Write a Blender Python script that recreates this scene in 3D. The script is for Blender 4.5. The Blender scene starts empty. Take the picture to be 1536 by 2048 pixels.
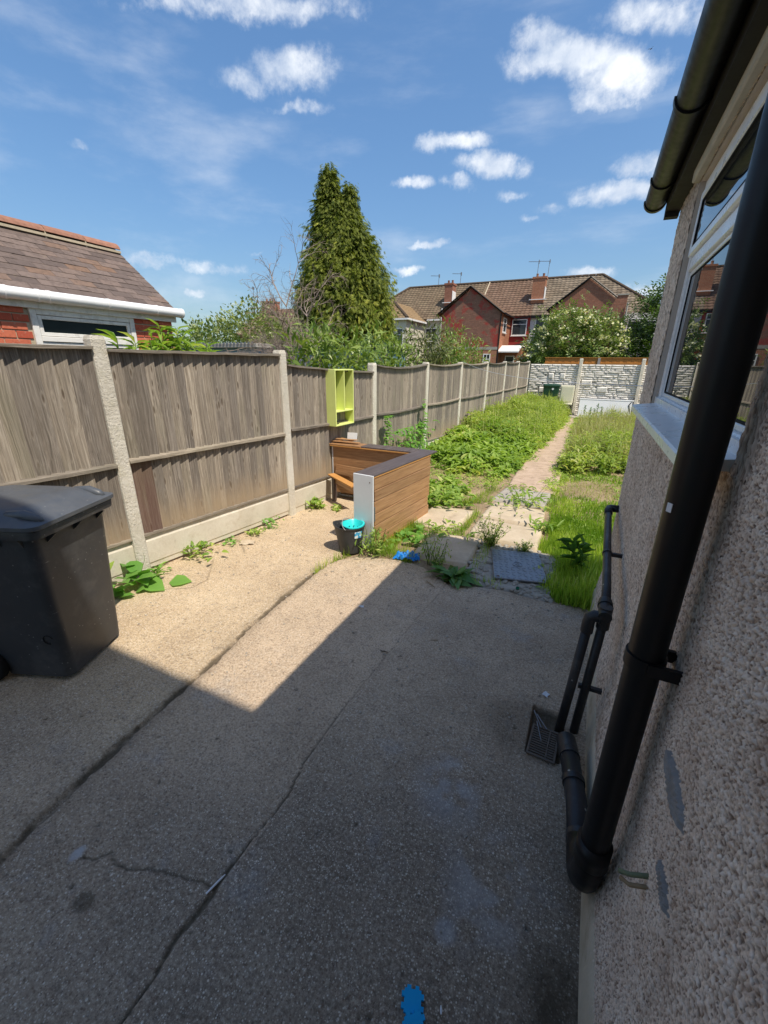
import bpy, math, random
import numpy as np
from mathutils import Vector, Matrix
R = math.radians
SC = bpy.context.scene
COL = SC.collection
rnd = random.Random(7)
rng = np.random.default_rng(11)

# ------------------------------------------------------------------ camera
cd = bpy.data.cameras.new('camera'); cam = bpy.data.objects.new('camera', cd); COL.objects.link(cam)
cd.sensor_fit = 'VERTICAL'; cd.sensor_height = 24.0; cd.lens = 24.0 * 828.0 / 2048.0
cd.clip_start = 0.02; cd.clip_end = 2000
cam.location = (0, 0, 1.78)
cam.matrix_world = (Matrix.Translation((0, 0, 1.78)) @ Matrix.Rotation(R(25.6), 4, 'Z')
                    @ Matrix.Rotation(R(90 - 19.8), 4, 'X') @ Matrix.Rotation(R(0.6), 4, 'Z'))
SC.camera = cam
SC.render.resolution_x = 768; SC.render.resolution_y = 1024
SC.view_settings.view_transform = 'Standard'; SC.view_settings.look = 'None'
SC.view_settings.gamma = 1; SC.view_settings.use_curve_mapping = False
SC.view_settings.exposure = 0.70

# ------------------------------------------------------------------ sun
SUN = Vector((1.50, -0.62, 2.73)).normalized()
sd = bpy.data.lights.new('sun', 'SUN'); sd.energy = 3.25; sd.angle = R(0.53); sd.color = (1.0, 0.91, 0.78)
so = bpy.data.objects.new('sun', sd); COL.objects.link(so); so.location = (8, -4, 20)
so.rotation_euler = (-SUN).to_track_quat('-Z', 'Y').to_euler()

# ------------------------------------------------------------------ world: daylight sky with cumulus
W = bpy.data.worlds.new('World'); SC.world = W; W.use_nodes = True
wt = W.node_tree; wt.nodes.clear()
def WN(t, **k):
    n = wt.nodes.new(t)
    for a, v in k.items():
        if a.startswith('i_'): n.inputs[int(a[2:])].default_value = v
        else: setattr(n, a, v)
    return n
def WL(a, b): wt.links.new(a, b)
wout = WN('ShaderNodeOutputWorld')
bg = WN('ShaderNodeBackground'); bg.inputs[1].default_value = 1.0
sky = WN('ShaderNodeTexSky', sky_type='NISHITA', sun_disc=False, sun_elevation=math.asin(SUN.z),
         sun_rotation=math.atan2(SUN.x, SUN.y), air_density=1.0, dust_density=1.5, ozone_density=1.9, altitude=60)
tc = WN('ShaderNodeTexCoord')
def vm(op, a, b=None, scale=None):
    n = WN('ShaderNodeVectorMath', operation=op)
    for i, v in enumerate((a, b)):
        if v is None: continue
        if isinstance(v, (tuple, list)): n.inputs[i].default_value = v
        else: WL(v, n.inputs[i])
    if scale is not None: n.inputs['Scale'].default_value = scale
    return n
def wm(op, a, b=None, clamp=False, c=None):
    n = WN('ShaderNodeMath', operation=op); n.use_clamp = clamp
    for i, v in enumerate((a, b, c)):
        if v is None: continue
        if isinstance(v, (int, float)): n.inputs[i].default_value = v
        else: WL(v, n.inputs[i])
    return n.outputs[0]
DIR = vm('NORMALIZE', tc.outputs['Generated']).outputs[0]
def wnoise(scale, detail, rough=0.6, vec=None):
    n = WN('ShaderNodeTexNoise'); n.inputs['Scale'].default_value = scale; n.inputs['Detail'].default_value = detail
    n.inputs['Roughness'].default_value = rough
    WL(vec if vec is not None else DIR, n.inputs['Vector']); return n
n1 = wnoise(9, 6, 0.62)
warp = vm('SCALE', vm('SUBTRACT', n1.outputs['Color'], (0.5, 0.5, 0.5)).outputs[0], scale=0.062).outputs[0]
WD = vm('ADD', DIR, warp).outputs[0]
nf = wnoise(26, 7, 0.66)
CLOUDS = [  # direction x,y,z, half width, half height, tilt degrees, strength
(-0.104,0.889,0.447,0.072,0.026,-8,1.15),(-0.037,0.906,0.423,0.052,0.030,-10,1.1),(-0.150,0.869,0.471,0.036,0.020,-7,.9),(-0.060,0.915,0.400,0.034,0.020,-8,.8),
(-0.523,0.722,0.453,0.048,0.025,5,.85),(-0.585,0.685,0.430,0.036,0.014,7,.6),(-0.525,0.741,0.412,0.036,0.008,5,.5),
(-0.544,0.670,0.505,0.127,0.014,7,.75),(-0.003,0.881,0.473,0.058,0.019,-12,.7),(0.050,0.890,0.454,0.028,0.014,-14,.6),
(-0.290,0.880,0.372,0.046,0.013,-2,1.0),(-0.226,0.912,0.341,0.044,0.017,-4,1.1),(-0.366,0.874,0.319,0.031,0.010,0,.8),
(-0.287,0.902,0.318,0.028,0.011,-2,.6),(-0.190,0.935,0.300,0.024,0.008,-4,.45),(0.021,0.949,0.315,0.036,0.017,-9,.9),
(-0.002,0.959,0.283,0.062,0.017,-7,1.0),(-0.070,0.955,0.285,0.020,0.010,-4,.7),(-0.350,0.909,0.228,0.038,0.008,-1,.8),(-0.385,0.904,0.184,0.026,0.006,0,.8),
(-0.642,0.738,0.207,0.012,0.004,4,.5),(-0.771,0.614,0.169,0.040,0.013,5,.55),(-0.704,0.689,0.169,0.060,0.012,4,.5),
(-0.794,0.516,0.322,0.012,0.005,12,.42),(-0.123,0.955,0.272,0.024,0.009,-5,.42),(-0.156,0.953,0.259,0.016,0.006,-4,.4),
(0.048,0.990,0.129,0.040,0.014,-3,.9),(-0.738,0.663,0.127,0.020,0.007,4,.7),(-0.038,0.986,0.165,0.030,0.009,-4,.8),
# the rest of the sky: unseen clouds, some added to brighten the shade
(0.75,0.55,0.36,0.12,0.04,3,.9),(0.55,-0.6,0.5,0.15,0.05,-4,.8),(-0.6,-0.6,0.45,0.14,0.05,5,.9),(-0.93,-0.1,0.34,0.12,0.04,0,.9),(0.9,-0.3,0.3,0.10,0.035,0,.9),(0.0,-0.85,0.4,0.16,0.05,0,.9),(-0.35,-0.2,0.9,0.10,0.06,0,.6),(0.45,0.35,0.82,0.09,0.05,0,.6),(.3,-.3,.85,.16,.07,20,.8),(-.1,-.5,.75,.14,.06,-10,.8),(-.6,.0,.75,.12,.05,30,.7),(.8,-.1,.55,.15,.06,0,.9),(.4,.6,.65,.10,.04,10,.8),(-.85,-.35,.25,.14,.04,0,.9),(.45,-.85,.2,.18,.05,0,.9),(-.4,-.85,.22,.16,.05,0,.9),(.95,.2,.15,.15,.04,0,.8),(.1,-.1,.97,.13,.08,0,.7)]
acc = None
for (x, y, z, a, b, tilt, s) in CLOUDS:
    c = Vector((x, y, z)).normalized()
    r = c.cross(Vector((0, 0, 1))).normalized(); u = r.cross(c)
    t = R(tilt); r2 = r * math.cos(t) + u * math.sin(t); u2 = -r * math.sin(t) + u * math.cos(t)
    d = vm('SUBTRACT', WD, tuple(c)).outputs[0]
    p = wm('MULTIPLY', vm('DOT_PRODUCT', d, tuple(r2 / a)).outputs['Value'], 0.78)
    q = vm('DOT_PRODUCT', d, tuple(u2 / b)).outputs['Value']
    rr = wm('ADD', wm('MULTIPLY', p, p), wm('MULTIPLY', q, q))
    m = wm('MULTIPLY', wm('SUBTRACT', 1.45, wm('SQRT', rr), clamp=True), s)
    acc = m if acc is None else wm('MAXIMUM', acc, m)
ragged = wm('ADD', acc, wm('MULTIPLY', wm('SUBTRACT', nf.outputs['Fac'], 0.52), 1.9))
gate = wm('MULTIPLY', acc, 3.0, clamp=True)
ramp = WN('ShaderNodeMapRange'); ramp.interpolation_type = 'SMOOTHSTEP'
ramp.inputs[1].default_value = 0.0; ramp.inputs[2].default_value = 1.3
WL(ragged, ramp.inputs[0])
cum = wm('MULTIPLY', ramp.outputs[0], gate)
# thin veil streaks
mapn = WN('ShaderNodeMapping'); mapn.inputs['Rotation'].default_value = (0.3, 0.35, 0.5); mapn.inputs['Scale'].default_value = (1.2, 2.2, 5.5)
WL(DIR, mapn.inputs[0])
cir = wnoise(2.1, 7, 0.58, mapn.outputs[0])
cr = WN('ShaderNodeMapRange'); cr.interpolation_type = 'SMOOTHSTEP'
cr.inputs[1].default_value = 0.46; cr.inputs[2].default_value = 0.78; cr.inputs[4].default_value = 0.30
WL(cir.outputs['Fac'], cr.inputs[0])
cover = wm('MAXIMUM', cum, cr.outputs[0])
SKYS = 0.15
bg.inputs[1].default_value = SKYS
_g = WN('ShaderNodeSeparateColor'); WL(sky.outputs[0], _g.inputs[0])
skyc = vm('SCALE', vm('MULTIPLY', sky.outputs[0], (0.95, 0.985, 0.99)).outputs[0])
WL(wm('DIVIDE', 1.0, wm('ADD', 0.99, wm('MULTIPLY', _g.outputs[1], 0.175))), skyc.inputs['Scale'])
skyc = skyc.outputs[0]
hsv = WN('ShaderNodeHueSaturation'); hsv.inputs['Saturation'].default_value = 1.16; hsv.inputs['Value'].default_value = 1.0
WL(skyc, hsv.inputs['Color'])
shade = wnoise(14, 5, 0.55)
ccol = WN('ShaderNodeMixRGB'); ccol.inputs[1].default_value = (2.7, 3.1, 3.75, 1); ccol.inputs[2].default_value = (4.35, 4.5, 4.7, 1)
sm = WN('ShaderNodeMapRange'); sm.inputs[1].default_value = 0.35; sm.inputs[2].default_value = 0.6
WL(shade.outputs['Fac'], sm.inputs[0]); WL(sm.outputs[0], ccol.inputs[0])
mix = WN('ShaderNodeMixRGB'); WL(cover, mix.inputs[0]); WL(hsv.outputs[0], mix.inputs[1]); WL(ccol.outputs[0], mix.inputs[2])
WL(mix.outputs[0], bg.inputs[0]); WL(bg.outputs[0], wout.inputs[0])

# ------------------------------------------------------------------ material helpers
class M:
    """small node builder for one material"""
    def __init__(s, name, rough=0.8, spec=0.3):
        s.m = bpy.data.materials.new(name); s.m.use_nodes = True
        s.t = s.m.node_tree; s.b = s.t.nodes['Principled BSDF']; s.out = s.t.nodes['Material Output']
        s.b.inputs['Roughness'].default_value = rough
        s.b.inputs['Specular IOR Level'].default_value = spec
        s._tc = None
    def n(s, typ, **k):
        n = s.t.nodes.new('ShaderNode' + typ)
        for a, v in k.items(): setattr(n, a, v)
        return n
    def l(s, a, b): s.t.links.new(a, b)
    def set(s, sock, v):
        if v is None: return
        if isinstance(v, bpy.types.NodeSocket): s.l(v, sock)
        else:
            if isinstance(v, (tuple, list)) and len(v) == 3 and sock.type == 'RGBA': v = tuple(v) + (1,)
            sock.default_value = v
    def co(s, kind='Object'):
        if s._tc is None: s._tc = s.n('TexCoord')
        return s._tc.outputs[kind]
    def pos(s): return s.n('NewGeometry').outputs['Position']
    def rand(s): return s.n('ObjectInfo').outputs['Random']
    def map(s, vec, scale=(1, 1, 1), rot=(0, 0, 0), loc=(0, 0, 0)):
        n = s.n('Mapping'); s.l(vec, n.inputs[0]); s.set(n.inputs['Location'], loc)
        n.inputs['Rotation'].default_value = rot; n.inputs['Scale'].default_value = scale
        return n.outputs[0]
    def noise(s, vec, scale, detail=4, rough=0.6, col=False, dist=0.0):
        n = s.n('TexNoise'); s.l(vec, n.inputs['Vector'])
        n.inputs['Scale'].default_value = scale; n.inputs['Detail'].default_value = detail
        n.inputs['Roughness'].default_value = rough; n.inputs['Distortion'].default_value = dist
        return n.outputs['Color' if col else 'Fac']
    def vor(s, vec, scale, feature='F1', out='Distance', rnd_=1.0):
        n = s.n('TexVoronoi', feature=feature); s.l(vec, n.inputs['Vector']); n.inputs['Scale'].default_value = scale
        n.inputs['Randomness'].default_value = rnd_
        return n.outputs[out]
    def mr(s, v, a, b, c=0.0, d=1.0, smooth=False):
        n = s.n('MapRange'); n.interpolation_type = 'SMOOTHSTEP' if smooth else 'LINEAR'
        s.set(n.inputs[0], v)
        for i, x in enumerate((a, b, c, d)): n.inputs[i + 1].default_value = x
        return n.outputs[0]
    def mix(s, f, a, b, mode='MIX'):
        n = s.n('MixRGB', blend_type=mode); s.set(n.inputs[0], f); s.set(n.inputs[1], a); s.set(n.inputs[2], b)
        return n.outputs[0]
    def ma(s, op, a, b=None, clamp=False):
        n = s.n('Math', operation=op); n.use_clamp = clamp; s.set(n.inputs[0], a)
        if b is not None: s.set(n.inputs[1], b)
        return n.outputs[0]
    def sep(s, v):
        n = s.n('SeparateXYZ'); s.l(v, n.inputs[0]); return n.outputs
    def attr(s, name, out='Fac'):
        n = s.n('Attribute', attribute_name=name); return n.outputs[out]
    def ramp(s, f, stops):
        n = s.n('ValToRGB'); s.set(n.inputs[0], f); e = n.color_ramp.elements
        while len(e) < len(stops): e.new(0.5)
        for el, (p, c) in zip(e, stops): el.position = p; el.color = tuple(c) + (1,)
        return n.outputs[0]
    def bump(s, h, strength=0.5, dist=0.01, normal=None):
        n = s.n('Bump'); n.inputs['Strength'].default_value = strength; n.inputs['Distance'].default_value = dist
        s.set(n.inputs['Height'], h)
        if normal is not None: s.l(normal, n.inputs['Normal'])
        return n.outputs[0]
    def col(s, c): s.set(s.b.inputs['Base Color'], c); return s
    def nor(s, v): s.l(v, s.b.inputs['Normal']); return s
    def rgh(s, v): s.set(s.b.inputs['Roughness'], v); return s

def plain(name, c, rough=0.6, spec=0.4, var=0.10, nscale=18, bump=0.15, metal=0.0, dirt=None, dirtamt=.35):
    m = M(name, rough, spec); v = m.co()
    n = m.noise(v, nscale, 6)
    lo = tuple(x * (1 - var) for x in c); hi = tuple(min(1, x * (1 + var)) for x in c)
    cc = m.mix(n, lo, hi)
    if dirt is not None:
        d = m.mr(m.noise(v, nscale * .35, 7, .7), .5, .72, 0, dirtamt)
        cc = m.mix(d, cc, dirt)
    m.col(cc); m.b.inputs['Metallic'].default_value = metal
    m.rgh(m.mr(n, 0.3, 0.7, max(0, rough - .08), min(1, rough + .08)))
    if bump: m.nor(m.bump(m.noise(v, nscale * 3, 4), bump, 0.003))
    return m.m

# --- timber of the grey fence
def wood_mat(name, c1, c2, c3, grain=(105, 105, 2.6), stain=None, rough=.85, knots=True, randamt=.30, lower=None):
    m = M(name, rough, .2); rv = m.rand()
    base = m.co()
    off = m.n('CombineXYZ'); m.l(m.ma('MULTIPLY', rv, 37.0), off.inputs[0]); m.l(m.ma('MULTIPLY', rv, 91.0), off.inputs[2])
    add = m.n('VectorMath', operation='ADD'); m.l(base, add.inputs[0]); m.l(off.outputs[0], add.inputs[1])
    v = add.outputs[0]
    w = m.noise(v, 3.0, 3, .5, col=True)
    wv = m.n('VectorMath', operation='SCALE'); m.l(w, wv.inputs[0]); wv.inputs['Scale'].default_value = .05
    v2 = m.n('VectorMath', operation='ADD'); m.l(v, v2.inputs[0]); m.l(wv.outputs[0], v2.inputs[1])
    g = m.noise(m.map(v2.outputs[0], grain), 1.0, 7, .7)
    broad = m.noise(m.map(v, (8, 8, 1.1)), 1.0, 4, .6)
    c = m.ramp(g, [(0.30, c1), (0.52, c2), (0.74, c3)])
    c = m.mix(m.mr(broad, .35, .7, 0, .55), c, tuple(x * .55 for x in c2))
    hue = m.mix(m.mr(rv, 0, 1, 0, 1), (1 - randamt, 1 - randamt, 1 - randamt * .9), (1 + randamt, 1 + randamt * .92, 1 + randamt * .75))
    c = m.mix(1.0, c, hue, 'MULTIPLY')
    h = g
    if knots:
        kv = m.map(v, (24, 24, 7.5)); kd = m.vor(kv, 1.0)
        k = m.mr(kd, .10, .24, 1, 0, True)
        sel = m.mr(m.noise(m.map(v, (3, 3, 2.6)), 1.0, 1), .46, .52)
        km = m.ma('MULTIPLY', k, sel)
        ring = m.ma('MULTIPLY', m.mr(kd, .24, .34, 1, 0, True), sel)
        c = m.mix(m.ma('MULTIPLY', ring, .2), c, (.46, .41, .34)); c = m.mix(m.ma('MULTIPLY', km, .8), c, (.085, .06, .042))
        h = m.ma('SUBTRACT', h, m.ma('MULTIPLY', km, .4))
    if stain is not None:
        z = m.sep(m.pos())[2]
        zz = m.ma('ADD', z, m.ma('MULTIPLY', m.noise(m.map(v, (6, 6, 2)), 1.0, 4), -.35))
        c = m.mix(m.mr(zz, .55, .12, 0, .8, True), c, stain)
    if knots: c = m.mix(m.mr(m.sep(base)[1], .0, .014, .75, 0), c, (.045, .036, .028))  # dirt and overlap shade painted dark along each board's thin edge
    if lower is not None:
        oz = m.sep(base)[2]; c = m.mix(m.mr(oz, .455, .44, 0, .62), c, lower)
    gr = m.noise(m.map(v, (1.2, 1.2, .8)), 1.0, 4); c = m.mix(m.mr(gr, .55, .75, 0, .35), c, (.17, .185, .10))
    m.col(c); m.nor(m.bump(h, .75, .006))
    return m.m

MAT = {}
MAT['fence_wood'] = wood_mat('weathered_fence_wood', (.10, .085, .068), (.30, .262, .218), (.52, .475, .41), stain=(.36, .275, .18))
MAT['fence_wood_dark'] = wood_mat('red_stained_fence_wood', (.07, .058, .046), (.26, .225, .185), (.52, .475, .41), lower=(.13, .062, .048))
MAT['rail_wood'] = wood_mat('grey_rail_wood', (.14, .12, .095), (.28, .245, .20), (.42, .38, .31), grain=(60, 3, 60), knots=False)
MAT['orange_wood'] = wood_mat('new_orange_fence_wood', (.34, .14, .035), (.52, .24, .06), (.62, .33, .11), knots=False, randamt=.2)
def laminate(name, a, b, c, grain):
    m = M(name, .45, .4); rv = m.rand(); v = m.co()
    off = m.n('CombineXYZ'); m.l(m.ma('MULTIPLY', rv, 17.0), off.inputs[1]); m.l(m.ma('MULTIPLY', rv, 31.0), off.inputs[2])
    ad = m.n('VectorMath', operation='ADD'); m.l(v, ad.inputs[0]); m.l(off.outputs[0], ad.inputs[1])
    g = m.noise(m.map(ad.outputs[0], grain), 1.0, 8, .68, dist=.6)
    cc = m.ramp(g, [(.28, a), (.5, b), (.75, c)])
    cc = m.mix(1.0, cc, m.mix(rv, (.86, .86, .88), (1.1, 1.08, 1.05)), 'MULTIPLY')
    m.col(cc); m.nor(m.bump(g, .25, .002)); return m.m
MAT['oak'] = laminate('oak_laminate', (.20, .105, .05), (.37, .205, .098), (.50, .31, .165), (3, 2.5, 55))
MAT['oak_dark'] = laminate('dark_grey_laminate', (.06, .046, .045), (.10, .08, .078), (.15, .125, .12), (50, 3, 3))
MAT['oak_edge'] = plain('orange_board_edge', (.52, .26, .08), .6, .3, .2, 30)
MAT['lime'] = plain('lime_green_paint', (.74, .82, .27), .5, .4, .06, 8, .05, dirt=(.42, .5, .15), dirtamt=.25)
MAT['white_board'] = plain('white_melamine', (.72, .74, .76), .4, .4, .03, 6, .03, dirt=(.5, .5, .48), dirtamt=.2)
MAT['upvc'] = plain('white_upvc', (.86, .86, .85), .3, .5, .03, 10, .02, dirt=(.45, .45, .42), dirtamt=.28)
MAT['old_white_paint'] = plain('flaking_white_paint', (.78, .77, .74), .6, .3, .08, 25, .2, dirt=(.33, .30, .26), dirtamt=.6)
MAT['gutter_white'] = plain('white_gutter_plastic', (.82, .83, .84), .35, .5, .03, 8, .03, dirt=(.55, .55, .5), dirtamt=.3)
MAT['black_plastic'] = plain('black_pipe_plastic', (.006, .006, .007), .42, .35, .25, 30, .03)
MAT['black_dusty'] = plain('dusty_black_pipe', (.018, .019, .021), .45, .45, .3, 25, .06, dirt=(.09, .09, .09), dirtamt=.5)
def speckled(name, c, rough, flecks=.5, scale=45):
    m = M(name, rough, .45); v = m.co()
    n = m.noise(v, 6, 6)
    cc = m.mix(n, tuple(x * .8 for x in c), tuple(x * 1.25 for x in c))
    d = m.vor(v, scale); sel = m.sep(m.vor(v, scale, out='Color'))[0]
    f = m.ma('MULTIPLY', m.mr(d, .12, .2, 1, 0), m.mr(sel, .88, .9, 0, flecks))
    scr = m.mr(m.noise(m.map(v, (40, 6, 30), (.6, .3, .2)), 1.0, 5, .75), .66, .74, 0, .35)
    cc = m.mix(m.ma('MAXIMUM', f, scr), cc, (.42, .42, .40))
    m.col(cc); sf = m.mr(m.noise(v, 2.6, 8, .75), .50, .66, 0, .28); cc = m.mix(sf, cc, (.16, .155, .145)); m.col(cc)
    m.rgh(m.mr(n, .3, .7, rough - .08, rough + .16)); m.nor(m.bump(m.noise(v, 220, 3), .12, .002))
    return m.m
MAT['bin_grey'] = speckled('grey_bin_plastic', (.034, .037, .042), .42, .4)
MAT['bin_lid'] = speckled('grey_bin_lid_plastic', (.075, .085, .10), .36, .35)
MAT['pipe_flecked'] = speckled('paint_flecked_black_pipe', (.020, .021, .024), .42, .8, 30)
MAT['green_plastic'] = plain('dark_green_plastic', (.012, .055, .032), .35, .5, .15, 6, .05, dirt=(.09, .13, .09), dirtamt=.2)
MAT['turquoise'] = plain('turquoise_plastic', (.02, .56, .56), .35, .5, .06, 9, .03)
MAT['blue_plastic'] = plain('bright_blue_plastic', (.01, .20, .62), .5, .3, .15, 20, .3)
MAT['foam_blue'] = plain('blue_foam', (.01, .36, .72), .7, .2, .08, 30, .2)
MAT['cream'] = plain('cream_enamel', (.74, .71, .55), .5, .3, .05, 8, .03, dirt=(.5, .45, .3), dirtamt=.3)
MAT['steel'] = plain('galvanised_steel', (.27, .285, .31), .5, .5, .3, 14, .15, metal=.7, dirt=(.16, .15, .13), dirtamt=.6)
MAT['iron'] = plain('rusty_cast_iron', (.13, .105, .085), .75, .3, .35, 40, .4, dirt=(.13, .07, .04), dirtamt=.7)
MAT['dark'] = plain('dark_interior', (.012, .012, .014), .9, .1, .1, 5, 0)
MAT['black_rubber'] = plain('black_rubber', (.012, .012, .012), .8, .3, .2, 20, .1)
MAT['cap_green'] = plain('green_bottle_cap_plastic', (.01, .18, .09), .4, .4)
MAT['paper'] = plain('white_paper', (.75, .76, .78), .8, .2, .05, 20, .1)
MAT['twig'] = plain('dry_twig', (.30, .22, .13), .9, .2, .3, 60, .3)
MAT['mortar_patch'] = None
def glass(name, tint=(.015, .018, .022), ior=1.75, rough=.0):
    m = M(name, rough, .5); m.b.inputs['IOR'].default_value = ior
    v = m.co(); m.col(m.mix(m.noise(v, 2.5, 3), tuple(x * .6 for x in tint), tuple(x * 1.6 for x in tint)))
    return m.m
MAT['glass'] = glass('window_glass', ior=2.3); MAT['glass_far'] = glass('far_window_glass', (.035, .042, .05), 1.5, .03)
MAT['glass_old'] = glass('dusty_old_glass', (.02, .03, .032), 1.15, .25)

def concrete(name, a, b, pit=True, bump=.5, scale=1.0, moss=None, dist=.004):
    m = M(name, .92, .15); v = m.pos()
    n = m.noise(v, 5 * scale, 8, .7); f = m.noise(v, 90 * scale, 5, .75)
    c = m.mix(m.mr(n, .3, .7), a, b)
    c = m.mix(m.mr(f, .58, .75, 0, .45), c, tuple(x * .4 for x in a))
    c = m.mix(m.mr(f, .42, .25, 0, .4), c, tuple(min(.8, x * 1.35) for x in b))
    if moss is not None: c = m.mix(m.mr(m.noise(v, 7, 6, .7), .52, .7, 0, .55), c, moss)
    m.col(c); m.nor(m.bump(f, bump, dist)); return m.m
MAT['post'] = concrete('pale_rough_concrete', (.66, .61, .51), (.85, .81, .71), bump=1.0, scale=.6, moss=(.58, .54, .40), dist=.022)
MAT['gravel_board'] = concrete('lime_stained_concrete', (.50, .45, .36), (.72, .68, .58), bump=.6, scale=.7, moss=(.36, .29, .19))
MAT['plinth'] = concrete('plinth_render', (.44, .38, .28), (.60, .53, .41), bump=.35, scale=1.5, moss=(.22, .17, .10))
MAT['slab'] = concrete('buff_paving_slab', (.42, .34, .24), (.57, .48, .36), bump=.3, scale=.8)
MAT['slab_grey'] = concrete('grey_paving_slab', (.32, .29, .25), (.42, .38, .33), bump=.3, scale=.8)
MAT['rubble'] = concrete('pale_mortar_rubble', (.26, .24, .20), (.44, .40, .34), bump=1.0, scale=2.0)
MAT['path'] = concrete('worn_pink_path', (.38, .28, .195), (.54, .41, .31), bump=.6, scale=.9, moss=(.20, .14, .09))
MAT['lintel'] = concrete('cream_lintel', (.45, .41, .33), (.55, .50, .41), bump=.15, scale=2)
MAT['stone_wall'] = concrete('pitched_stone_concrete', (.70, .67, .61), (.88, .85, .80), bump=.6, scale=1.2, moss=(.42, .37, .31))
MAT['joint'] = concrete('grey_joint_concrete', (.33, .31, .27), (.44, .41, .37), bump=.4)
MAT['mortar'] = concrete('sandy_brick_mortar', (.42, .36, .26), (.55, .47, .35), bump=.5, scale=3)
MAT['mortar_patch'] = concrete('grey_cement_patch', (.26, .255, .245), (.36, .35, .335), bump=.9, scale=2)
MAT['render_white'] = concrete('white_house_render', (.60, .59, .56), (.72, .71, .68), bump=.1)
MAT['render_cream'] = concrete('cream_house_render', (.55, .52, .42), (.68, .65, .55), bump=.1)

def brick_tex(name, c1, c2, mortar, scale=1.0, axis='xz', paint=None, paintamt=0.0, pale=None):
    m = M(name, .9, .15); p = m.sep(m.pos())
    cmb = m.n('CombineXYZ'); m.l(p[0 if axis == 'xz' else 1], cmb.inputs[0]); m.l(p[2], cmb.inputs[1])
    b = m.n('TexBrick'); m.l(cmb.outputs[0], b.inputs['Vector'])
    b.inputs['Scale'].default_value = 1.0 / scale; b.inputs['Brick Width'].default_value = .225
    b.inputs['Row Height'].default_value = .075; b.inputs['Mortar Size'].default_value = .011; b.inputs['Mortar Smooth'].default_value = .2
    m.set(b.inputs['Color1'], c1); m.set(b.inputs['Color2'], c2); m.set(b.inputs['Mortar'], mortar)
    c = b.outputs['Color']
    c = m.mix(m.mr(m.noise(m.pos(), 12, 5, .7), .4, .7, 0, .5), c, tuple(x * .45 for x in c1))
    if paint is not None:
        c = m.mix(m.mr(m.noise(m.pos(), .9, 7, .65), .60 - .5 * paintamt, .66 - .5 * paintamt, 0, .9), c, paint)
    if pale is not None:
        c = m.mix(m.mr(m.noise(m.pos(), 1.6, 6, .7), .64, .70, 0, .6), c, pale)
    m.col(c); m.nor(m.bump(b.outputs['Fac'], -.5, .01)); return m.m
MAT['brick_far'] = brick_tex('far_brown_brick', (.26, .12, .085), (.36, .175, .12), (.20, .15, .12), paint=(.36, .06, .05), paintamt=.22, pale=(.46, .28, .22))
MAT['brick_far2'] = brick_tex('far_red_brick', (.32, .13, .085), (.42, .18, .12), (.22, .15, .11), pale=(.40, .24, .18))
MAT['brick_side'] = brick_tex('far_orange_brick_side', (.40, .14, .07), (.47, .19, .10), (.32, .22, .16), axis='yz')
MAT['brick_orange'] = brick_tex('far_orange_brick', (.40, .15, .08), (.48, .20, .11), (.34, .25, .18))
MAT['brick_garage'] = brick_tex('garage_brick_lower', (.42, .09, .05), (.48, .13, .07), (.48, .40, .28), axis='yz')
MAT['paint_red'] = plain('dark_red_masonry_paint', (.40, .055, .045), .7, .3, .12, 3, .1)
def brick_obj():
    m = M('hand_laid_red_brick', .9, .15); v = m.co(); rv = m.rand()
    n = m.noise(v, 40, 6, .7)
    c = m.mix(rv, (.46, .10, .06), (.60, .18, .105))
    c = m.mix(m.mr(n, .5, .75, 0, .5), c, (.22, .05, .035))
    c = m.mix(m.mr(m.noise(v, 14, 5, .7), .63, .7, 0, .5), c, (.60, .45, .36))
    m.col(c); m.nor(m.bump(n, .7, .004)); return m.m
MAT['brick'] = brick_obj()
def slate_obj(name, a, b, c_, sc=18):
    m = M(name, .8, .3); v = m.pos(); rv = m.rand()
    n = m.noise(v, sc, 6, .7)
    c = m.ramp(rv, [(0, a), (.45, b), (.8, tuple(x * 1.12 for x in b)), (1, c_)])
    c = m.mix(m.mr(n, .45, .72, 0, .6), c, tuple(x * .5 for x in a))
    c = m.mix(m.mr(m.noise(v, 6, 6, .7), .62, .72, 0, .35), c, (.30, .24, .12))
    m.col(c); m.nor(m.bump(n, .6, .004)); return m.m
MAT['slate'] = slate_obj('red_brown_slate', (.115, .088, .078), (.165, .125, .108), (.20, .125, .085))
MAT['ridge_tile'] = slate_obj('terracotta_ridge_tile', (.26, .125, .085), (.31, .155, .105), (.34, .19, .13))
def tile_mat(name, a, b, lich):
    m = M(name, .9, .15); v = m.pos(); n = m.noise(v, 2.2, 7, .7); f = m.noise(v, 22, 4, .7)
    r_ = m.attr('tone'); c = m.mix(r_, a, b)
    c = m.mix(m.mr(n, .45, .7, 0, .55), c, lich); c = m.mix(m.mr(f, .55, .75, 0, .5), c, tuple(x * .5 for x in a))
    m.col(c); m.nor(m.bump(f, .4, .01)); return m.m
MAT['tiles_brown'] = tile_mat('lichened_brown_tiles', (.17, .125, .085), (.25, .185, .125), (.27, .22, .14))
MAT['tiles_red'] = tile_mat('red_brown_tiles', (.18, .115, .08), (.25, .16, .115), (.23, .17, .12))
MAT['tiles_grey'] = tile_mat('mottled_brown_tiles', (.16, .125, .09), (.29, .23, .17), (.30, .26, .19))
MAT['tiles_yellow'] = tile_mat('yellowed_brown_tiles', (.27, .18, .10), (.34, .24, .14), (.30, .24, .14))

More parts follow.
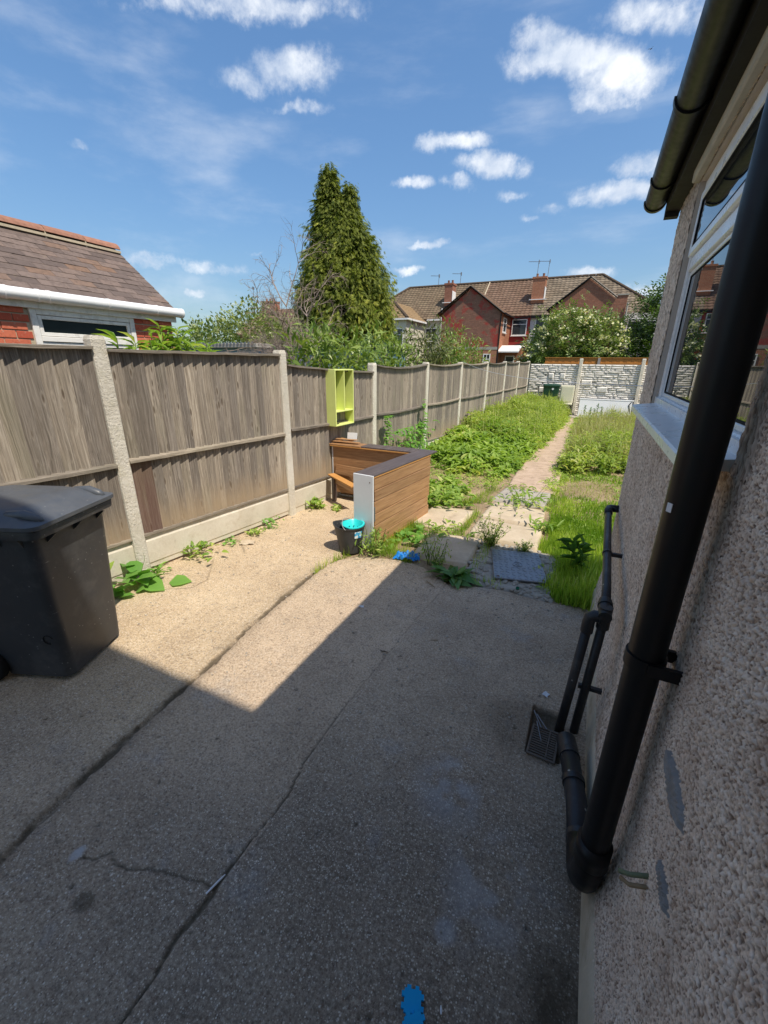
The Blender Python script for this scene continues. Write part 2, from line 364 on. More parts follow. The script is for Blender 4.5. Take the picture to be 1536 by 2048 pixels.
def leaf_mat(name, a, b, yellow=None, trans=.35, rough=.5):
    m = M(name, rough, .35)
    t = m.attr('tone')
    c = m.mix(t, a, b)
    if yellow is not None: c = m.mix(m.mr(t, .86, 1.0, 0, 1), c, yellow)
    m.col(c)
    tr = m.n('BsdfTranslucent'); m.l(m.mix(1.0, c, (1.15, 1.2, .55), 'MULTIPLY'), tr.inputs[0])
    mx = m.n('MixShader'); mx.inputs[0].default_value = trans
    m.l(m.b.outputs[0], mx.inputs[1]); m.l(tr.outputs[0], mx.inputs[2]); m.l(mx.outputs[0], m.out.inputs[0])
    return m.m
MAT['grass'] = leaf_mat('bright_grass', (.16, .30, .02), (.54, .66, .10), (.72, .70, .30), .5)
MAT['weed'] = leaf_mat('weed_leaf', (.15, .28, .04), (.42, .56, .12), (.56, .60, .20), .45)
MAT['weed_far'] = leaf_mat('tall_weed_leaf', (.17, .27, .04), (.46, .55, .13), (.60, .58, .26), .45)
MAT['straw'] = leaf_mat('straw_grass', (.34, .36, .11), (.58, .52, .28), None, .4)
MAT['dock'] = leaf_mat('dock_leaf', (.06, .16, .03), (.15, .30, .06), (.26, .38, .10), .3, .4)
MAT['bindweed'] = leaf_mat('bindweed_leaf', (.12, .30, .05), (.27, .50, .11), None, .4, .4)
MAT['conifer'] = leaf_mat('conifer_spray', (.07, .11, .016), (.34, .38, .055), (.54, .52, .08), .35, .6)
MAT['elder'] = leaf_mat('elder_leaf', (.08, .14, .03), (.25, .34, .09), (.40, .46, .16), .32)
MAT['laurel'] = leaf_mat('lance_leaf', (.10, .18, .03), (.33, .42, .10), (.66, .70, .38), .35, .35)
MAT['brown_leaf'] = leaf_mat('browned_leaf', (.07, .085, .03), (.20, .22, .08), (.34, .27, .15), .25)
MAT['dark_leaf'] = leaf_mat('dark_tree_leaf', (.035, .075, .016), (.12, .20, .045), (.40, .48, .14), .3)  # dark green leaves with a few yellow-green ones
MAT['privet'] = leaf_mat('privet_leaf', (.10, .15, .035), (.30, .36, .10), (.50, .50, .22), .3)
MAT['flower'] = leaf_mat('cream_flower', (.72, .72, .46), (.86, .84, .62), None, .3, .8)
MAT['bark'] = plain('brown_bark', (.10, .075, .055), .95, .1, .35, 30, .8)
MAT['dead_wood'] = plain('bleached_dead_wood', (.30, .24, .20), .9, .1, .3, 40, .5)
MAT['stem'] = plain('green_stem', (.12, .17, .04), .7, .2, .2, 30, 0)
def soil():
    m = M('dry_garden_soil', .97, .08); v = m.pos()
    n = m.noise(v, 3, 7, .7); f = m.noise(v, 55, 6, .75)
    c = m.mix(m.mr(n, .35, .65), (.24, .17, .11), (.42, .32, .21))
    c = m.mix(m.mr(f, .55, .7, 0, .7), c, (.08, .055, .035)); c = m.mix(m.mr(f, .38, .25, 0, .6), c, (.42, .33, .22))
    m.col(c); m.nor(m.bump(f, .9, .015)); return m.m
MAT['soil'] = soil()
def far_ground():
    m = M('distant_gardens', .97, .05); v = m.pos(); n = m.noise(v, .3, 7, .7)
    m.col(m.mix(m.mr(n, .4, .6), (.06, .09, .025), (.16, .14, .08))); return m.m
MAT['ground'] = far_ground()

def yard_mat():
    m = M('old_aggregate_concrete', .93, .12); v = m.pos()
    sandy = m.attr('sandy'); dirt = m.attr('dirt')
    n = m.noise(v, 1.7, 8, .68); n2 = m.noise(v, 11, 6, .7); f = m.noise(v, 75, 6, .85)
    base = m.mix(m.mr(n, .35, .66), (.44, .335, .235), (.62, .475, .335))
    sand = m.mix(m.mr(n, .35, .66), (.47, .35, .22), (.64, .50, .33))
    c = m.mix(m.ma('MULTIPLY', m.attr('bay_shade'), .72), base, m.mix(m.mr(n, .35, .66), (.155, .127, .10), (.25, .21, .165)))  # darker bay concrete, with the house's shade painted into the colour
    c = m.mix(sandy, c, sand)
    c = m.mix(m.mr(n2, .5, .75, 0, .35), c, (.17, .135, .11))
    # blue grey cement bloom patches
    bl = m.ma('MULTIPLY', m.mr(m.noise(v, 2.6, 7, .72), .56, .68, 0, .5), m.ma('SUBTRACT', 1.0, sandy))
    c = m.mix(bl, c, (.33, .335, .345))
    # exposed stones
    for sc, th, lo in ((48, .25, .80), (80, .33, .62), (140, .38, .50)):
        d = m.vor(v, sc); s = m.sep(m.vor(v, sc, out='Color'))
        k = m.ma('MULTIPLY', m.mr(d, th, th - .1, 0, 1), m.mr(s[0], lo, lo + .03, 0, .85))
        k = m.ma('MULTIPLY', k, m.ma('ADD', .40, m.ma('MULTIPLY', m.ma('MAXIMUM', sandy, m.attr('bay_shade')), .5)))
        c = m.mix(k, c, m.mix(s[1], (.66, .57, .44), (.88, .83, .73)))
        k2 = m.ma('MULTIPLY', m.mr(d, th, th - .1, 0, 1), m.mr(s[2], .76, .79, 0, .6))
        c = m.mix(k2, c, m.mix(s[1], (.10, .075, .06), (.22, .13, .09)))
    c = m.mix(m.mr(f, .515, .62, 0, .62), c, (.13, .10, .075)); c = m.mix(m.mr(f, .485, .40, 0, .42), c, (.74, .64, .50))
    g3 = m.noise(v, 22, 5, .75); c = m.mix(m.mr(g3, .56, .70, 0, .4), c, (.15, .12, .095))
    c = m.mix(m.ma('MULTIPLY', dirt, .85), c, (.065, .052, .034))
    c = m.mix(m.ma('MULTIPLY', m.attr('pale'), .8), c, (.48, .49, .51))
    m.col(c)
    h = m.ma('ADD', m.ma('MULTIPLY', f, .6), m.ma('MULTIPLY', n2, .4))
    m.nor(m.bump(h, .95, .010)); return m.m
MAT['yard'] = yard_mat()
def roughcast():
    m = M('pebbledash_render', .93, .15); v = m.pos()
    t = m.attr('tone'); n = m.noise(v, 3, 7, .7); f = m.noise(v, 260, 4, .7)
    c = m.ramp(t, [(0, (.34, .24, .175)), (.30, (.66, .52, .41)), (.65, (.84, .71, .58)), (1, (.88, .80, .71))])
    c = m.mix(m.mr(n, .46, .66, 0, .45), c, (.44, .30, .21))
    c = m.mix(m.ma('MULTIPLY', m.attr('hollow_shade'), .92), c, (.12, .08, .055))  # occlusion shade painted into the hollows between pebbles
    sk = m.ma('MULTIPLY', m.mr(m.vor(v, 105), .30, .16, 0, 1), m.mr(m.sep(m.vor(v, 105, out='Color'))[0], .72, .75, 0, .8)); c = m.mix(sk, c, (.14, .09, .065))
    c = m.mix(m.ma('MULTIPLY', m.attr('stain'), .55), c, (.11, .08, .06))
    m.col(c)
    m.nor(m.bump(m.ma('ADD', f, m.ma('MULTIPLY', m.vor(m.map(v, (1, 1, 1)), 170), -.8)), .55, .003)); return m.m
MAT['roughcast'] = roughcast()
def reveal_mat():
    m = M('sand_render', .93, .12); v = m.pos(); n = m.noise(v, 6, 6); f = m.noise(v, 200, 4, .8)
    m.col(m.mix(n, (.50, .42, .35), (.64, .56, .48))); m.nor(m.bump(f, .8, .004)); return m.m
MAT['reveal'] = reveal_mat()

# ------------------------------------------------------------------ object helpers
def link(name, me, parent=None, loc=None, rot=None):
    o = bpy.data.objects.new(name, me); COL.objects.link(o)
    if parent is not None: o.parent = parent
    if loc is not None: o.location = loc
    if rot is not None: o.rotation_euler = rot
    return o
def tag(o, label=None, cat=None, group=None, kind=None):
    if label: o['label'] = label
    if cat: o['category'] = cat
    if group: o['group'] = group
    if kind: o['kind'] = kind
    return o
def thing(name, label, cat, loc=(0, 0, 0), rz=0, group=None):
    o = link(name, None, None, loc, (0, 0, rz)); o.empty_display_size = .2
    return tag(o, label, cat, group)
class MB:
    def __init__(s): s.v = []; s.f = []
    def add(s, vs, fs):
        o = len(s.v); s.v += [tuple(p) for p in vs]; s.f += [tuple(i + o for i in f) for f in fs]; return s
    def box(s, a, b, mtx=None):
        (x0, y0, z0), (x1, y1, z1) = a, b
        vs = [Vector(p) for p in ((x0,y0,z0),(x1,y0,z0),(x1,y1,z0),(x0,y1,z0),(x0,y0,z1),(x1,y0,z1),(x1,y1,z1),(x0,y1,z1))]
        if mtx is not None: vs = [mtx @ p for p in vs]
        return s.add(vs, [(0,3,2,1),(4,5,6,7),(0,1,5,4),(1,2,6,5),(2,3,7,6),(3,0,4,7)])
    def cbox(s, c, d, rz=0, bev=0):
        """box by centre and size, vertical-axis rotation, small chamfer on all edges"""
        m = Matrix.Translation(c) @ Matrix.Rotation(rz, 4, 'Z'); h = [x / 2 for x in d]
        if bev <= 0: return s.box((-h[0], -h[1], -h[2]), tuple(h), m)
        return s.bevbox(tuple(-x for x in h), tuple(h), bev, m)
    def bevbox(s, a, b, e, mtx=None):
        vs = []; idx = {}
        lo, hi = a, b
        for sx in (0, 1):
            for sy in (0, 1):
                for sz in (0, 1):
                    c = [(lo, hi)[q][i] for i, q in enumerate((sx, sy, sz))]
                    sg = [1 if q == 0 else -1 for q in (sx, sy, sz)]
                    for k in range(3):
                        p = [c[i] + (0 if i == k else sg[i] * e) for i in range(3)]
                        idx[(sx, sy, sz, k)] = len(vs); vs.append(Vector(p))
        fs = []
        I = lambda *q: idx[q]
        for k in range(3):                                   # main faces
            a1, a2 = [i for i in range(3) if i != k]
            for sd_ in (0, 1):
                q = []
                for (u, w) in ((0, 0), (1, 0), (1, 1), (0, 1)):
                    t = [0, 0, 0]; t[k] = sd_; t[a1] = u; t[a2] = w; q.append(I(*t, k))
                flip = (sd_ == 1) ^ (k == 1)
                fs.append(tuple(q) if flip else tuple(reversed(q)))
        for k in range(3):                                   # edge chamfers along axis k
            a1, a2 = [i for i in range(3) if i != k]
            for u in (0, 1):
                for w in (0, 1):
                    t0 = [0, 0, 0]; t0[a1] = u; t0[a2] = w; t1 = list(t0); t1[k] = 1
                    fs.append((I(*t0, a1), I(*t1, a1), I(*t1, a2), I(*t0, a2)))
        for sx in (0, 1):
            for sy in (0, 1):
                for sz in (0, 1): fs.append((I(sx, sy, sz, 0), I(sx, sy, sz, 1), I(sx, sy, sz, 2)))
        if mtx is not None: vs = [mtx @ p for p in vs]
        return s.add(vs, fs)
    def tube(s, pts, r, seg=10, caps=True, rs=None):
        pts = [Vector(p) for p in pts]; n = len(pts); vs = []; fs = []
        d0 = (pts[1] - pts[0]).normalized()
        up = Vector((0, 0, 1)) if abs(d0.z) < .9 else Vector((1, 0, 0))
        a = d0.cross(up).normalized()
        for i in range(n):
            d = (pts[min(i + 1, n - 1)] - pts[max(i - 1, 0)]).normalized()
            a = (a - d * a.dot(d)).normalized(); b = d.cross(a)
            rr = rs[i] if rs else r
            for k in range(seg):
                t = 2 * math.pi * k / seg
                vs.append(pts[i] + (a * math.cos(t) + b * math.sin(t)) * rr)
        for i in range(n - 1):
            for k in range(seg):
                k2 = (k + 1) % seg
                fs.append((i * seg + k, i * seg + k2, (i + 1) * seg + k2, (i + 1) * seg + k))
        if caps: fs.append(tuple(reversed(range(seg)))); fs.append(tuple((n - 1) * seg + k for k in range(seg)))
        return s.add(vs, fs)
    def lathe(s, prof, c=(0, 0, 0), seg=24, caps=False, mtx=None):
        vs = []; fs = []; n = len(prof)
        for (r, z) in prof:
            for k in range(seg):
                t = 2 * math.pi * k / seg; vs.append(Vector((c[0] + r * math.cos(t), c[1] + r * math.sin(t), c[2] + z)))
        for i in range(n - 1):
            for k in range(seg):
                k2 = (k + 1) % seg; fs.append((i * seg + k, i * seg + k2, (i + 1) * seg + k2, (i + 1) * seg + k))
        if caps: fs.append(tuple(reversed(range(seg)))); fs.append(tuple((n - 1) * seg + k for k in range(seg)))
        if mtx is not None: vs = [mtx @ p for p in vs]
        return s.add(vs, fs)
    def prism(s, poly, d):
        """closed polygon (3D points) extruded by vector d"""
        n = len(poly); p = [Vector(q) for q in poly]; d = Vector(d)
        return s.add(p + [q + d for q in p], [tuple(range(n)), tuple(reversed(range(n, 2 * n)))] +
                     [(i, i + n, (i + 1) % n + n, (i + 1) % n) for i in range(n)])
    def mesh(s, name, mat=None, smooth=False, fix=True):
        me = bpy.data.meshes.new(name); me.from_pydata([tuple(p) for p in s.v], [], s.f); me.update()
        if mat is not None: me.materials.append(mat)
        if fix:
            import bmesh
            b = bmesh.new(); b.from_mesh(me); bmesh.ops.recalc_face_normals(b, faces=b.faces); b.to_mesh(me); b.free()
        if smooth: me.polygons.foreach_set('use_smooth', [True] * len(me.polygons))
        return me
    def obj(s, name, mat, parent=None, smooth=False, loc=None, rot=None, kind=None, label=None):
        o = link(name, s.mesh(name, mat, smooth), parent, loc, rot)
        if kind: o['kind'] = kind
        if label: o['label'] = label
        return o
def auto_smooth(o, ang=35):
    me = o.data; me.polygons.foreach_set('use_smooth', [True] * len(me.polygons))
    try: me.set_sharp_from_angle(angle=R(ang))
    except Exception: pass
    return o
def np_mesh(name, V, F, mat, tone=None, smooth=False, attrs=None):
    """V (n,3) float, F (m,k) int, all faces the same size"""
    me = bpy.data.meshes.new(name); V = np.ascontiguousarray(V, dtype=np.float32); F = np.ascontiguousarray(F, dtype=np.int32)
    k = F.shape[1]
    me.vertices.add(len(V)); me.vertices.foreach_set('co', V.ravel())
    me.loops.add(F.size); me.loops.foreach_set('vertex_index', F.ravel())
    me.polygons.add(len(F)); me.polygons.foreach_set('loop_start', np.arange(0, F.size, k, dtype=np.int32))
    me.polygons.foreach_set('loop_total', np.full(len(F), k, dtype=np.int32))
    if smooth: me.polygons.foreach_set('use_smooth', np.ones(len(F), dtype=bool))
    A = dict(attrs or {})
    if tone is not None: A['tone'] = tone
    me.update(calc_edges=True)
    for kk, val in A.items():
        at = me.attributes.new(kk, 'FLOAT', 'POINT'); at.data.foreach_set('value', np.ascontiguousarray(val, dtype=np.float32))
    if mat is not None: me.materials.append(mat)
    return me
def grid_faces(nx, ny):
    i, j = np.meshgrid(np.arange(nx - 1), np.arange(ny - 1), indexing='ij'); a = (i * ny + j).ravel()
    return np.stack([a, a + ny, a + ny + 1, a + 1], 1)

# numpy value noise
def _hash(ix, iy, seed):
    h = (ix.astype(np.int64) * 374761393 + iy.astype(np.int64) * 668265263 + seed * 1442695041) & 0xffffffff
    h = ((h ^ (h >> 13)) * 1274126177) & 0xffffffff
    return ((h ^ (h >> 16)) & 0xffffff) / float(0xffffff)
def vnoise(x, y, seed=0):
    ix = np.floor(x).astype(np.int64); iy = np.floor(y).astype(np.int64); fx = x - ix; fy = y - iy
    fx = fx * fx * (3 - 2 * fx); fy = fy * fy * (3 - 2 * fy)
    a = _hash(ix, iy, seed); b = _hash(ix + 1, iy, seed); c = _hash(ix, iy + 1, seed); d = _hash(ix + 1, iy + 1, seed)
    return a * (1 - fx) * (1 - fy) + b * fx * (1 - fy) + c * (1 - fx) * fy + d * fx * fy
def fbm(x, y, seed=0, o=4):
    s = 0; a = .5; t = 0
    for k in range(o): s = s + a * vnoise(x * 2 ** k, y * 2 ** k, seed + k * 17); t += a; a *= .5
    return s / t
def worley(x, y, seed=0):
    """F1 distance and id of nearest jittered cell point"""
    ix = np.floor(x).astype(np.int64); iy = np.floor(y).astype(np.int64)
    best = np.full(x.shape, 9.0); bid = np.zeros(x.shape); 
    for dx in (-1, 0, 1):
        for dy in (-1, 0, 1):
            cx = ix + dx; cy = iy + dy
            d = (cx + _hash(cx, cy, seed) - x) ** 2 + (cy + _hash(cx, cy, seed + 5) - y) ** 2
            m = d < best; best = np.where(m, d, best); bid = np.where(m, _hash(cx, cy, seed + 9), bid)
    return np.sqrt(best), bid
def sstep(x, a, b):
    t = np.clip((x - a) / (b - a), 0, 1); return t * t * (3 - 2 * t)

# ------------------------------------------------------------------ foliage
# templates: local x = width, y = along the leaf, z = up out of the leaf
def T_leaf(w=.5, droop=.25, fold=.12):
    V = np.array([(0,0,0),(-w*.42,.3,fold),(w*.42,.3,fold),(0,.35,0),(-w*.36,.65,fold-droop*.4),(w*.36,.65,fold-droop*.4),(0,.7,-droop*.4),(0,1,-droop)], float)
    F = np.array([(0,3,1),(0,2,3),(1,3,6),(1,6,4),(3,2,5),(3,5,6),(4,6,7),(6,5,7)])
    return V, F
def T_simple(w=.5, droop=.15):
    V = np.array([(0,0,0),(-w/2,.45,.04),(w/2,.45,.04),(0,1,-droop)], float); return V, np.array([(0,2,1),(1,2,3)])
def T_blade(w=.06, bend=.5):
    V = np.array([(-w/2,0,0),(w/2,0,0),(-w*.42,.4,bend*.12),(w*.42,.4,bend*.12),(-w*.25,.75,bend*.5),(w*.25,.75,bend*.5),(0,1,bend)], float)
    return V, np.array([(0,1,3),(0,3,2),(2,3,5),(2,5,4),(4,5,6)])
def T_spray():
    V = []; F = []
    def strip(p0, p1, w):
        o = len(V); p0 = np.array(p0, float); p1 = np.array(p1, float); d = p1 - p0; n = np.array((-d[1], d[0], 0)); n = n / np.linalg.norm(n) * w
        V.extend([p0 - n * .6, p0 + n * .6, (p0 + p1) / 2 + n, (p0 + p1) / 2 - n, p1]); F.extend([(o, o+1, o+2), (o, o+2, o+3), (o+3, o+2, o+4)])
    strip((0,0,0),(0,1,-.45),.07)
    for s in (-1, 1):
        strip((0,.15,-.02),(s*.34,.5,-.16),.06); strip((0,.38,-.1),(s*.30,.76,-.34),.055); strip((0,.6,-.22),(s*.2,.92,-.5),.045)
    return np.array(V, float), np.array(F)
def T_elder():
    V = []; F = []; base = T_simple(.42, .12)
    for (px, py, ang, sc) in ((0,.55,0,.5),(0,.35,60,.42),(0,.35,-60,.42),(0,.1,75,.4),(0,.1,-75,.4)):
        a = math.radians(ang); c, s = math.cos(a), math.sin(a); o = len(V)
        for p in base[0]:
            x, y = p[0] * sc, p[1] * sc; V.append((px + x * c + y * s, py - x * s + y * c, p[2] * sc - .15 * (py + y * c) ** 2))
        F += [tuple(i + o for i in f) for f in base[1]]
    return np.array(V, float), np.array(F)
def scatter(tmpl, P, D, S, up=None, roll=None, tone=None, wscale=None):
    """instances of a template baked to one mesh: positions, leaf directions, sizes"""
    TV, TF = tmpl; n = len(P); D = D / np.maximum(np.linalg.norm(D, axis=1, keepdims=True), 1e-6)
    U = np.tile(np.array((0, 0, 1.0)), (n, 1)) if up is None else up
    X = np.cross(D, U); X /= np.maximum(np.linalg.norm(X, axis=1, keepdims=True), 1e-5); Z = np.cross(X, D)
    if roll is not None:
        c, s = np.cos(roll)[:, None], np.sin(roll)[:, None]; X, Z = X * c + Z * s, Z * c - X * s
    S = np.asarray(S, float)[:, None, None]
    ws = 1.0 if wscale is None else np.asarray(wscale)[:, None, None]
    V = P[:, None, :] + S * (TV[None, :, 0:1] * X[:, None, :] * ws + TV[None, :, 1:2] * D[:, None, :] + TV[None, :, 2:3] * Z[:, None, :])
    k = len(TV); F = TF[None] + (np.arange(n) * k)[:, None, None]
    t = rng.random(n) if tone is None else tone
    return V.reshape(-1, 3), F.reshape(-1, TF.shape[1]), np.repeat(t, k)
def merge(parts):
    Vs, Fs, Ts = [], [], []; o = 0
    for V, F, t in parts: Vs.append(V); Fs.append(F + o); Ts.append(t); o += len(V)
    return np.concatenate(Vs), np.concatenate(Fs), np.concatenate(Ts)
def foliage(name, parts, mat, parent=None, kind=None, label=None):
    V, F, t = merge(parts if isinstance(parts, list) else [parts])
    o = link(name, np_mesh(name, V, F, mat, tone=t, smooth=False), parent)
    if kind: o['kind'] = kind
    if label: o['label'] = label
    return o
def rdir(n, el0, el1, az=None):
    a = rng.random(n) * 2 * np.pi if az is None else az; e = np.radians(el0 + (el1 - el0) * rng.random(n))
    return np.stack([np.cos(a) * np.cos(e), np.sin(a) * np.cos(e), np.sin(e)], 1)
# ================================================================== GROUND
def sheet(name, x0, x1, y0, y1, z, mat, kind='structure'):
    me = bpy.data.meshes.new(name); me.from_pydata([(x0, y0, z), (x1, y0, z), (x1, y1, z), (x0, y1, z)], [], [(0, 1, 2, 3)])
    me.materials.append(mat); o = link(name, me); o['kind'] = kind; return o
sheet('ground', -400, 400, -150, 700, -.16, MAT['ground'])

# garden soil (one displaced sheet)
def soil_h(x, y): return -.025 + .05 * (fbm(x * 1.3, y * 1.3, 3) - .5) + .035 * (fbm(x * 9, y * 9, 4) - .5) * sstep(y, 4.6, 6) + .05 * sstep(y, 5.8, 8) * sstep(np.abs(x + .6), .45, .9)
xs = np.arange(-3.6, 5.01, .045); ys = np.concatenate([np.arange(2.6, 8, .035), np.arange(8, 17.4, .07)])
gx, gy = np.meshgrid(xs, ys, indexing='ij')
o = link('soil', np_mesh('soil', np.stack([gx, gy, soil_h(gx, gy)], -1).reshape(-1, 3), grid_faces(len(xs), len(ys)), MAT['soil'], smooth=True)); o['kind'] = 'structure'

# ------------------------------------------------------------------ concrete yard
def jx1(y):   # joint between the sandy strip by the fence and the middle bay
    return np.interp(y, [-1, .3, .62, 1.31, 1.96, 2.5, 2.79], [-1.66, -1.726, -1.80, -1.87, -1.948, -1.985, -2.0])
def jx2(y):
    return np.interp(y, [-1, .33, .44, .57, .62, .98, 1.15, 1.57, 1.98, 2.5, 2.86, 3.3], [-.93, -.93, -.95, -.938, -.943, -.92, -.955, -.951, -.93, -.905, -.876, -.86])
def seg_d(x, y, pts):
    best = np.full(x.shape, 9.0)
    for (x0, y0), (x1, y1) in zip(pts[:-1], pts[1:]):
        dx, dy = x1 - x0, y1 - y0; t = np.clip(((x - x0) * dx + (y - y0) * dy) / (dx * dx + dy * dy), 0, 1)
        best = np.minimum(best, np.hypot(x - x0 - t * dx, y - y0 - t * dy))
    return best
def yard_edge(x):
    return np.interp(x, [-3.4, -2.9, -2.3, -2.0, -1.99, -1.93, -1.80, -1.55, -1.3, -1.14, -.98, -.85, -.6, -.43, -.04, .26],
                        [5.15, 5.1, 4.7, 4.3, 2.86, 3.05, 3.2, 3.27, 3.29, 3.27, 3.14, 3.07, 3.13, 3.17, 3.15, 3.2])
xs = np.concatenate([np.arange(-3.75, -3.0, .02), np.arange(-3.0, .27, .0075)])
ys = [-.6, -.3, -.1]; y = .05
while y < 5.3: ys.append(y); y += .007 + .0022 * max(0, y - .3)
ys = np.array(ys); X, Y = np.meshgrid(xs, ys, indexing='ij')
wx = .014 * (fbm(X * 9, Y * 9, 21) - .5) + .010 * (fbm(X * 38, Y * 38, 23) - .5); wy = .014 * (fbm(X * 9, Y * 9, 22) - .5) + .010 * (fbm(X * 38, Y * 38, 24) - .5)
d1 = np.abs(X - jx1(Y) + wx * 2 + .018 * (fbm(Y * 4, X * 0, 5) - .5)) + sstep(Y, 2.85, 3.0) * .2
d2 = np.abs(X - jx2(Y) + wx)
d3 = seg_d(X + wx * 2, Y + wy * 2, [(-1.47, .44), (-1.43, .449), (-1.38, .50), (-1.324, .474), (-1.24, .52), (-1.15, .551), (-1.05, .57), (-.945, .59)])
d4 = seg_d(X + wx, Y + wy, [(-2.95, 1.9), (-2.75, 2.05), (-2.74, 2.2), (-3.0, 2.5)])
d5 = seg_d(X + wx * 2, Y + wy * 2, [(-3.2, 3.0), (-2.97, 2.86), (-2.85, 2.75)])
jw = .006 + .018 * fbm(X * 5, Y * 5, 31)
g1 = sstep(d1, jw * 1.5, jw * .5); cw = .0022 + .006 * sstep(np.abs(Y - .52), .25, 0)
g2 = sstep(d2, cw * 2.2, cw * .6) * (0.35 + .65 * sstep(Y, 1.9, .9))
g3 = sstep(d3, .008, .002) * .8; g4 = sstep(d4, .01, .003) * .5 + sstep(d5, .01, .003) * .6
pw, pid = worley(X * 11, Y * 11, 41); pit = sstep(pw, .05 + .16 * fbm(X * 5, Y * 5, 45), .02) * (pid > .90); pw2, pid2 = worley(X * 30, Y * 30, 43); pit2 = sstep(pw2, .14 + .2 * fbm(X * 4, Y * 4, 46), .05) * (pid2 > .90)
Z = .006 * (fbm(X * 2, Y * 2, 51) - .5) + .0035 * (fbm(X * 45, Y * 45, 52, 3) - .5) + .004 * (fbm(X * 14, Y * 14, 53) - .5)
Z -= .016 * g1 + .010 * g2 + .006 * g3 + .005 * g4 + .007 * pit + .003 * pit2
Z += .010 * sstep(d1, .10, .03) * sstep(X - jx1(Y), 0, -.03) * .5
E_ = yard_edge(X) + .03 * (fbm(X * 7, Y * 7, 61) - .5); off = sstep(Y, E_, E_ + .035); Z -= .13 * off
gul = ((X > -.022) & (X < .14) & (Y > 1.665) & (Y < 1.985)); Z = np.where(gul, -.045 + .02 * fbm(X * 40, Y * 40, 9), Z)
left = sstep(X, jx1(Y) + .02, jx1(Y) - .05)
bay_shade = sstep(X, jx2(Y), jx2(Y) + .02) * (.25 + .75 * sstep(Y, 2.0, .7)) * (.6 + .8 * fbm(X * 1.5, Y * 1.5, 72)) + .85 * sstep(Y, 1.5, .5) * (.35 + fbm(X * 2, Y * 2, 73)) * (X < jx2(Y))  # right bay's darker tone plus painted shade, deepening towards the house
sandy = np.clip(left * .95 + sstep(X, -1.25, -1.75) * .28 + .35 * sstep(Y, 2.3, 3.1) * sstep(X, -.9, -1.2) + .3 * (fbm(X * 1.2, Y * 1.2, 71) - .5), 0, 1) * np.clip(sstep(Y, .55, 1.25) + .25, 0, 1)
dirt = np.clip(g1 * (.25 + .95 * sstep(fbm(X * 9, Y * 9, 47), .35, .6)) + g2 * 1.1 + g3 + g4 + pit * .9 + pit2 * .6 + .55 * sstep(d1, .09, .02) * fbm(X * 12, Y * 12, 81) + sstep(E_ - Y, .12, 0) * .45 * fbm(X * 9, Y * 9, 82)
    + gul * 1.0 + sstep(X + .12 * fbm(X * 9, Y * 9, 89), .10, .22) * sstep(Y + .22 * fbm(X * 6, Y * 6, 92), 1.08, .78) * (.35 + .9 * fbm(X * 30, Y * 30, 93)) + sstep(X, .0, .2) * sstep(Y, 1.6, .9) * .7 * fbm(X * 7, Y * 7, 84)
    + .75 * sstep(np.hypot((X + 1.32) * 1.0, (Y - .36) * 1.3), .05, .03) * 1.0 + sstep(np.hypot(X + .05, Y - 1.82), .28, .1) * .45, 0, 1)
pale = np.clip(sstep(np.hypot((X + 1.50) * 1.9, (Y - .44) * 1.2), .05, .02) * fbm(X * 50, Y * 50, 85) * 1.7
    + sstep(np.hypot(X + .29, (Y - 1.35) * .8), .22, .03) * sstep(fbm(X * 9, Y * 9, 86), .42, .66) * .6
    + sstep(np.hypot(X + .06, (Y - 1.03) * .7), .22, .03) * sstep(fbm(X * 11, Y * 11, 88), .42, .66) * .55
    + sstep(np.hypot(X + .16, (Y - .84)), .05, .02) * .6, 0, 1)
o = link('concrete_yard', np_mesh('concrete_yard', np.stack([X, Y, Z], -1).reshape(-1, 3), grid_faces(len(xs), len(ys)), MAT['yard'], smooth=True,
     attrs={'sandy': sandy.ravel(), 'bay_shade': np.clip(bay_shade, 0, 1).ravel(), 'dirt': dirt.ravel(), 'pale': pale.ravel()})); o['kind'] = 'structure'
# the yard goes on to the left and behind
sheet('side_yard', -14, -3.76, -3, 1.9, -.02, MAT['path'])

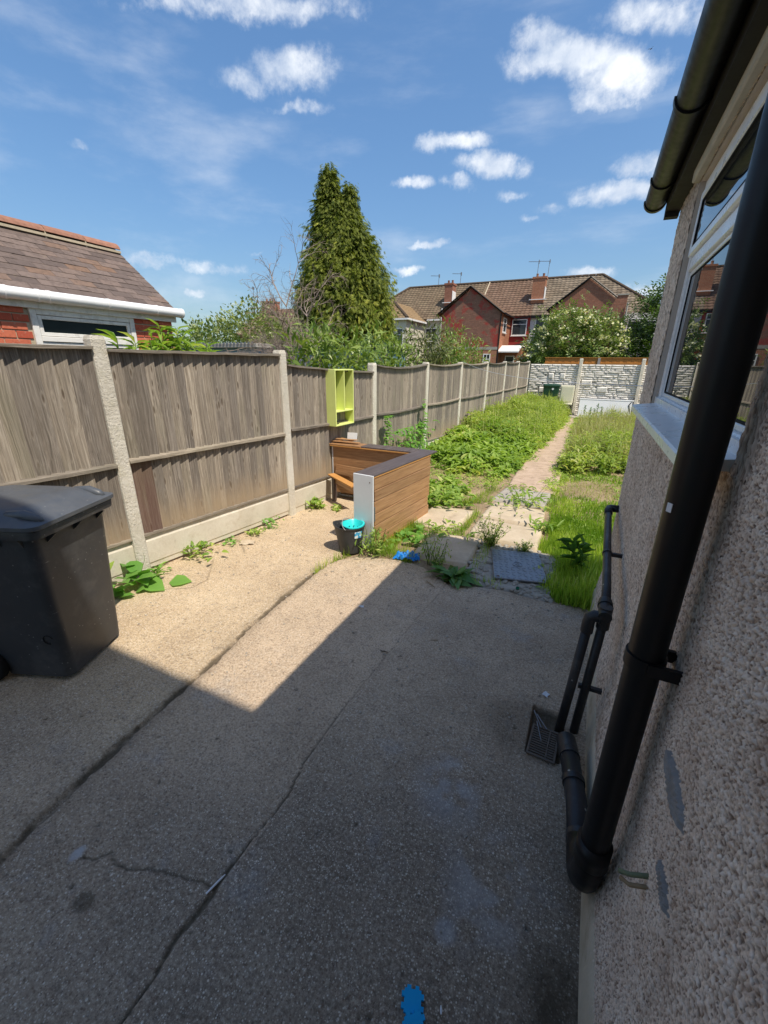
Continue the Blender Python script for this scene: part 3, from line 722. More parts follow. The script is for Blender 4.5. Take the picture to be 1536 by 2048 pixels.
# ------------------------------------------------------------------ garden path and paving slabs
xs = np.arange(-1.02, -.235, .02); ys = np.arange(6.24, 17.1, .04); X, Y = np.meshgrid(xs, ys, indexing='ij')
lx = np.interp(Y, [6.3, 7.4, 9, 17], [-.97, -.99, -.96, -.86]); ed = np.minimum(X - lx - .03 * fbm(Y * 5, X * 0, 7), -.26 - X + .03 * fbm(Y * 5, X * 0, 8))
Z = .012 - .07 * sstep(ed, .015, -.02) + .008 * (fbm(X * 12, Y * 12, 90) - .5)
P_ = link('garden_path', np_mesh('garden_path', np.stack([X, Y, Z], -1).reshape(-1, 3), grid_faces(len(xs), len(ys)), MAT['path'], smooth=True)); P_['kind'] = 'structure'
def slab(corners, z, mat, seed, tilt=0):
    n = 26; u = np.linspace(0, 1, n); U, V_ = np.meshgrid(u, u, indexing='ij')
    c = [np.array(q, float) for q in corners]
    p = (c[0][None, None] * ((1 - U) * (1 - V_))[..., None] + c[1][None, None] * (U * (1 - V_))[..., None] + c[2][None, None] * (U * V_)[..., None] + c[3][None, None] * ((1 - U) * V_)[..., None])
    e = np.minimum(np.minimum(U, 1 - U), np.minimum(V_, 1 - V_))
    p[..., 0] += .018 * (fbm(p[..., 1] * 8, p[..., 0] * 8, seed) - .5); p[..., 1] += .018 * (fbm(p[..., 1] * 8, p[..., 0] * 8, seed + 3) - .5)
    z_ = z + tilt * (U - .5) + .006 * (fbm(p[..., 0] * 10, p[..., 1] * 10, seed + 1) - .5) - .008 * sstep(e, .05, .0) - .07 * (e < 1e-6)
    z_ = z_ - .012 * sstep(fbm(p[..., 0] * 6, p[..., 1] * 6, seed + 8), .66, .8)
    return link('paving_slab', np_mesh('paving_slab', np.concatenate([p, z_[..., None]], -1).reshape(-1, 3), grid_faces(n, n), mat, smooth=True), P_)
slab([(-1.68, 4.26), (-1.16, 4.27), (-1.10, 5.02), (-1.66, 5.0)], .022, MAT['slab'], 1, .01)
slab([(-1.36, 3.42), (-.79, 3.45), (-.80, 4.17), (-1.37, 4.06)], .020, MAT['slab'], 2, -.008)
slab([(-1.02, 4.22), (-.235, 4.12), (-.245, 4.72), (-1.02, 4.79)], .018, MAT['slab'], 3, .006)
slab([(-1.03, 4.84), (-.26, 4.78), (-.28, 5.42), (-.98, 5.52)], .022, MAT['slab'], 4, -.006)
slab([(-1.05, 5.60), (-.30, 5.52), (-.28, 6.26), (-.97, 6.30)], .020, MAT['slab_grey'], 5, .008)
m = MB(); r_ = random.Random(4)   # crumbled mortar bed round the manhole
for i in range(260):
    x = r_.uniform(-.80, -.05); y = r_.uniform(3.18, 4.12); s = r_.uniform(.008, .03)
    if -.62 < x < -.16 and 3.42 < y < 3.98: continue
    m.bevbox((-s, -s * .8, -s * .5), (s, s * .8, s * .5), s * .3, Matrix.Translation((x, y, .0)) @ Matrix.Rotation(r_.uniform(0, 3), 4, 'Z') @ Matrix.Rotation(r_.uniform(-.4, .4), 4, 'X'))
m.obj('mortar_rubble', MAT['rubble'], P_, kind='stuff')
xs_, ys_ = np.arange(-.82, .0, .02), np.arange(3.14, 4.16, .02); X, Y = np.meshgrid(xs_, ys_, indexing='ij')
Z = .0 + .02 * (fbm(X * 14, Y * 14, 5) - .5) - .05 * sstep(np.maximum(np.abs(X + .40) / .40, np.abs(Y - 3.65) / .50) + .25 * (fbm(X * 7, Y * 7, 6) - .5), .9, 1.02)
link('mortar_bed', np_mesh('mortar_bed', np.stack([X, Y, Z], -1).reshape(-1, 3), grid_faces(len(xs_), len(ys_)), MAT['rubble'], smooth=True), P_)

# manhole cover with raised tread
mc = thing('manhole_cover', 'galvanised metal inspection cover with raised tread lozenges, set in rubble beside the lawn', 'manhole cover', (-.372, 3.665, .028), R(14))
MB().bevbox((-.225, -.30, -.018), (.225, .30, .0), .004).obj('plate', MAT['steel'], mc)
m = MB()
for i in range(9):
    for j in range(12):
        x = -.20 + i * .05; y = -.275 + j * .05
        if abs(x) < .055 and abs(y) < .06: continue
        mt = Matrix.Translation((x, y, 0)) @ Matrix.Rotation(R(45 if (i + j) % 2 else -45), 4, 'Z')
        m.bevbox((-.018, -.006, -.001), (.018, .006, .0035), .002, mt)
m.obj('tread', MAT['steel'], mc, kind='stuff')
m = MB(); m.lathe([(.048, 0), (.048, .004), (.038, .004), (.038, .0)], seg=24); m.lathe([(.020, 0), (.020, .004), (.012, .004), (.012, 0)], seg=18); m.obj('maker_ring', MAT['steel'], mc)
for sx in (-1, 1): MB().box((sx * .19 - .012, -.285, .0), (sx * .19 + .012, -.26, .004)).obj('lifting_eye', MAT['iron'], mc)

# ================================================================== HOUSE EXTENSION (right) with its wall, window and pipes
ext = thing('house_extension', 'single-storey extension with pinkish pebbledash wall, white window, black gutter and black waste pipes', 'house', (.3, 1.4, 0))
EI = Matrix.Translation((-.3, -1.4, 0))
def epart(o): o.matrix_parent_inverse = EI; return o
WX = .30; WY1, WZT = 3.25, 2.62; wy0, wy1, wz0, wz1 = 1.10, 2.70, 1.565, 2.575
def wall_disp(Y, Z):
    r, rid = worley(Y * 170, Z * 170, 3); r2, rid2 = worley(Y * 112 + 7, Z * 112, 13); s3, id3 = worley(Y * 60, Z * 60, 23)
    peb = np.maximum((1 - np.clip(r, 0, .75) / .75) ** .8 * (.3 + .7 * rid), (1 - np.clip(r2, 0, .6) / .6) ** .8 * (rid2 > .45) * (.5 + .6 * rid2))
    peb = np.maximum(peb, (1 - np.clip(s3, 0, .34) / .34) ** .7 * (id3 > .84) * 1.25)
    rough = .6 + .7 * fbm(Y * 3, Z * 3, 33)
    big = .010 * (fbm(Y * 2.2, Z * .7, 43) - .5) + .004 * (fbm(Y * 8, Z * 5, 44) - .5)
    h = peb * .0085 * rough + big + .0025 * fbm(Y * 220, Z * 220, 5, 2)
    bell = .030 * sstep(Z, .42, .16)
    tone = np.clip(.25 + .5 * rid + .25 * (peb - .4) + .35 * (fbm(Y * 30, Z * 30, 91) - .5), 0, 1)
    hollow_shade = np.clip(1.2 - peb * 2.6, 0, 1)  # mask for the painted shade between pebbles
    return h + bell, tone, hollow_shade
def wall_patch(ys, zs, hole=None):
    Y, Z = np.meshgrid(ys, zs, indexing='ij'); h, tone, hollow_shade = wall_disp(Y, Z)
    X = WX - h
    if hole is not None:   # shrink to a crisp arris at the window
        pass
    stain = .9 * sstep(np.abs(Y - 1.02 - .03 * np.sin(Z * 9)), .11, .02) * sstep(Z, .1, .4) * fbm(Y * 5, Z * 2.5, 12) + sstep(np.abs(Y - .64), .03, .01) * sstep(np.abs(Z - .62), .3, .1) * .3
    stain = np.clip(stain + .5 * sstep(Z, .32, .18) * fbm(Y * 4, Z * 8, 14) + .6 * sstep(Z, 2.45, 2.6) * (Y > 2.6), 0, 1)
    V = np.stack([X, Y, Z], -1).reshape(-1, 3); F = grid_faces(len(ys), len(zs))
    if hole is not None:
        i, j = np.meshgrid(np.arange(len(ys) - 1), np.arange(len(zs) - 1), indexing='ij')
        yc = (ys[i] + ys[i + 1]) / 2; zc = (zs[j] + zs[j + 1]) / 2
        keep = ~((yc > wy0) & (yc < wy1) & (zc > wz0) & (zc < wz1)); F = F[keep.ravel()]
    return V, F, tone.ravel(), hollow_shade.ravel(), stain.ravel()
def merge_wall(*ps):
    o = 0; V = []; F = []; A = [[], [], []]
    for p in ps:
        V.append(p[0]); F.append(p[1] + o); o += len(p[0])
        for k in range(3): A[k].append(p[2 + k])
    return np.concatenate(V), np.concatenate(F), [np.concatenate(a) for a in A]
ysA = np.arange(.26, 1.0001, .00275); zsA = np.arange(.14, 2.15, .0030)
ysB = [1.0]; 
while ysB[-1] < wy0 - .004: ysB.append(ysB[-1] + .0045)
ysB.append(wy0); st = .005
while ysB[-1] < wy1 - st * .6: ysB.append(ysB[-1] + st); st = min(.009, st + .00002)
ysB[-1] = wy1
while ysB[-1] < WY1: ysB.append(ysB[-1] + .009)
zsB = np.unique(np.round(np.concatenate([np.arange(.14, wz0, .0065), [wz0], np.arange(wz0 + .01, wz1, .012), [wz1], np.arange(wz1 + .008, 2.63, .01)]), 5))
V, F, A = merge_wall(wall_patch(ysA, zsA), wall_patch(np.array(ysB), zsB, True), wall_patch(np.arange(-.5, .2605, .02), np.arange(.14, 2.64, .02)), wall_patch(np.arange(.26, 1.0, .02), np.arange(2.14, 2.64, .02)))
rw = link('pebbledash_wall', np_mesh('pebbledash_wall', V, F, MAT['roughcast'], smooth=True, attrs={'tone': A[0], 'hollow_shade': A[1], 'stain': A[2]}), ext); epart(rw)
# far end wall (faces the garden) with rounded arris, and the other walls
m = MB()
yy = WY1 - .01
m.box((WX - .004, yy, .14), (3.6, WY1 + .004, 2.62)); m.box((3.55, -.5, 0), (3.6, WY1, 2.9))
epart(m.obj('end_wall', MAT['reveal'], ext))
m = MB()   # window reveals
rx0, rx1 = WX - .002, WX + .06
m.box((rx0, wy1, wz0), (rx1, wy1 + .02, wz1)); m.box((rx0, wy0 - .02, wz0), (rx1, wy0, wz1)); m.box((rx0 + .002, wy0, wz0 - .03), (rx1, wy1, wz0)); m.box((rx0 + .002, wy0, wz1), (rx1, wy1, wz1 + .02))
epart(m.obj('window_reveal', MAT['reveal'], ext))
# plinth strip
ysP = np.concatenate([np.arange(-.5, .4, .05), np.arange(.4, 3.27, .012)]); prof = [(.02, .165), (.0, .158), (-.008, .14), (-.012, .10), (-.016, .05), (-.020, -.02)]
V = []
for y in ysP:
    for k, (dx, z) in enumerate(prof):
        V.append((.266 + dx + .010 * (float(fbm(np.array(y * 3.0), np.array(z * 9.0), 5)) - .5), y, z + .010 * (float(fbm(np.array(y * 4.0), np.array(0.0), 6)) - .5)))
epart(link('plinth', np_mesh('plinth', np.array(V), grid_faces(len(ysP), len(prof)), MAT['plinth'], smooth=True), ext))
m = MB(); m.box((.262, WY1 - .002, -.05), (.40, WY1 + .02, .15)); epart(m.obj('plinth_end', MAT['plinth'], ext))
# cement patches on the render
def patch(yc, zc, w, h, seed):
    n = 56; V = []; 
    for i in range(n):
        for j in range(n):
            u = i / (n - 1) * 2 - 1; v = j / (n - 1) * 2 - 1
            rr = max(abs(u), abs(v)); l = math.hypot(u, v) or 1; s = rr / l * (.70 + .60 * float(fbm(np.array(u / l * 2.6 + 9), np.array(v / l * 2.6 + seed), seed, 5)))
            y = yc + u * s * w / 2; z = zc + v * s * h / 2
            d = .0105 - .014 * max(0, rr - .8) / .2 + .0016 * math.sin((u * 5 + v * .6) * 6)
            V.append((WX - d - .004, y, z))
    epart(link('cement_patch', np_mesh('cement_patch', np.array(V), grid_faces(n, n), MAT['mortar_patch'], smooth=True), ext))
# wall bulges are large there: use the wall's own mean height
def wall_at(y, z): return WX - float(np.mean(wall_disp(np.full(9, y) + np.linspace(-.02, .02, 9), np.full(9, z) + np.linspace(-.02, .02, 9))[0]))
def patch2(yc, zc, w, h, seed):
    dx = WX - wall_at(yc, zc)
    epart_o = None
    patch(yc, zc, w, h, seed); o = bpy.data.objects[[k.name for k in bpy.data.objects if k.name.startswith('cement_patch')][-1]]
    o.location.x -= max(0, dx - .004)
patch2(.845, .925, .21, .062, 4); patch2(.745, .770, .11, .034, 8)
# old pipe stubs sticking out of the wall
m = MB(); m.tube([(.31, .83, .672), (.262, .832, .640), (.240, .838, .628)], .0055, 8); epart(m.obj('copper_pipe_stub', plain('verdigris_copper', (.16, .19, .11), .7, .3, .3, 60, .3), ext, True))
m = MB(); m.tube([(.31, .815, .655), (.262, .82, .622), (.246, .835, .612)], .005, 8); epart(m.obj('copper_pipe_stub', MAT['twig'], ext, True))
# window
wn = link('window', None, ext); wn.matrix_parent_inverse = EI
FX = WX + .022
def bar(m, y0, y1, z0, z1, x0=FX, x1=FX + .07, e=.004): m.bevbox((x0, y0, z0), (x1, y1, z1), e)
m = MB(); t = .055; tz = 2.20
bar(m, wy1 - t, wy1, wz0 + .01, wz1); bar(m, wy0, wy0 + t, wz0 + .01, wz1)
bar(m, wy0 + t, wy1 - t, wz0 + .01, wz0 + .01 + t); bar(m, wy0 + t, wy1 - t, wz1 - t, wz1); bar(m, wy0 + t, wy1 - t, tz, tz + .055)
m.obj('frame', MAT['upvc'], wn)
def sash(z0, z1, x, parent, tt=.045):
    m = MB(); a, b = wy0 + t + .002, wy1 - t - .002
    for (y0, y1, q0, q1) in ((b - tt, b, z0, z1), (a, a + tt, z0, z1), (a + tt, b - tt, z0, z0 + tt), (a + tt, b - tt, z1 - tt, z1)): m.bevbox((x, y0, q0), (x + .05, y1, q1), .007)
    m.obj('sash', MAT['upvc'], parent)
    g = MB()
    for (y0, y1, q0, q1) in ((b - tt - .006, b - tt, z0 + tt, z1 - tt), (a + tt, a + tt + .006, z0 + tt, z1 - tt), (a + tt + .006, b - tt - .006, z0 + tt, z0 + tt + .006), (a + tt + .006, b - tt - .006, z1 - tt - .006, z1 - tt)):
        g.box((x + .003, y0, q0), (x + .016, y1, q1))
    g.obj('gasket', MAT['black_rubber'], parent)
    MB().box((x + .008, a + tt + .006, z0 + tt + .006), (x + .014, b - tt - .006, z1 - tt - .006)).obj('pane', MAT['glass'], parent)
sash(tz + .057, wz1 - t - .002, FX - .014, wn, .040)
# lower light is fixed: bead and pane straight in the frame
g = MB(); a, b, z0, z1 = wy0 + t, wy1 - t, wz0 + .01 + t, tz
for (y0, y1, q0, q1) in ((b - .02, b, z0, z1), (a, a + .02, z0, z1), (a + .02, b - .02, z0, z0 + .02), (a + .02, b - .02, z1 - .02, z1)): g.bevbox((FX + .012, y0, q0), (FX + .04, y1, q1), .004)
g.obj('glazing_bead', MAT['upvc'], wn)
g = MB(); a2, b2, c2, e2 = a + .02, b - .02, z0 + .02, z1 - .02
for (y0, y1, q0, q1) in ((b2 - .006, b2, c2, e2), (a2, a2 + .006, c2, e2), (a2 + .006, b2 - .006, c2, c2 + .006), (a2 + .006, b2 - .006, e2 - .006, e2)): g.box((FX + .0135, y0, q0), (FX + .023, y1, q1))
g.obj('gasket', MAT['black_rubber'], wn)
MB().box((FX + .017, a2 + .006, c2 + .006), (FX + .022, b2 - .006, e2 - .006)).obj('pane', MAT['glass'], wn)
m = MB()   # projecting plastic sill with a nosed front edge and an end cap
m.prism([(.208, wy0 + .01, 1.553), (.208, wy0 + .01, 1.578), (.214, wy0 + .01, 1.583), (FX + .03, wy0 + .01, 1.600), (FX + .03, wy0 + .01, 1.566), (.232, wy0 + .01, 1.566), (.232, wy0 + .01, 1.553)], (0, 1.55, 0))
m.box((FX - .012, wy0 + .005, 1.594), (FX, wy1 - .005, 1.625))
m.obj('sill', MAT['upvc'], wn)
# lintel drip strip, fascia, gutter, roof
m = MB(); m.bevbox((WX - .032, wy0 - .12, 2.580), (WX + .05, wy1 + .03, 2.645), .006); epart(m.obj('lintel', MAT['lintel'], ext))
m = MB(); m.box((.225, -.5, 2.628), (.30, 3.36, 2.80)); m.box((.2252, 3.30, 2.60), (.295, 3.358, 2.63)); epart(m.obj('fascia', plain('dark_weathered_fascia', (.022, .020, .018), .7, .3, .4, 12, .3), ext))
m = MB(); m.prism([(.20, -.5, 2.80), (3.9, -.5, 3.28), (3.9, -.5, 3.34), (.20, -.5, 2.86)], (0, 3.88, 0)); epart(m.obj('roof', MAT['tiles_grey'], ext))
m = MB(); m.prism([(WX + .02, WY1 - .03, 2.62), (3.6, WY1 - .03, 2.62), (3.6, WY1 - .03, 3.23), (WX + .02, WY1 - .03, 2.80)], (0, .03, 0)); epart(m.obj('gable_infill', MAT['reveal'], ext))
gc = (.168, 2.715); gr = .056
def half(y0, y1, r, th=.004, seg=16, a0=180, a1=360):
    m = MB(); vs = []; 
    for y in (y0, y1):
        for rr in (r, r - th):
            for k in range(seg + 1):
                a = R(a0 + (a1 - a0) * k / seg); vs.append((gc[0] + rr * math.cos(a), y, gc[1] + rr * math.sin(a)))
    n = seg + 1; fs = []
    for k in range(seg):
        fs += [(k, k + 1, 2 * n + k + 1, 2 * n + k), (n + k, 3 * n + k, 3 * n + k + 1, n + k + 1), (k, n + k, n + k + 1, k + 1), (2 * n + k, 2 * n + k + 1, 3 * n + k + 1, 3 * n + k)]
    fs += [(0, 2 * n, 3 * n, n), (n - 1, 2 * n - 1, 4 * n - 1, 3 * n - 1)]
    m.add(vs, fs); return m
g = half(-.5, 3.40, gr).obj('gutter', MAT['black_plastic'], ext, smooth=False); epart(auto_smooth(g))
for y in (.55, 1.38, 2.22, 3.0):
    b_ = half(y, y + .035, gr + .007, .008).obj('bracket', MAT['black_plastic'], g); auto_smooth(b_)
m = half(3.37, 3.405, gr + .006, .006); m.prism([(gc[0] + (gr + .006) * math.cos(R(a)), 3.400, gc[1] + (gr + .006) * math.sin(R(a))) for a in range(180, 361, 12)], (0, .006, 0)); auto_smooth(m.obj('stop_end', MAT['black_plastic'], g))

# big soil pipe down the wall and along to the gully
PX, PY, PR = .2255, 1.061, .041
sp = MB().tube([(PX, PY, 2.62), (PX, PY, .33)], PR, 40, False).obj('soil_pipe', MAT['black_plastic'], ext, True); epart(sp)
m = MB(); cpts = []
for k in range(11):
    a = R(90 * k / 10); cpts.append((PX - .004 * k / 10, PY + .15 * (1 - math.cos(a)), .30 - .19 * math.sin(a) ))
m.tube([(PX, PY, .36)] + cpts + [(PX - .006, PY + .20, .108)], PR + .004, 32, True); m.tube([(PX, PY, .40), (PX, PY, .32)], PR + .009, 32); m.obj('elbow', MAT['black_plastic'], sp, True)
m = MB(); m.tube([(.219, 1.25, .104), (.205, 1.42, .100), (.165, 1.66, .095)], .041, 32); m.obj('foot_pipe', MAT['pipe_flecked'], sp, True)
for q in ((((.223, 1.25, .104), (.220, 1.285, .104)), .049), (((.192, 1.50, .098), (.188, 1.525, .098)), .046), (((.170, 1.63, .096), (.150, 1.75, .075)), .044)): auto_smooth(MB().tube(list(q[0]), q[1], 32).obj('joint_collar', MAT['black_dusty'], sp))
bz = 1.085
m = MB(); m.tube([(PX, PY, bz + .018), (PX, PY, bz - .018)], PR + .005, 40)
for dy in (-.072, .012): m.box((PX - .0, PY + dy + .022, bz - .016), (WX + .004, PY + dy + .034, bz + .016))
auto_smooth(m.obj('bracket', MAT['black_plastic'], sp))
MB().box((-.0065, -.0005, -.010), (.0065, .0008, .010)).obj('sticker', MAT['paper'], sp, loc=(PX - .0422 * math.cos(R(35)), PY - .0422 * math.sin(R(35)), 1.49), rot=(0, 0, R(-55)))
m = MB(); m.tube([(.155, 1.5, .10), (.15, 1.5, .10)], .01); 
# far waste pipe: out of the wall, along, then down to the gully
fp = MB(); fp.tube([(.232, 3.12, .835), (.222, 2.6, .795), (.217, 2.1, .745), (.213, 1.93, .725)], .0215, 16)
fo = fp.obj('waste_pipe', MAT['pipe_flecked'], ext, True); epart(fo)
m = MB(); m.tube([(.305, 3.15, .842), (.250, 3.15, .842), (.235, 3.14, .84), (.232, 3.115, .836), (.231, 3.05, .831)], .026, 16); m.obj('elbow', MAT['black_dusty'], fo, True)
m = MB(); m.tube([(.212, 1.99, .731), (.211, 1.86, .716)], .029, 16); m.tube([(.212, 1.965, .729), (.212, 1.945, .726)], .033, 16); m.tube([(.213, 1.90, .75), (.213, 1.90, .64)], .0285, 16)
m.tube([(.213, 1.885, .70), (.17, 1.885, .70), (.156, 1.885, .69), (.152, 1.885, .66), (.152, 1.885, .61)], .027, 16); m.tube([(.20, 1.885, .70), (.192, 1.885, .70)], .033, 16); auto_smooth(m.obj('tee_joint', MAT['black_dusty'], fo), 50)
m = MB(); m.tube([(.152, 1.885, .64), (.120, 1.885, -.03)], .0215, 16); m.obj('down_leg', MAT['pipe_flecked'], fo, True)
m = MB(); m.tube([(.212, 1.90, .66), (.188, 1.90, -.02)], .0205, 16); m.obj('down_leg', MAT['black_dusty'], fo, True)
m = MB()
for (y, x, z) in ((2.45, .2205, .78),): m.tube([(x, y, z), (x, y + .02, z + .001)], .026, 14); m.box((x, y, z - .01), (.30, y + .018, z + .01))
m.obj('pipe_clip', MAT['black_dusty'], fo); MB().box((.165, 1.89, .28), (.27, 1.91, .30)).obj('pipe_clip', MAT['black_dusty'], fo)

# gully: kerb, grate with bars, and twigs/steel pieces lying on it
gt = thing('drain_grate', 'rusty cast iron drain grate lying over the gully at the foot of the wall', 'drain cover', (.055, 1.745, .012), R(-3))
m = MB(); w, h = .066, .098
for a, b_ in (((-w, -h, -.006), (w, -h + .012, .004)), ((-w, h - .012, -.006), (w, h, .004)), ((-w, -h + .012, -.006), (-w + .010, h - .012, .004)), ((w - .010, -h + .012, -.006), (w, h - .012, .004)), ((.018, -h + .012, -.006), (.026, h - .012, .004))): m.bevbox(a, b_, .0015)
m.obj('frame', MAT['iron'], gt)
bm_ = MB().bevbox((-w + .010, -.0038, -.005), (.018, .0038, .003), .001).mesh('bar', MAT['iron']); bm2 = MB().bevbox((.026, -.0038, -.005), (w - .010, .0038, .003), .001).mesh('bar', MAT['iron'])
for k in range(11):
    y = -h + .024 + k * .0148; link('bar', bm_, gt, (0, y, 0)); link('bar', bm2, gt, (0, y, 0))
for k, (x, y, a, l) in enumerate([(.018, 1.86, 62, .10), (.034, 1.845, 50, .09), (.04, 1.80, 72, .11)]):
    d = Vector((math.cos(R(-a)), math.sin(R(-a)), -.12)) * l
    o = MB().tube([(0, 0, 0), d], .0026, 8).obj('steel_rod', MAT['steel'], None, loc=(x - .03, y + .055, .035 - .004 * k)); tag(o, ['thin bright metal rod farthest from the wall on the drain grate', 'middle one of the three thin metal rods on the drain grate', 'thin metal rod nearest the waste pipes on the drain grate'][k], 'rod', 'metal rods on the drain grate')

# ================================================================== the main house behind the camera (out of frame, it shades the yard)
mh = thing('main_house', 'two-storey house with rendered back wall standing behind the yard', 'house', (0, -4, 0))
MI = Matrix.Translation((0, 4, 0))
def mp(o): o.matrix_parent_inverse = MI; return o
mp(MB().box((-.95, -8.5, 0), (7, -.55, 6.65)).obj('wall', MAT['render_cream'], mh))
m = MB(); m.add([(-1.2, -8.8, 6.6), (7.3, -8.8, 6.6), (7.3, -.22, 6.6), (-1.2, -.22, 6.6), (1.5, -4.5, 9.2), (4.5, -4.5, 9.2)], [(0, 1, 5, 4), (2, 3, 4, 5), (1, 2, 5), (3, 0, 4), (3, 2, 1, 0)]); mp(m.obj('roof', MAT['tiles_red'], mh))

# ================================================================== FENCE on the left
POST = [(-3.60, .20, 1.95), (-3.36, 2.04, 1.95), (-3.13, 3.85, 1.90), (-2.966, 5.73, 1.78), (-2.824, 7.61, 1.80), (-2.713, 9.49, 1.815), (-2.565, 11.37, 1.84), (-2.447, 13.25, 1.86), (-2.359, 15.13, 1.88), (-2.277, 17.0, 1.90)]
fence = thing('garden_fence', 'weathered grey feather-edge board fence with pale concrete posts and gravel boards', 'fence', (-3.0, 5, 0))
FI = Matrix.Translation((3.0, -5, 0))
def fpn(o): o.matrix_parent_inverse = FI; return o
def post_mesh(h):
    m = MB(); e = .012; w = .055
    ring = [(-w + e, -w), (w - e, -w), (w, -w + e), (w, -.028), (w - .0, .028), (w, w - e), (w - e, w), (-w + e, w), (-w, w - e), (-w, -w + e)]
    zz = [-.15, 0, h * .33, h * .66, h - .03, h]; vs = []; fs = []; n = len(ring)
    for i, z in enumerate(zz):
        k = .82 if i == len(zz) - 1 else 1
        vs += [(x * k, y * k, z) for x, y in ring]
    for i in range(len(zz) - 1):
        for q in range(n): fs.append((i * n + q, i * n + (q + 1) % n, (i + 1) * n + (q + 1) % n, (i + 1) * n + q))
    fs.append(tuple((len(zz) - 1) * n + q for q in range(n))); m.add(vs, fs); return m.mesh('concrete_post', MAT['post'])
for (x, y, h) in POST: fpn(link('concrete_post', post_mesh(h), fence, (x, y, 0), (0, 0, R(rnd.uniform(-1, 1)))))
def board_mesh(w, z0, z1, var):
    """feather edge board: thin left edge, thick right edge, slightly cupped"""
    m = MB(); r2 = random.Random(var); t0, t1 = .004, .034; nz = 5; vs = []
    for i in range(nz):
        z = z0 + (z1 - z0) * i / (nz - 1); wob = r2.uniform(-.0018, .0018)
        vs += [(0, 0 + wob, z), (t0 + wob, 0, z), (t1 + wob, w + .006, z), (t1 - .012 + wob, w + .006, z)]
    fs = []
    for i in range(nz - 1):
        for q in range(4): fs.append((i * 4 + q, i * 4 + (q + 1) % 4, (i + 1) * 4 + (q + 1) % 4, (i + 1) * 4 + q))
    fs += [(0, 1, 2, 3), tuple(4 * (nz - 1) + q for q in (3, 2, 1, 0))]
    return m.add(vs, fs).mesh('fence_board', MAT['fence_wood'])
NB = 20
for i in range(len(POST) - 1):
    (x0, y0, h0), (x1, y1, h1) = POST[i], POST[i + 1]
    a = Vector((x0, y0, 0)); b = Vector((x1, y1, 0)); d = (b - a).normalized(); L = (b - a).length - .10; a = a + d * .05
    ang = math.atan2(-d.x, d.y)                       # local y along the fence, local x towards the garden
    top0 = {0: 1.845, 1: 1.845}.get(i, min(h0, h1) - .035); top1 = top0 + (0 if i < 2 else (h1 - h0) * .8)
    if i == 0: top0 = top1 = 1.86
    sag = [0, 0, .012, .05, .035, .03, .03, .02, .02][i]
    zb = .335; w = L / NB; split = 1.02
    meshes = [board_mesh(w, 0, 1, 100 * i + k) for k in range(4)]
    g = MB().bevbox((-.022, 0, .02 if i in (1,) else -.1), (.022, L, zb - .012), .006)
    g.prism([(.022, 0, .06), (.030, 0, .075), (.030, 0, zb - .06), (.022, 0, zb - .045)], (0, L, 0))
    fpn(g.obj('gravel_board', MAT['gravel_board'], fence, loc=a, rot=(0, 0, ang)))
    for k in range(NB):
        t = (k + .5) / NB; zt = top0 + (top1 - top0) * t - sag * 4 * t * (1 - t) + rnd.uniform(-.008, .0)
        p = a + d * (k * w)
        o = fpn(link('fence_board', meshes[k % 4], fence, (p.x, p.y, zb + rnd.uniform(0, .006)), (R(rnd.uniform(-.25, .25)), 0, ang + R(rnd.uniform(-.7, .7)))))
        o.scale = (1, 1, zt - zb)
        if i == 1 and k in (0, 1):
            o.data = o.data.copy(); o.data.materials.clear(); o.data.materials.append(MAT['fence_wood_dark']); o['label'] = 'fence board stained dark red on its lower half'
    def rail(z0, z1, proud, th, name, n=10, sg=0, slope=0):
        m = MB(); vs = []
        for q in range(n + 1):
            t = q / n; dz = (top1 - top0) * t * (1 if sg else .2) - sag * 4 * t * (1 - t) * (1 if sg else .5); wob = .003 * math.sin(q * 2.1 + i)
            vs += [(.012, L * t, z0 + dz + wob), (proud + wob, L * t, z0 + dz + wob + .004), (proud + wob, L * t, z1 + dz - slope), (-.02 if sg else .012, L * t, z1 + dz)]
        fs = [(q * 4 + c, q * 4 + (c + 1) % 4, q * 4 + 4 + (c + 1) % 4, q * 4 + 4 + c) for q in range(n) for c in range(4)] + [(0, 1, 2, 3), tuple(4 * n + c for c in (3, 2, 1, 0))]
        m.add(vs, fs); return fpn(m.obj(name, MAT['rail_wood'], fence, loc=a, rot=(0, 0, ang)))
    mid = {0: .985, 1: 1.0}.get(i, 1.035)
    rail(mid - .018, mid + .022, .066, 0, 'rail', slope=.012); rail(top0 - .012, top0 + .016, .074, 0, 'capping', sg=1, slope=.004)
    rail(zb - .010, zb + .016, .044, 0, 'bottom_batten')
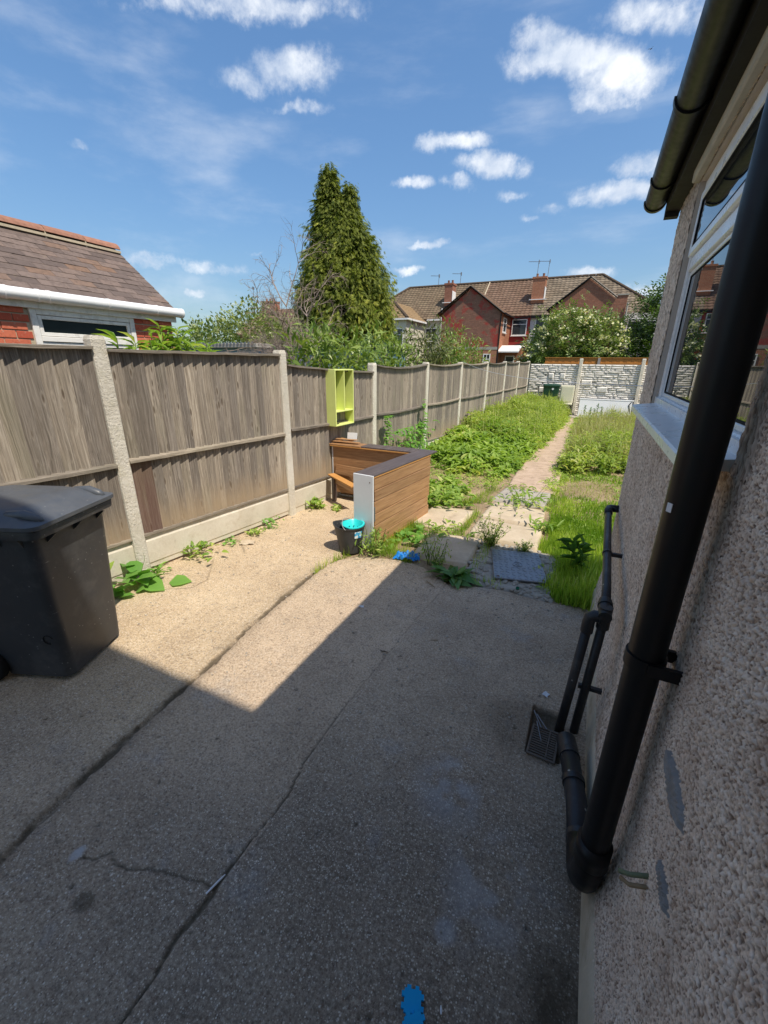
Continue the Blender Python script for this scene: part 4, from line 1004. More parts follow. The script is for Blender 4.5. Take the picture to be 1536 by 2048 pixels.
# a small square metal tag and stub left on the second panel
# ================================================================== END WALL of pitched-face concrete panels
ew = thing('garden_end_wall', 'pale concrete wall moulded as rough stone blocks at the far end of the garden', 'wall', (0, 17.2, 0))
EWI = Matrix.Translation((0, -17.2, 0))
m = MB().box((-2.22, 17.16, -.1), (5.2, 17.22, 1.80)); o = m.obj('panel', MAT['joint'], ew); o.matrix_parent_inverse = EWI
r_ = random.Random(12); m = MB(); rows = [(k * .072, .072) for k in range(25)]
big = []
for (z, hh) in rows:
    x = -2.20 - r_.uniform(0, .1)
    while x < 5.15:
        w = r_.choice([.14, .2, .26, .32, .38]); e = min(x + w, 5.18)
        skip = any(bx < (x + e) / 2 < bx + bw and bz < z + .036 < bz + bh for bx, bz, bw, bh in big)
        if r_.random() < .035 and z < 1.6 and not skip: big.append((x, z, w * .9, .20)); 
        if abs((x + e) / 2 + .45) > .0 and not skip:
            a_, b_ = max(x, -2.2) + .006, e - .006; z0, z1 = z + .006, z + hh - .005; p = r_.uniform(.012, .032)
            if b_ > a_:
                q = [(a_, z0), (b_, z0), (b_, z1), (a_, z1)]; ins = .018; c = (a_ + b_) / 2, (z0 + z1) / 2 + r_.uniform(-.012, .014)
                mid = [(a_ + min(ins, (b_-a_)/3) + r_.uniform(0, .015), z0 + .012), (b_ - min(ins, (b_-a_)/3) - r_.uniform(0, .015), z0 + .012), (b_ - ins * .6, z1 - .014), (a_ + ins * .6, z1 - .012)]
                vs = [(u, 17.161, v) for u, v in q] + [(u, 17.158 - p * r_.uniform(.6, 1.1), v) for u, v in mid] + [(c[0], 17.154 - p * 1.15, c[1])]
                m.add(vs, [(0, 1, 5, 4), (1, 2, 6, 5), (2, 3, 7, 6), (3, 0, 4, 7), (4, 5, 8), (5, 6, 8), (6, 7, 8), (7, 4, 8)])
        x = e
for bx, bz, bw, bh in big:
    vs = [(bx, 17.159, bz), (bx + bw, 17.159, bz), (bx + bw, 17.159, bz + bh), (bx, 17.159, bz + bh), (bx + .03, 17.11, bz + .03), (bx + bw - .02, 17.11, bz + .03), (bx + bw - .03, 17.10, bz + bh - .03), (bx + .02, 17.12, bz + bh - .03)]
    m.add(vs, [(0, 1, 5, 4), (1, 2, 6, 5), (2, 3, 7, 6), (3, 0, 4, 7), (4, 5, 6, 7)])
o = m.obj('stone_block', MAT['stone_wall'], ew, kind='stuff'); o.matrix_parent_inverse = EWI
for x in (-.50, 1.42, 3.3):
    o = link('concrete_post', post_mesh(2.0), ew, (x, 17.12, 0)); o.matrix_parent_inverse = EWI
# orange slatted fence showing over the wall
of = thing('boarded_fence', 'bright orange-brown new timber fence showing just above the stone-block wall', 'fence', (1.8, 18.0, 0)); OI = Matrix.Translation((-1.8, -18, 0))
m = MB()
for k in range(60):
    x = -1.80 + k * .115
    m.bevbox((x, 18.0 + (k % 2) * .006, 0), (x + .118, 18.015 + (k % 2) * .006, 2.02), .002)
o = m.obj('slat', MAT['orange_wood'], of, kind='stuff'); o.matrix_parent_inverse = OI
for z in (2.02,): o = MB().box((-1.82, 17.975, z), (5.1, 18.04, z + .03)).obj('capping', MAT['orange_wood'], of); o.matrix_parent_inverse = OI
o = MB().box((-1.82, 17.965, 1.80), (5.1, 17.995, 1.85)).obj('rail', MAT['orange_wood'], of); o.matrix_parent_inverse = OI
for x in (.02, 1.9): o = MB().box((x, 17.94, 0), (x + .09, 17.99, 2.03)).obj('post', MAT['joint'], of); o.matrix_parent_inverse = OI

# ================================================================== NEIGHBOUR'S GARAGE
GX, GE, GT = -5.2, 4.22, 2.30      # wall face x, far end y, wall top
ga = thing('brick_outbuilding', 'low red brick outbuilding with slate roof and white gutter behind the fence', 'outbuilding', (-6.3, 2, 0)); GI = Matrix.Translation((6.3, -2, 0))
def gp(o): o.matrix_parent_inverse = GI; return o
gp(MB().box((-7.4, -1.4, -.1), (GX - .105, GE - .012, GT)).box((-7.4 - .0, GE - .0125, 1.5), (GX - .05, GE, GT - .02)).obj('wall', MAT['mortar'], ga))
for (ya, yb) in ((-1.4, 1.2), (2.19, 2.575), (3.675, GE - .001)): gp(MB().box((GX - .104, ya, 1.5), (GX - .012, yb, GT - .001)).obj('mortar_backing', MAT['mortar'], ga))
m = MB().box((GX - .0115, -1.4, -.1), (GX, GE, 1.50)); gp(m.obj('lower_wall', MAT['brick_garage'], ga))
m = MB(); m.add([(GX - .02, GE - .01, GT - .02), (-7.38, GE - .01, GT - .02), (-6.16, GE - .01, 3.12)], [(0, 1, 2)]); gp(m.obj('gable', MAT['brick_orange'], ga))
bmesh_ = [MB().bevbox((-.10, 0, 0), (.0, .215, .065), .003).mesh('brick', MAT['brick']), MB().bevbox((-.10, 0, 0), (.0, .10, .065), .003).mesh('brick', MAT['brick'])]
for row in range(10):
    z = 1.51 + row * .078
    def lay(y0, y1, offs):
        y = y0 - offs
        while y < y1 - .03:
            a_, b_ = max(y, y0), min(y + .215, y1)
            if b_ - a_ > .05:
                o = gp(link('brick', bmesh_[0], ga, (GX + rnd.uniform(-.0015, .002), a_, z))); o.scale = (1, (b_ - a_) / .215, 1)
            y += .225
    of_ = .1125 if row % 2 else 0
    lay(2.20, 2.56, of_); lay(3.69, GE, of_)
# window
gw = gp(link('window', None, ga))
def gbar(name, y0, y1, z0, z1, x0=GX - .06, x1=GX + .012, mat='old_white_paint'): return MB().bevbox((x0, y0, z0), (x1, y1, z1), .004).obj(name, MAT[mat], gw)
gbar('frame', 2.57, 2.63, 1.2, 2.27); gbar('frame', 3.62, 3.68, 1.2, 2.27); gbar('frame', 2.63, 3.62, 2.21, 2.27); gbar('frame', 2.63, 3.62, 1.955, 2.005, GX - .05, GX + .018); gbar('frame', 2.63, 3.62, 1.2, 1.27)
for (a_, b_, z0, z1) in ((2.635, 3.615, 2.01, 2.205), (2.635, 3.615, 1.275, 1.95)):
    m = MB(); t_ = .035
    for q in ((a_, a_ + t_, z0, z1), (b_ - t_, b_, z0, z1), (a_ + t_, b_ - t_, z0, z0 + t_), (a_ + t_, b_ - t_, z1 - t_, z1)): m.bevbox((GX - .035, q[0], q[2]), (GX + .004, q[1], q[3]), .003)
    m.obj('sash', MAT['old_white_paint'], gw)
    MB().box((GX - .02, a_ + t_, z0 + t_), (GX - .015, b_ - t_, z1 - t_)).obj('pane', MAT['glass_old'], gw)
gd = gp(link('door', None, ga))
for (y0, y1, x) in ((2.10, 2.19, .01), (1.25, 1.33, .01)): MB().bevbox((GX - .06, y0, 0), (GX + x, y1, 2.26), .004).obj('frame', MAT['old_white_paint'], gd)
MB().bevbox((GX - .045, 1.335, 0), (GX - .01, 2.095, 2.2), .004).obj('panel', MAT['gutter_white'], gd)
MB().box((GX - .05, 1.33, 2.2), (GX + .008, 2.10, 2.26)).obj('frame', MAT['old_white_paint'], gd)
# fascia board, gutter with joints, clay vent
gp(MB().bevbox((GX + .01, -1.4, 2.262), (GX + .040, GE + .05, 2.38), .003).obj('fascia', MAT['old_white_paint'], ga))
gcx, gcz = GX + .10, 2.375
gg = gp(MB().tube([(gcx, -1.4, gcz), (gcx, GE + .09, gcz)], .055, 20).obj('gutter', MAT['gutter_white'], ga, True)); auto_smooth(gg)
for y in (2.35, 2.62, 2.72, 3.32, 3.93, GE + .075): auto_smooth(MB().tube([(gcx, y, gcz), (gcx, y + .025, gcz)], .060, 20).obj('gutter_joint', MAT['gutter_white'], gg))
# roof: undercloak slab plus individual slates
RX, RZ = -6.16, 3.195; ex, ez = GX + .07, 2.385; sl = math.hypot(RX - ex, RZ - ez); th_ = math.atan2(RZ - ez, ex - RX)
m = MB(); m.prism([(ex, -1.4, ez), (RX, -1.4, RZ), (-7.45, -1.4, 2.33), (-7.40, -1.4, 2.28), (RX, -1.4, RZ - .07), (ex - .03, -1.4, ez - .05)], (0, GE + 1.47, 0)); gp(m.obj('roof', MAT['mortar'], ga))
ug = Vector((RX - ex, 0, RZ - ez)).normalized(); nrm = Vector((-ug.z, 0, ug.x)); nrm = nrm if nrm.z > 0 else -nrm
nr = 13; exp_ = (sl + .02) / nr
smesh = MB().bevbox((0, .0015, 0), (exp_ * 1.5, .2485, .007), .0015).mesh('slate', MAT['slate'])
base_m = Matrix((( ug.x, 0, nrm.x), (ug.y, 1, nrm.y), (ug.z, 0, nrm.z))).to_4x4()
for r__ in range(nr):
    y = GE + .06; k = 0
    if r__ % 2: y -= .125
    ys_l = []
    yy_ = y
    while yy_ > -1.38: ys_l.append((yy_ - .25, 1.0)); yy_ -= .25
    if r__ % 2: ys_l.append((y, .5))
    for (yv, sc) in ys_l:
        p = Vector((ex, 0, ez)) + ug * (r__ * exp_ - .03) + nrm * (.004 + rnd.uniform(0, .004))
        # lower end lifted over the course below
        M4 = Matrix.Translation((p.x, yv, p.z)) @ base_m @ Matrix.Rotation(R(-2.7 + rnd.uniform(-.4, .4)), 4, 'Y').inverted() @ Matrix.Rotation(R(rnd.uniform(-.5, .5)), 4, 'Z')
        o = link('slate', smesh, ga); o.matrix_parent_inverse = GI; o.matrix_basis = M4 @ Matrix.Diagonal((1, sc, 1, 1))
rmesh = MB(); vs = []; 
for y in (0, .445):
    for rr in (.125, .108):
        for k in range(9):
            a_ = R(15 + 150 * k / 8); vs.append((math.cos(a_) * rr, y, math.sin(a_) * rr * .9))
fs = []
for k in range(8): fs += [(k, k + 1, 18 + k + 1, 18 + k), (9 + k, 27 + k, 28 + k, 10 + k), (k, 9 + k, 10 + k, k + 1), (18 + k, 19 + k, 28 + k, 27 + k)]
rmesh.add(vs, fs); rme = rmesh.mesh('ridge_tile', MAT['ridge_tile'])
for k in range(12):
    gp(link('ridge_tile', rme, ga, (RX, GE + .06 - .455 * (k + 1), RZ - .035 + rnd.uniform(-.004, .004)), (0, 0, R(rnd.uniform(-.8, .8)))))
mm = MB()
for k in range(1, 12): mm.tube([(RX, GE + .052 - .455 * k, RZ - .045), (RX, GE + .068 - .455 * k, RZ - .045)], .118, 14)
mm.box((RX - .115, -1.4, RZ - .055), (RX + .122, GE + .05, RZ - .028)); gp(mm.obj('ridge_mortar', MAT['mortar'], ga))
vm_ = MB(); vm_.bevbox((GX - .02, 3.99, 1.90), (GX + .004, 4.2, 2.05), .003); vo = gp(vm_.obj('air_vent', MAT['brick_orange'], ga))
m = MB()
for a_ in range(8):
    for b_ in range(4): m.box((GX + .0042, 4.0 + a_ * .024, 1.91 + b_ * .034), (GX + .0062, 4.014 + a_ * .024, 1.932 + b_ * .034))
m.obj('vent_hole', MAT['dark'], vo)
# ================================================================== WHEELIE BIN
bn = thing('wheelie_bin', 'large dark grey wheelie bin with domed lid, standing by the fence at the left edge', 'wheelie bin', (-2.755, 1.10, 0), R(22))
# local frame: +x is the bin's front, wheels at -x
def rrect(hx, hy, r, z, cx=0, n=5):
    out = []
    for (sx, sy, a0) in ((1, 1, 0), (-1, 1, 90), (-1, -1, 180), (1, -1, 270)):
        for k in range(n + 1):
            a = R(a0 + 90 * k / n); out.append((cx + sx * (hx - r) + r * math.cos(a), sy * (hy - r) + r * math.sin(a), z))
    return out
def loft(rings, cap0=True, cap1=True):
    m = MB(); n = len(rings[0]); vs = [p for r_ in rings for p in r_]; fs = []
    for i in range(len(rings) - 1):
        for q in range(n): fs.append((i * n + q, i * n + (q + 1) % n, (i + 1) * n + (q + 1) % n, (i + 1) * n + q))
    if cap0: fs.append(tuple(reversed(range(n))))
    if cap1: fs.append(tuple((len(rings) - 1) * n + q for q in range(n)))
    return m.add(vs, fs)
# body: narrow foot, flaring to the rim
rings = [rrect(.185, .205, .05, .02), rrect(.205, .222, .05, .03), rrect(.212, .228, .05, .10), rrect(.262, .262, .055, .78, -.012), rrect(.275, .272, .055, .93, -.018), rrect(.278, .275, .055, .955, -.02)]
body = loft(rings, True, False).obj('body', MAT['bin_grey'], bn); auto_smooth(body, 40)
m = MB()   # rim skirt with ribs under it
o_ = loft([rrect(.282, .278, .05, .925, -.02), rrect(.325, .292, .05, .93, -.02), rrect(.330, .297, .05, .972, -.02), rrect(.325, .292, .05, .985, -.02)], True, True)
rim = o_.obj('rim', MAT['bin_grey'], bn); auto_smooth(rim, 35)
m = MB()
for s in (-1, 1):
    for x in (-.20, -.06, .08, .20): m.add([(x, s * .255, .85), (x + .008, s * .255, .85), (x + .008, s * .290, .925), (x, s * .290, .925), (x, s * .255, .925), (x + .008, s * .255, .925)], [(0, 1, 2, 3), (0, 3, 4), (1, 5, 2), (4, 5, 1, 0)])
for y in (-.18, 0, .18): m.add([(.225, y, .85), (.225, y + .008, .85), (.31, y + .008, .925), (.31, y, .925), (.225, y, .925), (.225, y + .008, .925)], [(0, 1, 2, 3), (0, 3, 4), (1, 5, 2), (4, 5, 1, 0)])
m.obj('rim_gusset', MAT['bin_grey'], bn, kind='stuff')
# raised panel on the side facing the camera (local -y) and stamped mark
V = []; n = 24
m = MB()
# lid: shallow dome, raised shoulders at the front corners with grips
lid_r = [rrect(.335, .300, .055, .978, -.02), rrect(.343, .306, .055, .984, -.02), rrect(.343, .306, .055, 1.004, -.02), rrect(.325, .288, .055, 1.012, -.02), rrect(.300, .262, .07, 1.022, -.035), rrect(.275, .235, .10, 1.052, -.06), rrect(.245, .205, .11, 1.066, -.07), rrect(.14, .11, .08, 1.074, -.08)]
lid = loft(lid_r).obj('lid', MAT['bin_lid'], bn); auto_smooth(lid, 42)
for s in (-1, 1):
    m = MB(); m.tube([(.06, s * .215, 1.020), (.13, s * .222, 1.040), (.21, s * .224, 1.042), (.275, s * .22, 1.022), (.30, s * .22, 1.008)], .02, 12, rs=[.010, .022, .026, .024, .012]); m.obj('lid_grip', MAT['bin_lid'], bn, True)
m = MB(); m.tube([(-.375, -.25, .985), (-.375, .25, .985)], .016, 12)
for y in (-.22, 0, .22): m.bevbox((-.385, y - .02, .955), (-.32, y + .02, 1.01), .006)
m.obj('handle_bar', MAT['bin_grey'], bn, True)
for s in (-1, 1):
    w = MB(); mt = Matrix.Translation((-.255, s * .245, .10)) @ Matrix.Rotation(R(90), 4, 'X')
    w.lathe([(.035, -.03), (.078, -.03), (.092, -.024), (.100, -.012), (.100, .012), (.092, .024), (.078, .03), (.035, .03)], seg=28, mtx=mt); wo = w.obj('wheel', MAT['black_rubber'], bn, True)
    w = MB(); w.lathe([(.0, -.022), (.062, -.022), (.070, -.026), (.074, 0), (.070, .026), (.062, .022), (.0, .022)], seg=20, mtx=mt); auto_smooth(w.obj('hub', MAT['bin_grey'], wo))
MB().tube([(-.255, -.27, .10), (-.255, .27, .10)], .011, 10).obj('axle', MAT['steel'], bn, True)
m = MB(); m.tube([(.150 + .028 * math.cos(R(a)), -.2345 - .0013 * 0, .30 + .028 * math.sin(R(a))) for a in range(20, 300, 20)], .0035, 6)
sm_ = m.obj('stamped_mark', MAT['black_rubber'], bn); sm_.location = (0, -.0050, 0)

# ================================================================== LIME SHELF UNIT hung on the fence
def shelfunit():
    t = thing('shelf_unit', 'lime green open shelf box with two tall compartments, hung on the grey fence', 'shelf unit', (-3.045, 4.60, 1.0), R(-2.5))
    D, Wd, Hh, th = .15, .43, .70, .015; mt = MAT['lime']
    def p(n, a, b, m_=mt): return MB().bevbox(a, b, .0015).obj(n, m_, t)
    p('side_panel', (0, 0, 0), (D, th, Hh)); p('side_panel', (0, Wd - th, 0), (D, Wd, Hh))
    p('top_panel', (0, th, Hh - th), (D, Wd - th, Hh)); p('bottom_panel', (0, th, 0), (D, Wd - th, th))
    p('back_panel', (0, th, th), (.006, Wd - th, Hh - th)); p('shelf', (.006, th, .175), (D - .002, Wd - th, .175 + th))
    p('divider', (.006, Wd / 2 - .006, .175 + th), (D - .004, Wd / 2 + .008, Hh - th))
    q = MB().bevbox((.05, .05, th), (.11, .13, th + .018), .005).obj('painted_bracket', plain('olive_drab_metal', (.10, .10, .04), .6), t)
    return t
shelfunit()

# ================================================================== L-SHAPED WOODEN COUNTER
ct = thing('wooden_counter', 'knee-high L-shaped counter of brown oak-effect boards with dark top and one white end panel', 'counter', (-1.75, 3.95, 0))
CI = Matrix.Translation((1.75, -3.95, 0))
def cp(o): o.matrix_parent_inverse = CI; return o
A0 = Vector((-1.745, 3.40, 0)); A1 = Vector((-1.615, 4.66, 0)); dA = (A1 - A0).normalized(); LA = (A1 - A0).length; nA = Vector((dA.y, -dA.x, 0)); angA = math.atan2(-dA.x, dA.y)
def la(o): return cp(o)
TOP = .765
hts = [.02, .125, .245, .37, .50, .615, .735]
for k in range(6):
    z0, z1 = hts[k] + .003, hts[k + 1] - .003
    ln = LA - .004 - (.03 if k in (1,) else 0)
    o = cp(MB().bevbox((-.020, .024, z0), (-.001 + (.002 if k % 2 else 0), ln, z1), .003).obj('plank', MAT['oak'], ct, loc=A0, rot=(0, R(.3 * (-1) ** k), angA)))
cp(MB().box((-.024, .02, .008), (.0, LA, .022)).obj('edge_strip', MAT['oak_edge'], ct, loc=A0, rot=(0, 0, angA)))
cp(MB().bevbox((-.030, .0, .738), (.002, LA + .0, TOP - .014), .002).obj('edge_strip', MAT['oak_edge'], ct, loc=A0, rot=(0, 0, angA)))
cp(MB().bevbox((-.225, .0, TOP - .013), (.003, LA + .17, TOP + .005), .003).obj('top_board', MAT['oak_dark'], ct, loc=A0, rot=(0, 0, angA)))
cp(MB().bevbox((-.224, -.017, .0), (.006, .0, TOP + .002), .002).obj('end_panel', MAT['white_board'], ct, loc=A0, rot=(0, 0, angA), label='white melamine end panel of the counter'))
cp(MB().bevbox((-.225, .0, .02), (-.207, LA, TOP - .015), .002).obj('inner_panel', MAT['oak'], ct, loc=A0, rot=(0, 0, angA)))
m = MB(); m.tube([(-.03, -.020, .70), (-.03, -.0165, .70)], .006, 10); cp(m.obj('screw', MAT['iron'], ct, loc=A0, rot=(0, 0, angA)))
cp(MB().box((.002, .006, .30), (.008, .022, .45)).obj('spirit_level', MAT['steel'], ct, loc=A0, rot=(0, 0, angA)))
# back leg towards the fence
B0 = Vector((-1.84, 4.66, 0)); LB = 1.16
cp(MB().bevbox((-LB, 0, .10), (0, .018, TOP - .015), .002).obj('back_panel', MAT['oak'], ct, loc=B0))
cp(MB().bevbox((-LB + .02, -.014, .16), (-LB + .40, -.001, .50), .002).obj('loose_panel', MAT['oak'], ct, loc=B0, rot=(R(-4), 0, 0)))
cp(MB().bevbox((-.72, -.03, TOP - .014), (-.005, .19, TOP + .004), .003).obj('top_board', MAT['oak_dark'], ct, loc=B0))
cp(MB().bevbox((-LB - .03, -.035, TOP - .030), (-.005, .00, TOP - .015), .002).obj('edge_strip', MAT['oak_edge'], ct, loc=B0))
cp(MB().bevbox((-LB - .05, -.035, TOP - .013), (-.73, .17, TOP + .003), .003).obj('top_board', MAT['oak'], ct, loc=B0))
cp(MB().bevbox((-LB, .155, .02), (.1, .172, TOP - .015), .002).obj('plank', MAT['oak'], ct, loc=B0))
cp(MB().bevbox((-LB - .02, .0, .0), (-LB + .0, .15, TOP - .03), .002).obj('side_upright', MAT['white_board'], ct, loc=B0))
m = MB(); m.bevbox((-LB - .05, -.42, .30), (-LB + .55, -.40, .40), .003); 
cp(MB().bevbox((0, -.05, 0), (.62, .05, .018), .002).obj('low_rail', MAT['oak_edge'], ct, loc=(-2.98, 4.56, .36), rot=(0, R(2), R(-30))))
cp(MB().bevbox((0, -.012, -.10), (.62, .006, .0), .002).obj('low_rail', MAT['oak'], ct, loc=(-2.98, 4.60, .36), rot=(0, R(2), R(-30))))
cp(MB().bevbox((-.30, -.012, .0), (.30, .006, .13), .002).obj('plank', MAT['oak'], ct, loc=(-2.66, 4.60, .36), rot=(R(-8), 0, R(-8))))
cp(MB().bevbox((-.02, -.03, 0), (.02, .03, .34), .002).obj('short_leg', MAT['oak_dark'], ct, loc=(-2.93, 4.55, .0)))
for k, (x, y, z, w, l, a, mt) in enumerate([(-2.93, 4.80, 0, .09, .42, 84, 'oak_edge'), (-2.88, 4.73, .012, .07, .46, 98, 'oak'), (-2.95, 4.85, .024, .06, .36, 76, 'oak_edge'), (-2.86, 4.78, .036, .05, .30, 104, 'oak')]):
    o = MB().bevbox((-w / 2, -l / 2, 0), (w / 2, l / 2, .011), .002).obj('loose_board', MAT[mt], None, loc=(x, y, TOP + .006 + z), rot=(R(1.5), 0, R(a)))
    tag(o, ['lowest orange-edged offcut board in the pile on the counter end by the fence', 'longer brown offcut board second from the bottom of the pile on the counter', 'short orange offcut board third up in the pile on the counter', 'narrow brown offcut board on top of the pile on the counter'][k], 'board', 'offcut boards piled on the counter')
o = MB().bevbox((-.07, -.004, 0), (.07, .004, .11), .001).obj('white_card', MAT['paper'], None, loc=(-2.80, 5.02, .70), rot=(R(-10), 0, R(10))); o.location.z = TOP - .0; tag(o, 'small white card standing against the fence behind the board offcuts', 'card')
o.location = (-2.86, 4.93, TOP + .004)
# ================================================================== MOP BUCKET
bk = thing('mop_bucket', 'black mop bucket with turquoise wringer insert, beside the white end panel', 'bucket', (-1.945, 3.28, .0), R(20))
m = MB(); seg = 32; prof = [(.100, .0), (.104, .01), (.122, .14), (.138, .262), (.144, .264), (.146, .278), (.140, .280), (.134, .262), (.117, .14), (.098, .016), (.0, .014)]
vs = []; fs = []
for (r_, z) in prof:
    for k in range(seg):
        a = 2 * math.pi * k / seg; lip = 1 + .10 * max(0, math.cos(a - math.pi)) ** 6 * sstep(z, .2, .28); up_ = .02 * max(0, math.cos(a - math.pi)) ** 4 * sstep(z, .24, .28)
        vs.append((r_ * math.cos(a) * 1.06 * lip, r_ * math.sin(a) * .95, z + up_))
for i in range(len(prof) - 1):
    for k in range(seg): fs.append((i * seg + k, i * seg + (k + 1) % seg, (i + 1) * seg + (k + 1) % seg, (i + 1) * seg + k))
auto_smooth(m.add(vs, fs).obj('pail', MAT['bin_grey'], bk), 40)
m = MB(); vs = []; fs = []   # wringer cone: half rim flange with a sunken perforated cup
prof = [(1.0, .283), (1.0, .292), (.86, .294), (.80, .286), (.62, .235), (.42, .20), (.0, .195)]
for (k_, z) in prof:
    for k in range(24):
        a = 2 * math.pi * k / 24; x = .020 + .118 * math.cos(a) * k_ + .01; y = .135 * math.sin(a) * k_ * (1 - .25 * max(0, -math.cos(a)))
        vs.append((x, y, z))
for i in range(len(prof) - 1):
    for k in range(24): fs.append((i * 24 + k, i * 24 + (k + 1) % 24, (i + 1) * 24 + (k + 1) % 24, (i + 1) * 24 + k))
wr = m.add(vs, fs).obj('wringer', MAT['turquoise'], bk); auto_smooth(wr, 40)
m = MB()
for a in range(0, 360, 45):
    x = .03 + .082 * math.cos(R(a)) * .72; y = .094 * math.sin(R(a)) * .72; m.tube([(x, y, .240), (x, y, .2405)], .008, 8)
m.obj('drain_hole', MAT['dark'], wr, kind='stuff')
m = MB(); m.tube([(.0 + .0, .132 * math.cos(R(a)), .272 + .05 * math.sin(R(a)) + .0) if False else (-.015 - .055 * math.sin(R(a)), .142 * math.cos(R(a)), .272 + .045 * math.sin(R(a))) for a in range(0, 181, 12)], .004, 8); m.obj('handle', plain('grey_handle', (.25, .26, .27), .5), bk, True)
vs = []
for i in range(5):
    for j in range(2):
        a = R(-62 + i * 8); r_ = .1345 + j * .0
        z = .175 + j * .07; rr = .1265 + (z - .14) * .131 + .0018; vs.append((rr * math.cos(a) * 1.06, rr * math.sin(a) * .95, z))
lb = MB().add(vs, [(i * 2, i * 2 + 2, i * 2 + 3, i * 2 + 1) for i in range(4)])
m_ = M('blue_white_label', .5, .4); nn = m_.noise(m_.co(), 26, 2); m_.col(m_.mix(m_.mr(nn, .48, .54), (.05, .38, .68), (.75, .82, .85)))
lb.obj('label_sticker', m_.m, bk)

# ================================================================== SMALL THINGS ON THE GROUND
def crumpled(name, label, cat, loc, w, l, mat, rz=0, h=.03, seed=1, n=18):
    u = np.linspace(-.5, .5, n); U, V_ = np.meshgrid(u, u, indexing='ij')
    edge = .8 + .5 * fbm(U * 4 + 9, V_ * 4 + 9, seed)
    z = h * np.abs(fbm(U * 5 + 3, V_ * 5 + 3, seed + 2) - .42) * 2.5 + .004
    o = link(name, np_mesh(name, np.stack([U * w * edge, V_ * l * edge, z], -1).reshape(-1, 3), grid_faces(n, n), mat), None, loc, (0, 0, rz)); return tag(o, label, cat)
crumpled('plastic_sheet', 'crumpled bright blue plastic scrap where the concrete meets the grass', 'plastic scrap', (-1.36, 3.36, .0), .22, .10, MAT['blue_plastic'], R(12), .07, 4)
def puzzle(name, label, loc, rz):
    n = []; s = .025; t = .008
    pts = []
    # square mat piece with square teeth on each side
    def side(a, b):
        a = Vector(a); b = Vector(b); d = (b - a); nn = Vector((d.y, -d.x)).normalized() * t
        f = [0, .14, .14, .36, .36, .62, .62, .86, .86]; off = [0, 0, 1, 1, 0, 0, 1, 1, 0]
        return [tuple(a + d * q + nn * w_) for q, w_ in zip(f, off)]
    c = [(-s, -s), (s, -s), (s, s), (-s, s)]
    for i in range(4): pts += side(c[i], c[(i + 1) % 4])
    o = MB().prism([(x, y, 0) for x, y in pts], (0, 0, .009)).obj(name, MAT['foam_blue'], None, loc=loc, rot=(R(2), R(3), rz))
    tag(o, label, 'foam toy', 'blue foam puzzle pieces')
    return o
puzzle('foam_puzzle_piece', 'bright blue toothed foam piece nearer the camera side of the overlapping pair', (-.170, .592, .011), R(40))
puzzle('foam_puzzle_piece', 'bright blue toothed foam piece partly under the other one, pointing up the yard', (-.196, .638, .004), R(18))
cap = MB().lathe([(.0, .003), (.011, .003), (.0125, .003), (.0145, .0), (.0145, .012), (.013, .013), (.0125, .004)], seg=20).obj('bottle_cap', MAT['cap_green'], None, True, loc=(-.302, 3.225, .018), rot=(R(12), 0, 0)); tag(cap, 'small dark green bottle cap just below the metal inspection cover', 'bottle cap')
for (n_, lab, cat, loc, a, l, r_, mt) in [
    ('twig', 'thin dry twig lying by the dock plant at the edge of the concrete', 'twig', (-.98, 2.98, .012), -35, .13, .0035, 'twig'),
    ('twig', 'short pale twig alone on the shaded concrete right of the long crack', 'twig', (-.70, 2.28, .008), 25, .05, .003, 'twig'),
    ('cigarette_end', 'white stick lodged in the dark crack near the bottom left', 'litter', (-.945, .60, .004), 78, .075, .0035, 'paper'),
    ('twig', 'dark bent twig beside the long crack in the middle of the yard', 'twig', (-.955, 2.02, .008), 8, .055, .003, 'bark'),
    ('twig', 'brown match-like twig on the shaded concrete below the sunlit corner', 'twig', (-.86, 1.13, .007), 12, .028, .0015, 'twig'),
    ('cigarette_end', 'tiny white flake of litter near the wall foot by the bottom edge', 'litter', (.10, .66, .006), 50, .016, .003, 'paper'),
    ('cigarette_end', 'tiny white scrap to the right of the blue foam pieces', 'litter', (-.115, .66, .006), 110, .018, .003, 'paper')]:
    d = Vector((math.cos(R(a)), math.sin(R(a)), 0)) * l / 2
    o = MB().tube([-d, d * .2 + Vector((0, l * .03, 0)), d], r_, 7, rs=[r_, r_ * 1.1, r_ * .6]).obj(n_, MAT[mt], None, loc=loc); tag(o, lab, cat)
crumpled('paper_scrap', 'crumpled white paper scrap on the sunlit and shadow boundary of the concrete', 'paper', (-1.345, 2.42, .0), .035, .022, MAT['paper'], .4, .02, 9, 7)
crumpled('paper_scrap', 'white torn label lying on the concrete just above the drain grate', 'paper', (.035, 2.10, .0), .035, .03, MAT['paper'], 1.2, .012, 12, 7)
crumpled('plaster_flake', 'pale flat lump of mortar by the weeds along the gravel board', 'rubble', (-2.98, 2.94, .0), .13, .09, MAT['slab'], .6, .02, 15, 10)
r_ = random.Random(5); m = MB()   # grit
for i in range(420):
    x = r_.uniform(-3.1, .15); y = r_.uniform(.4, 4.2); s = r_.uniform(.0018, .0042) * (1 + .4 * y)
    if y > float(yard_edge(np.array(x))) - .05: continue
    m.bevbox((-s, -s * .7, -s * .3), (s, s * .7, s * .5), s * .25, Matrix.Translation((x, y, .003)) @ Matrix.Rotation(r_.uniform(0, 3), 4, 'Z'))
tag(m.obj('loose_grit', MAT['rubble'], None), None, None, None, 'stuff')

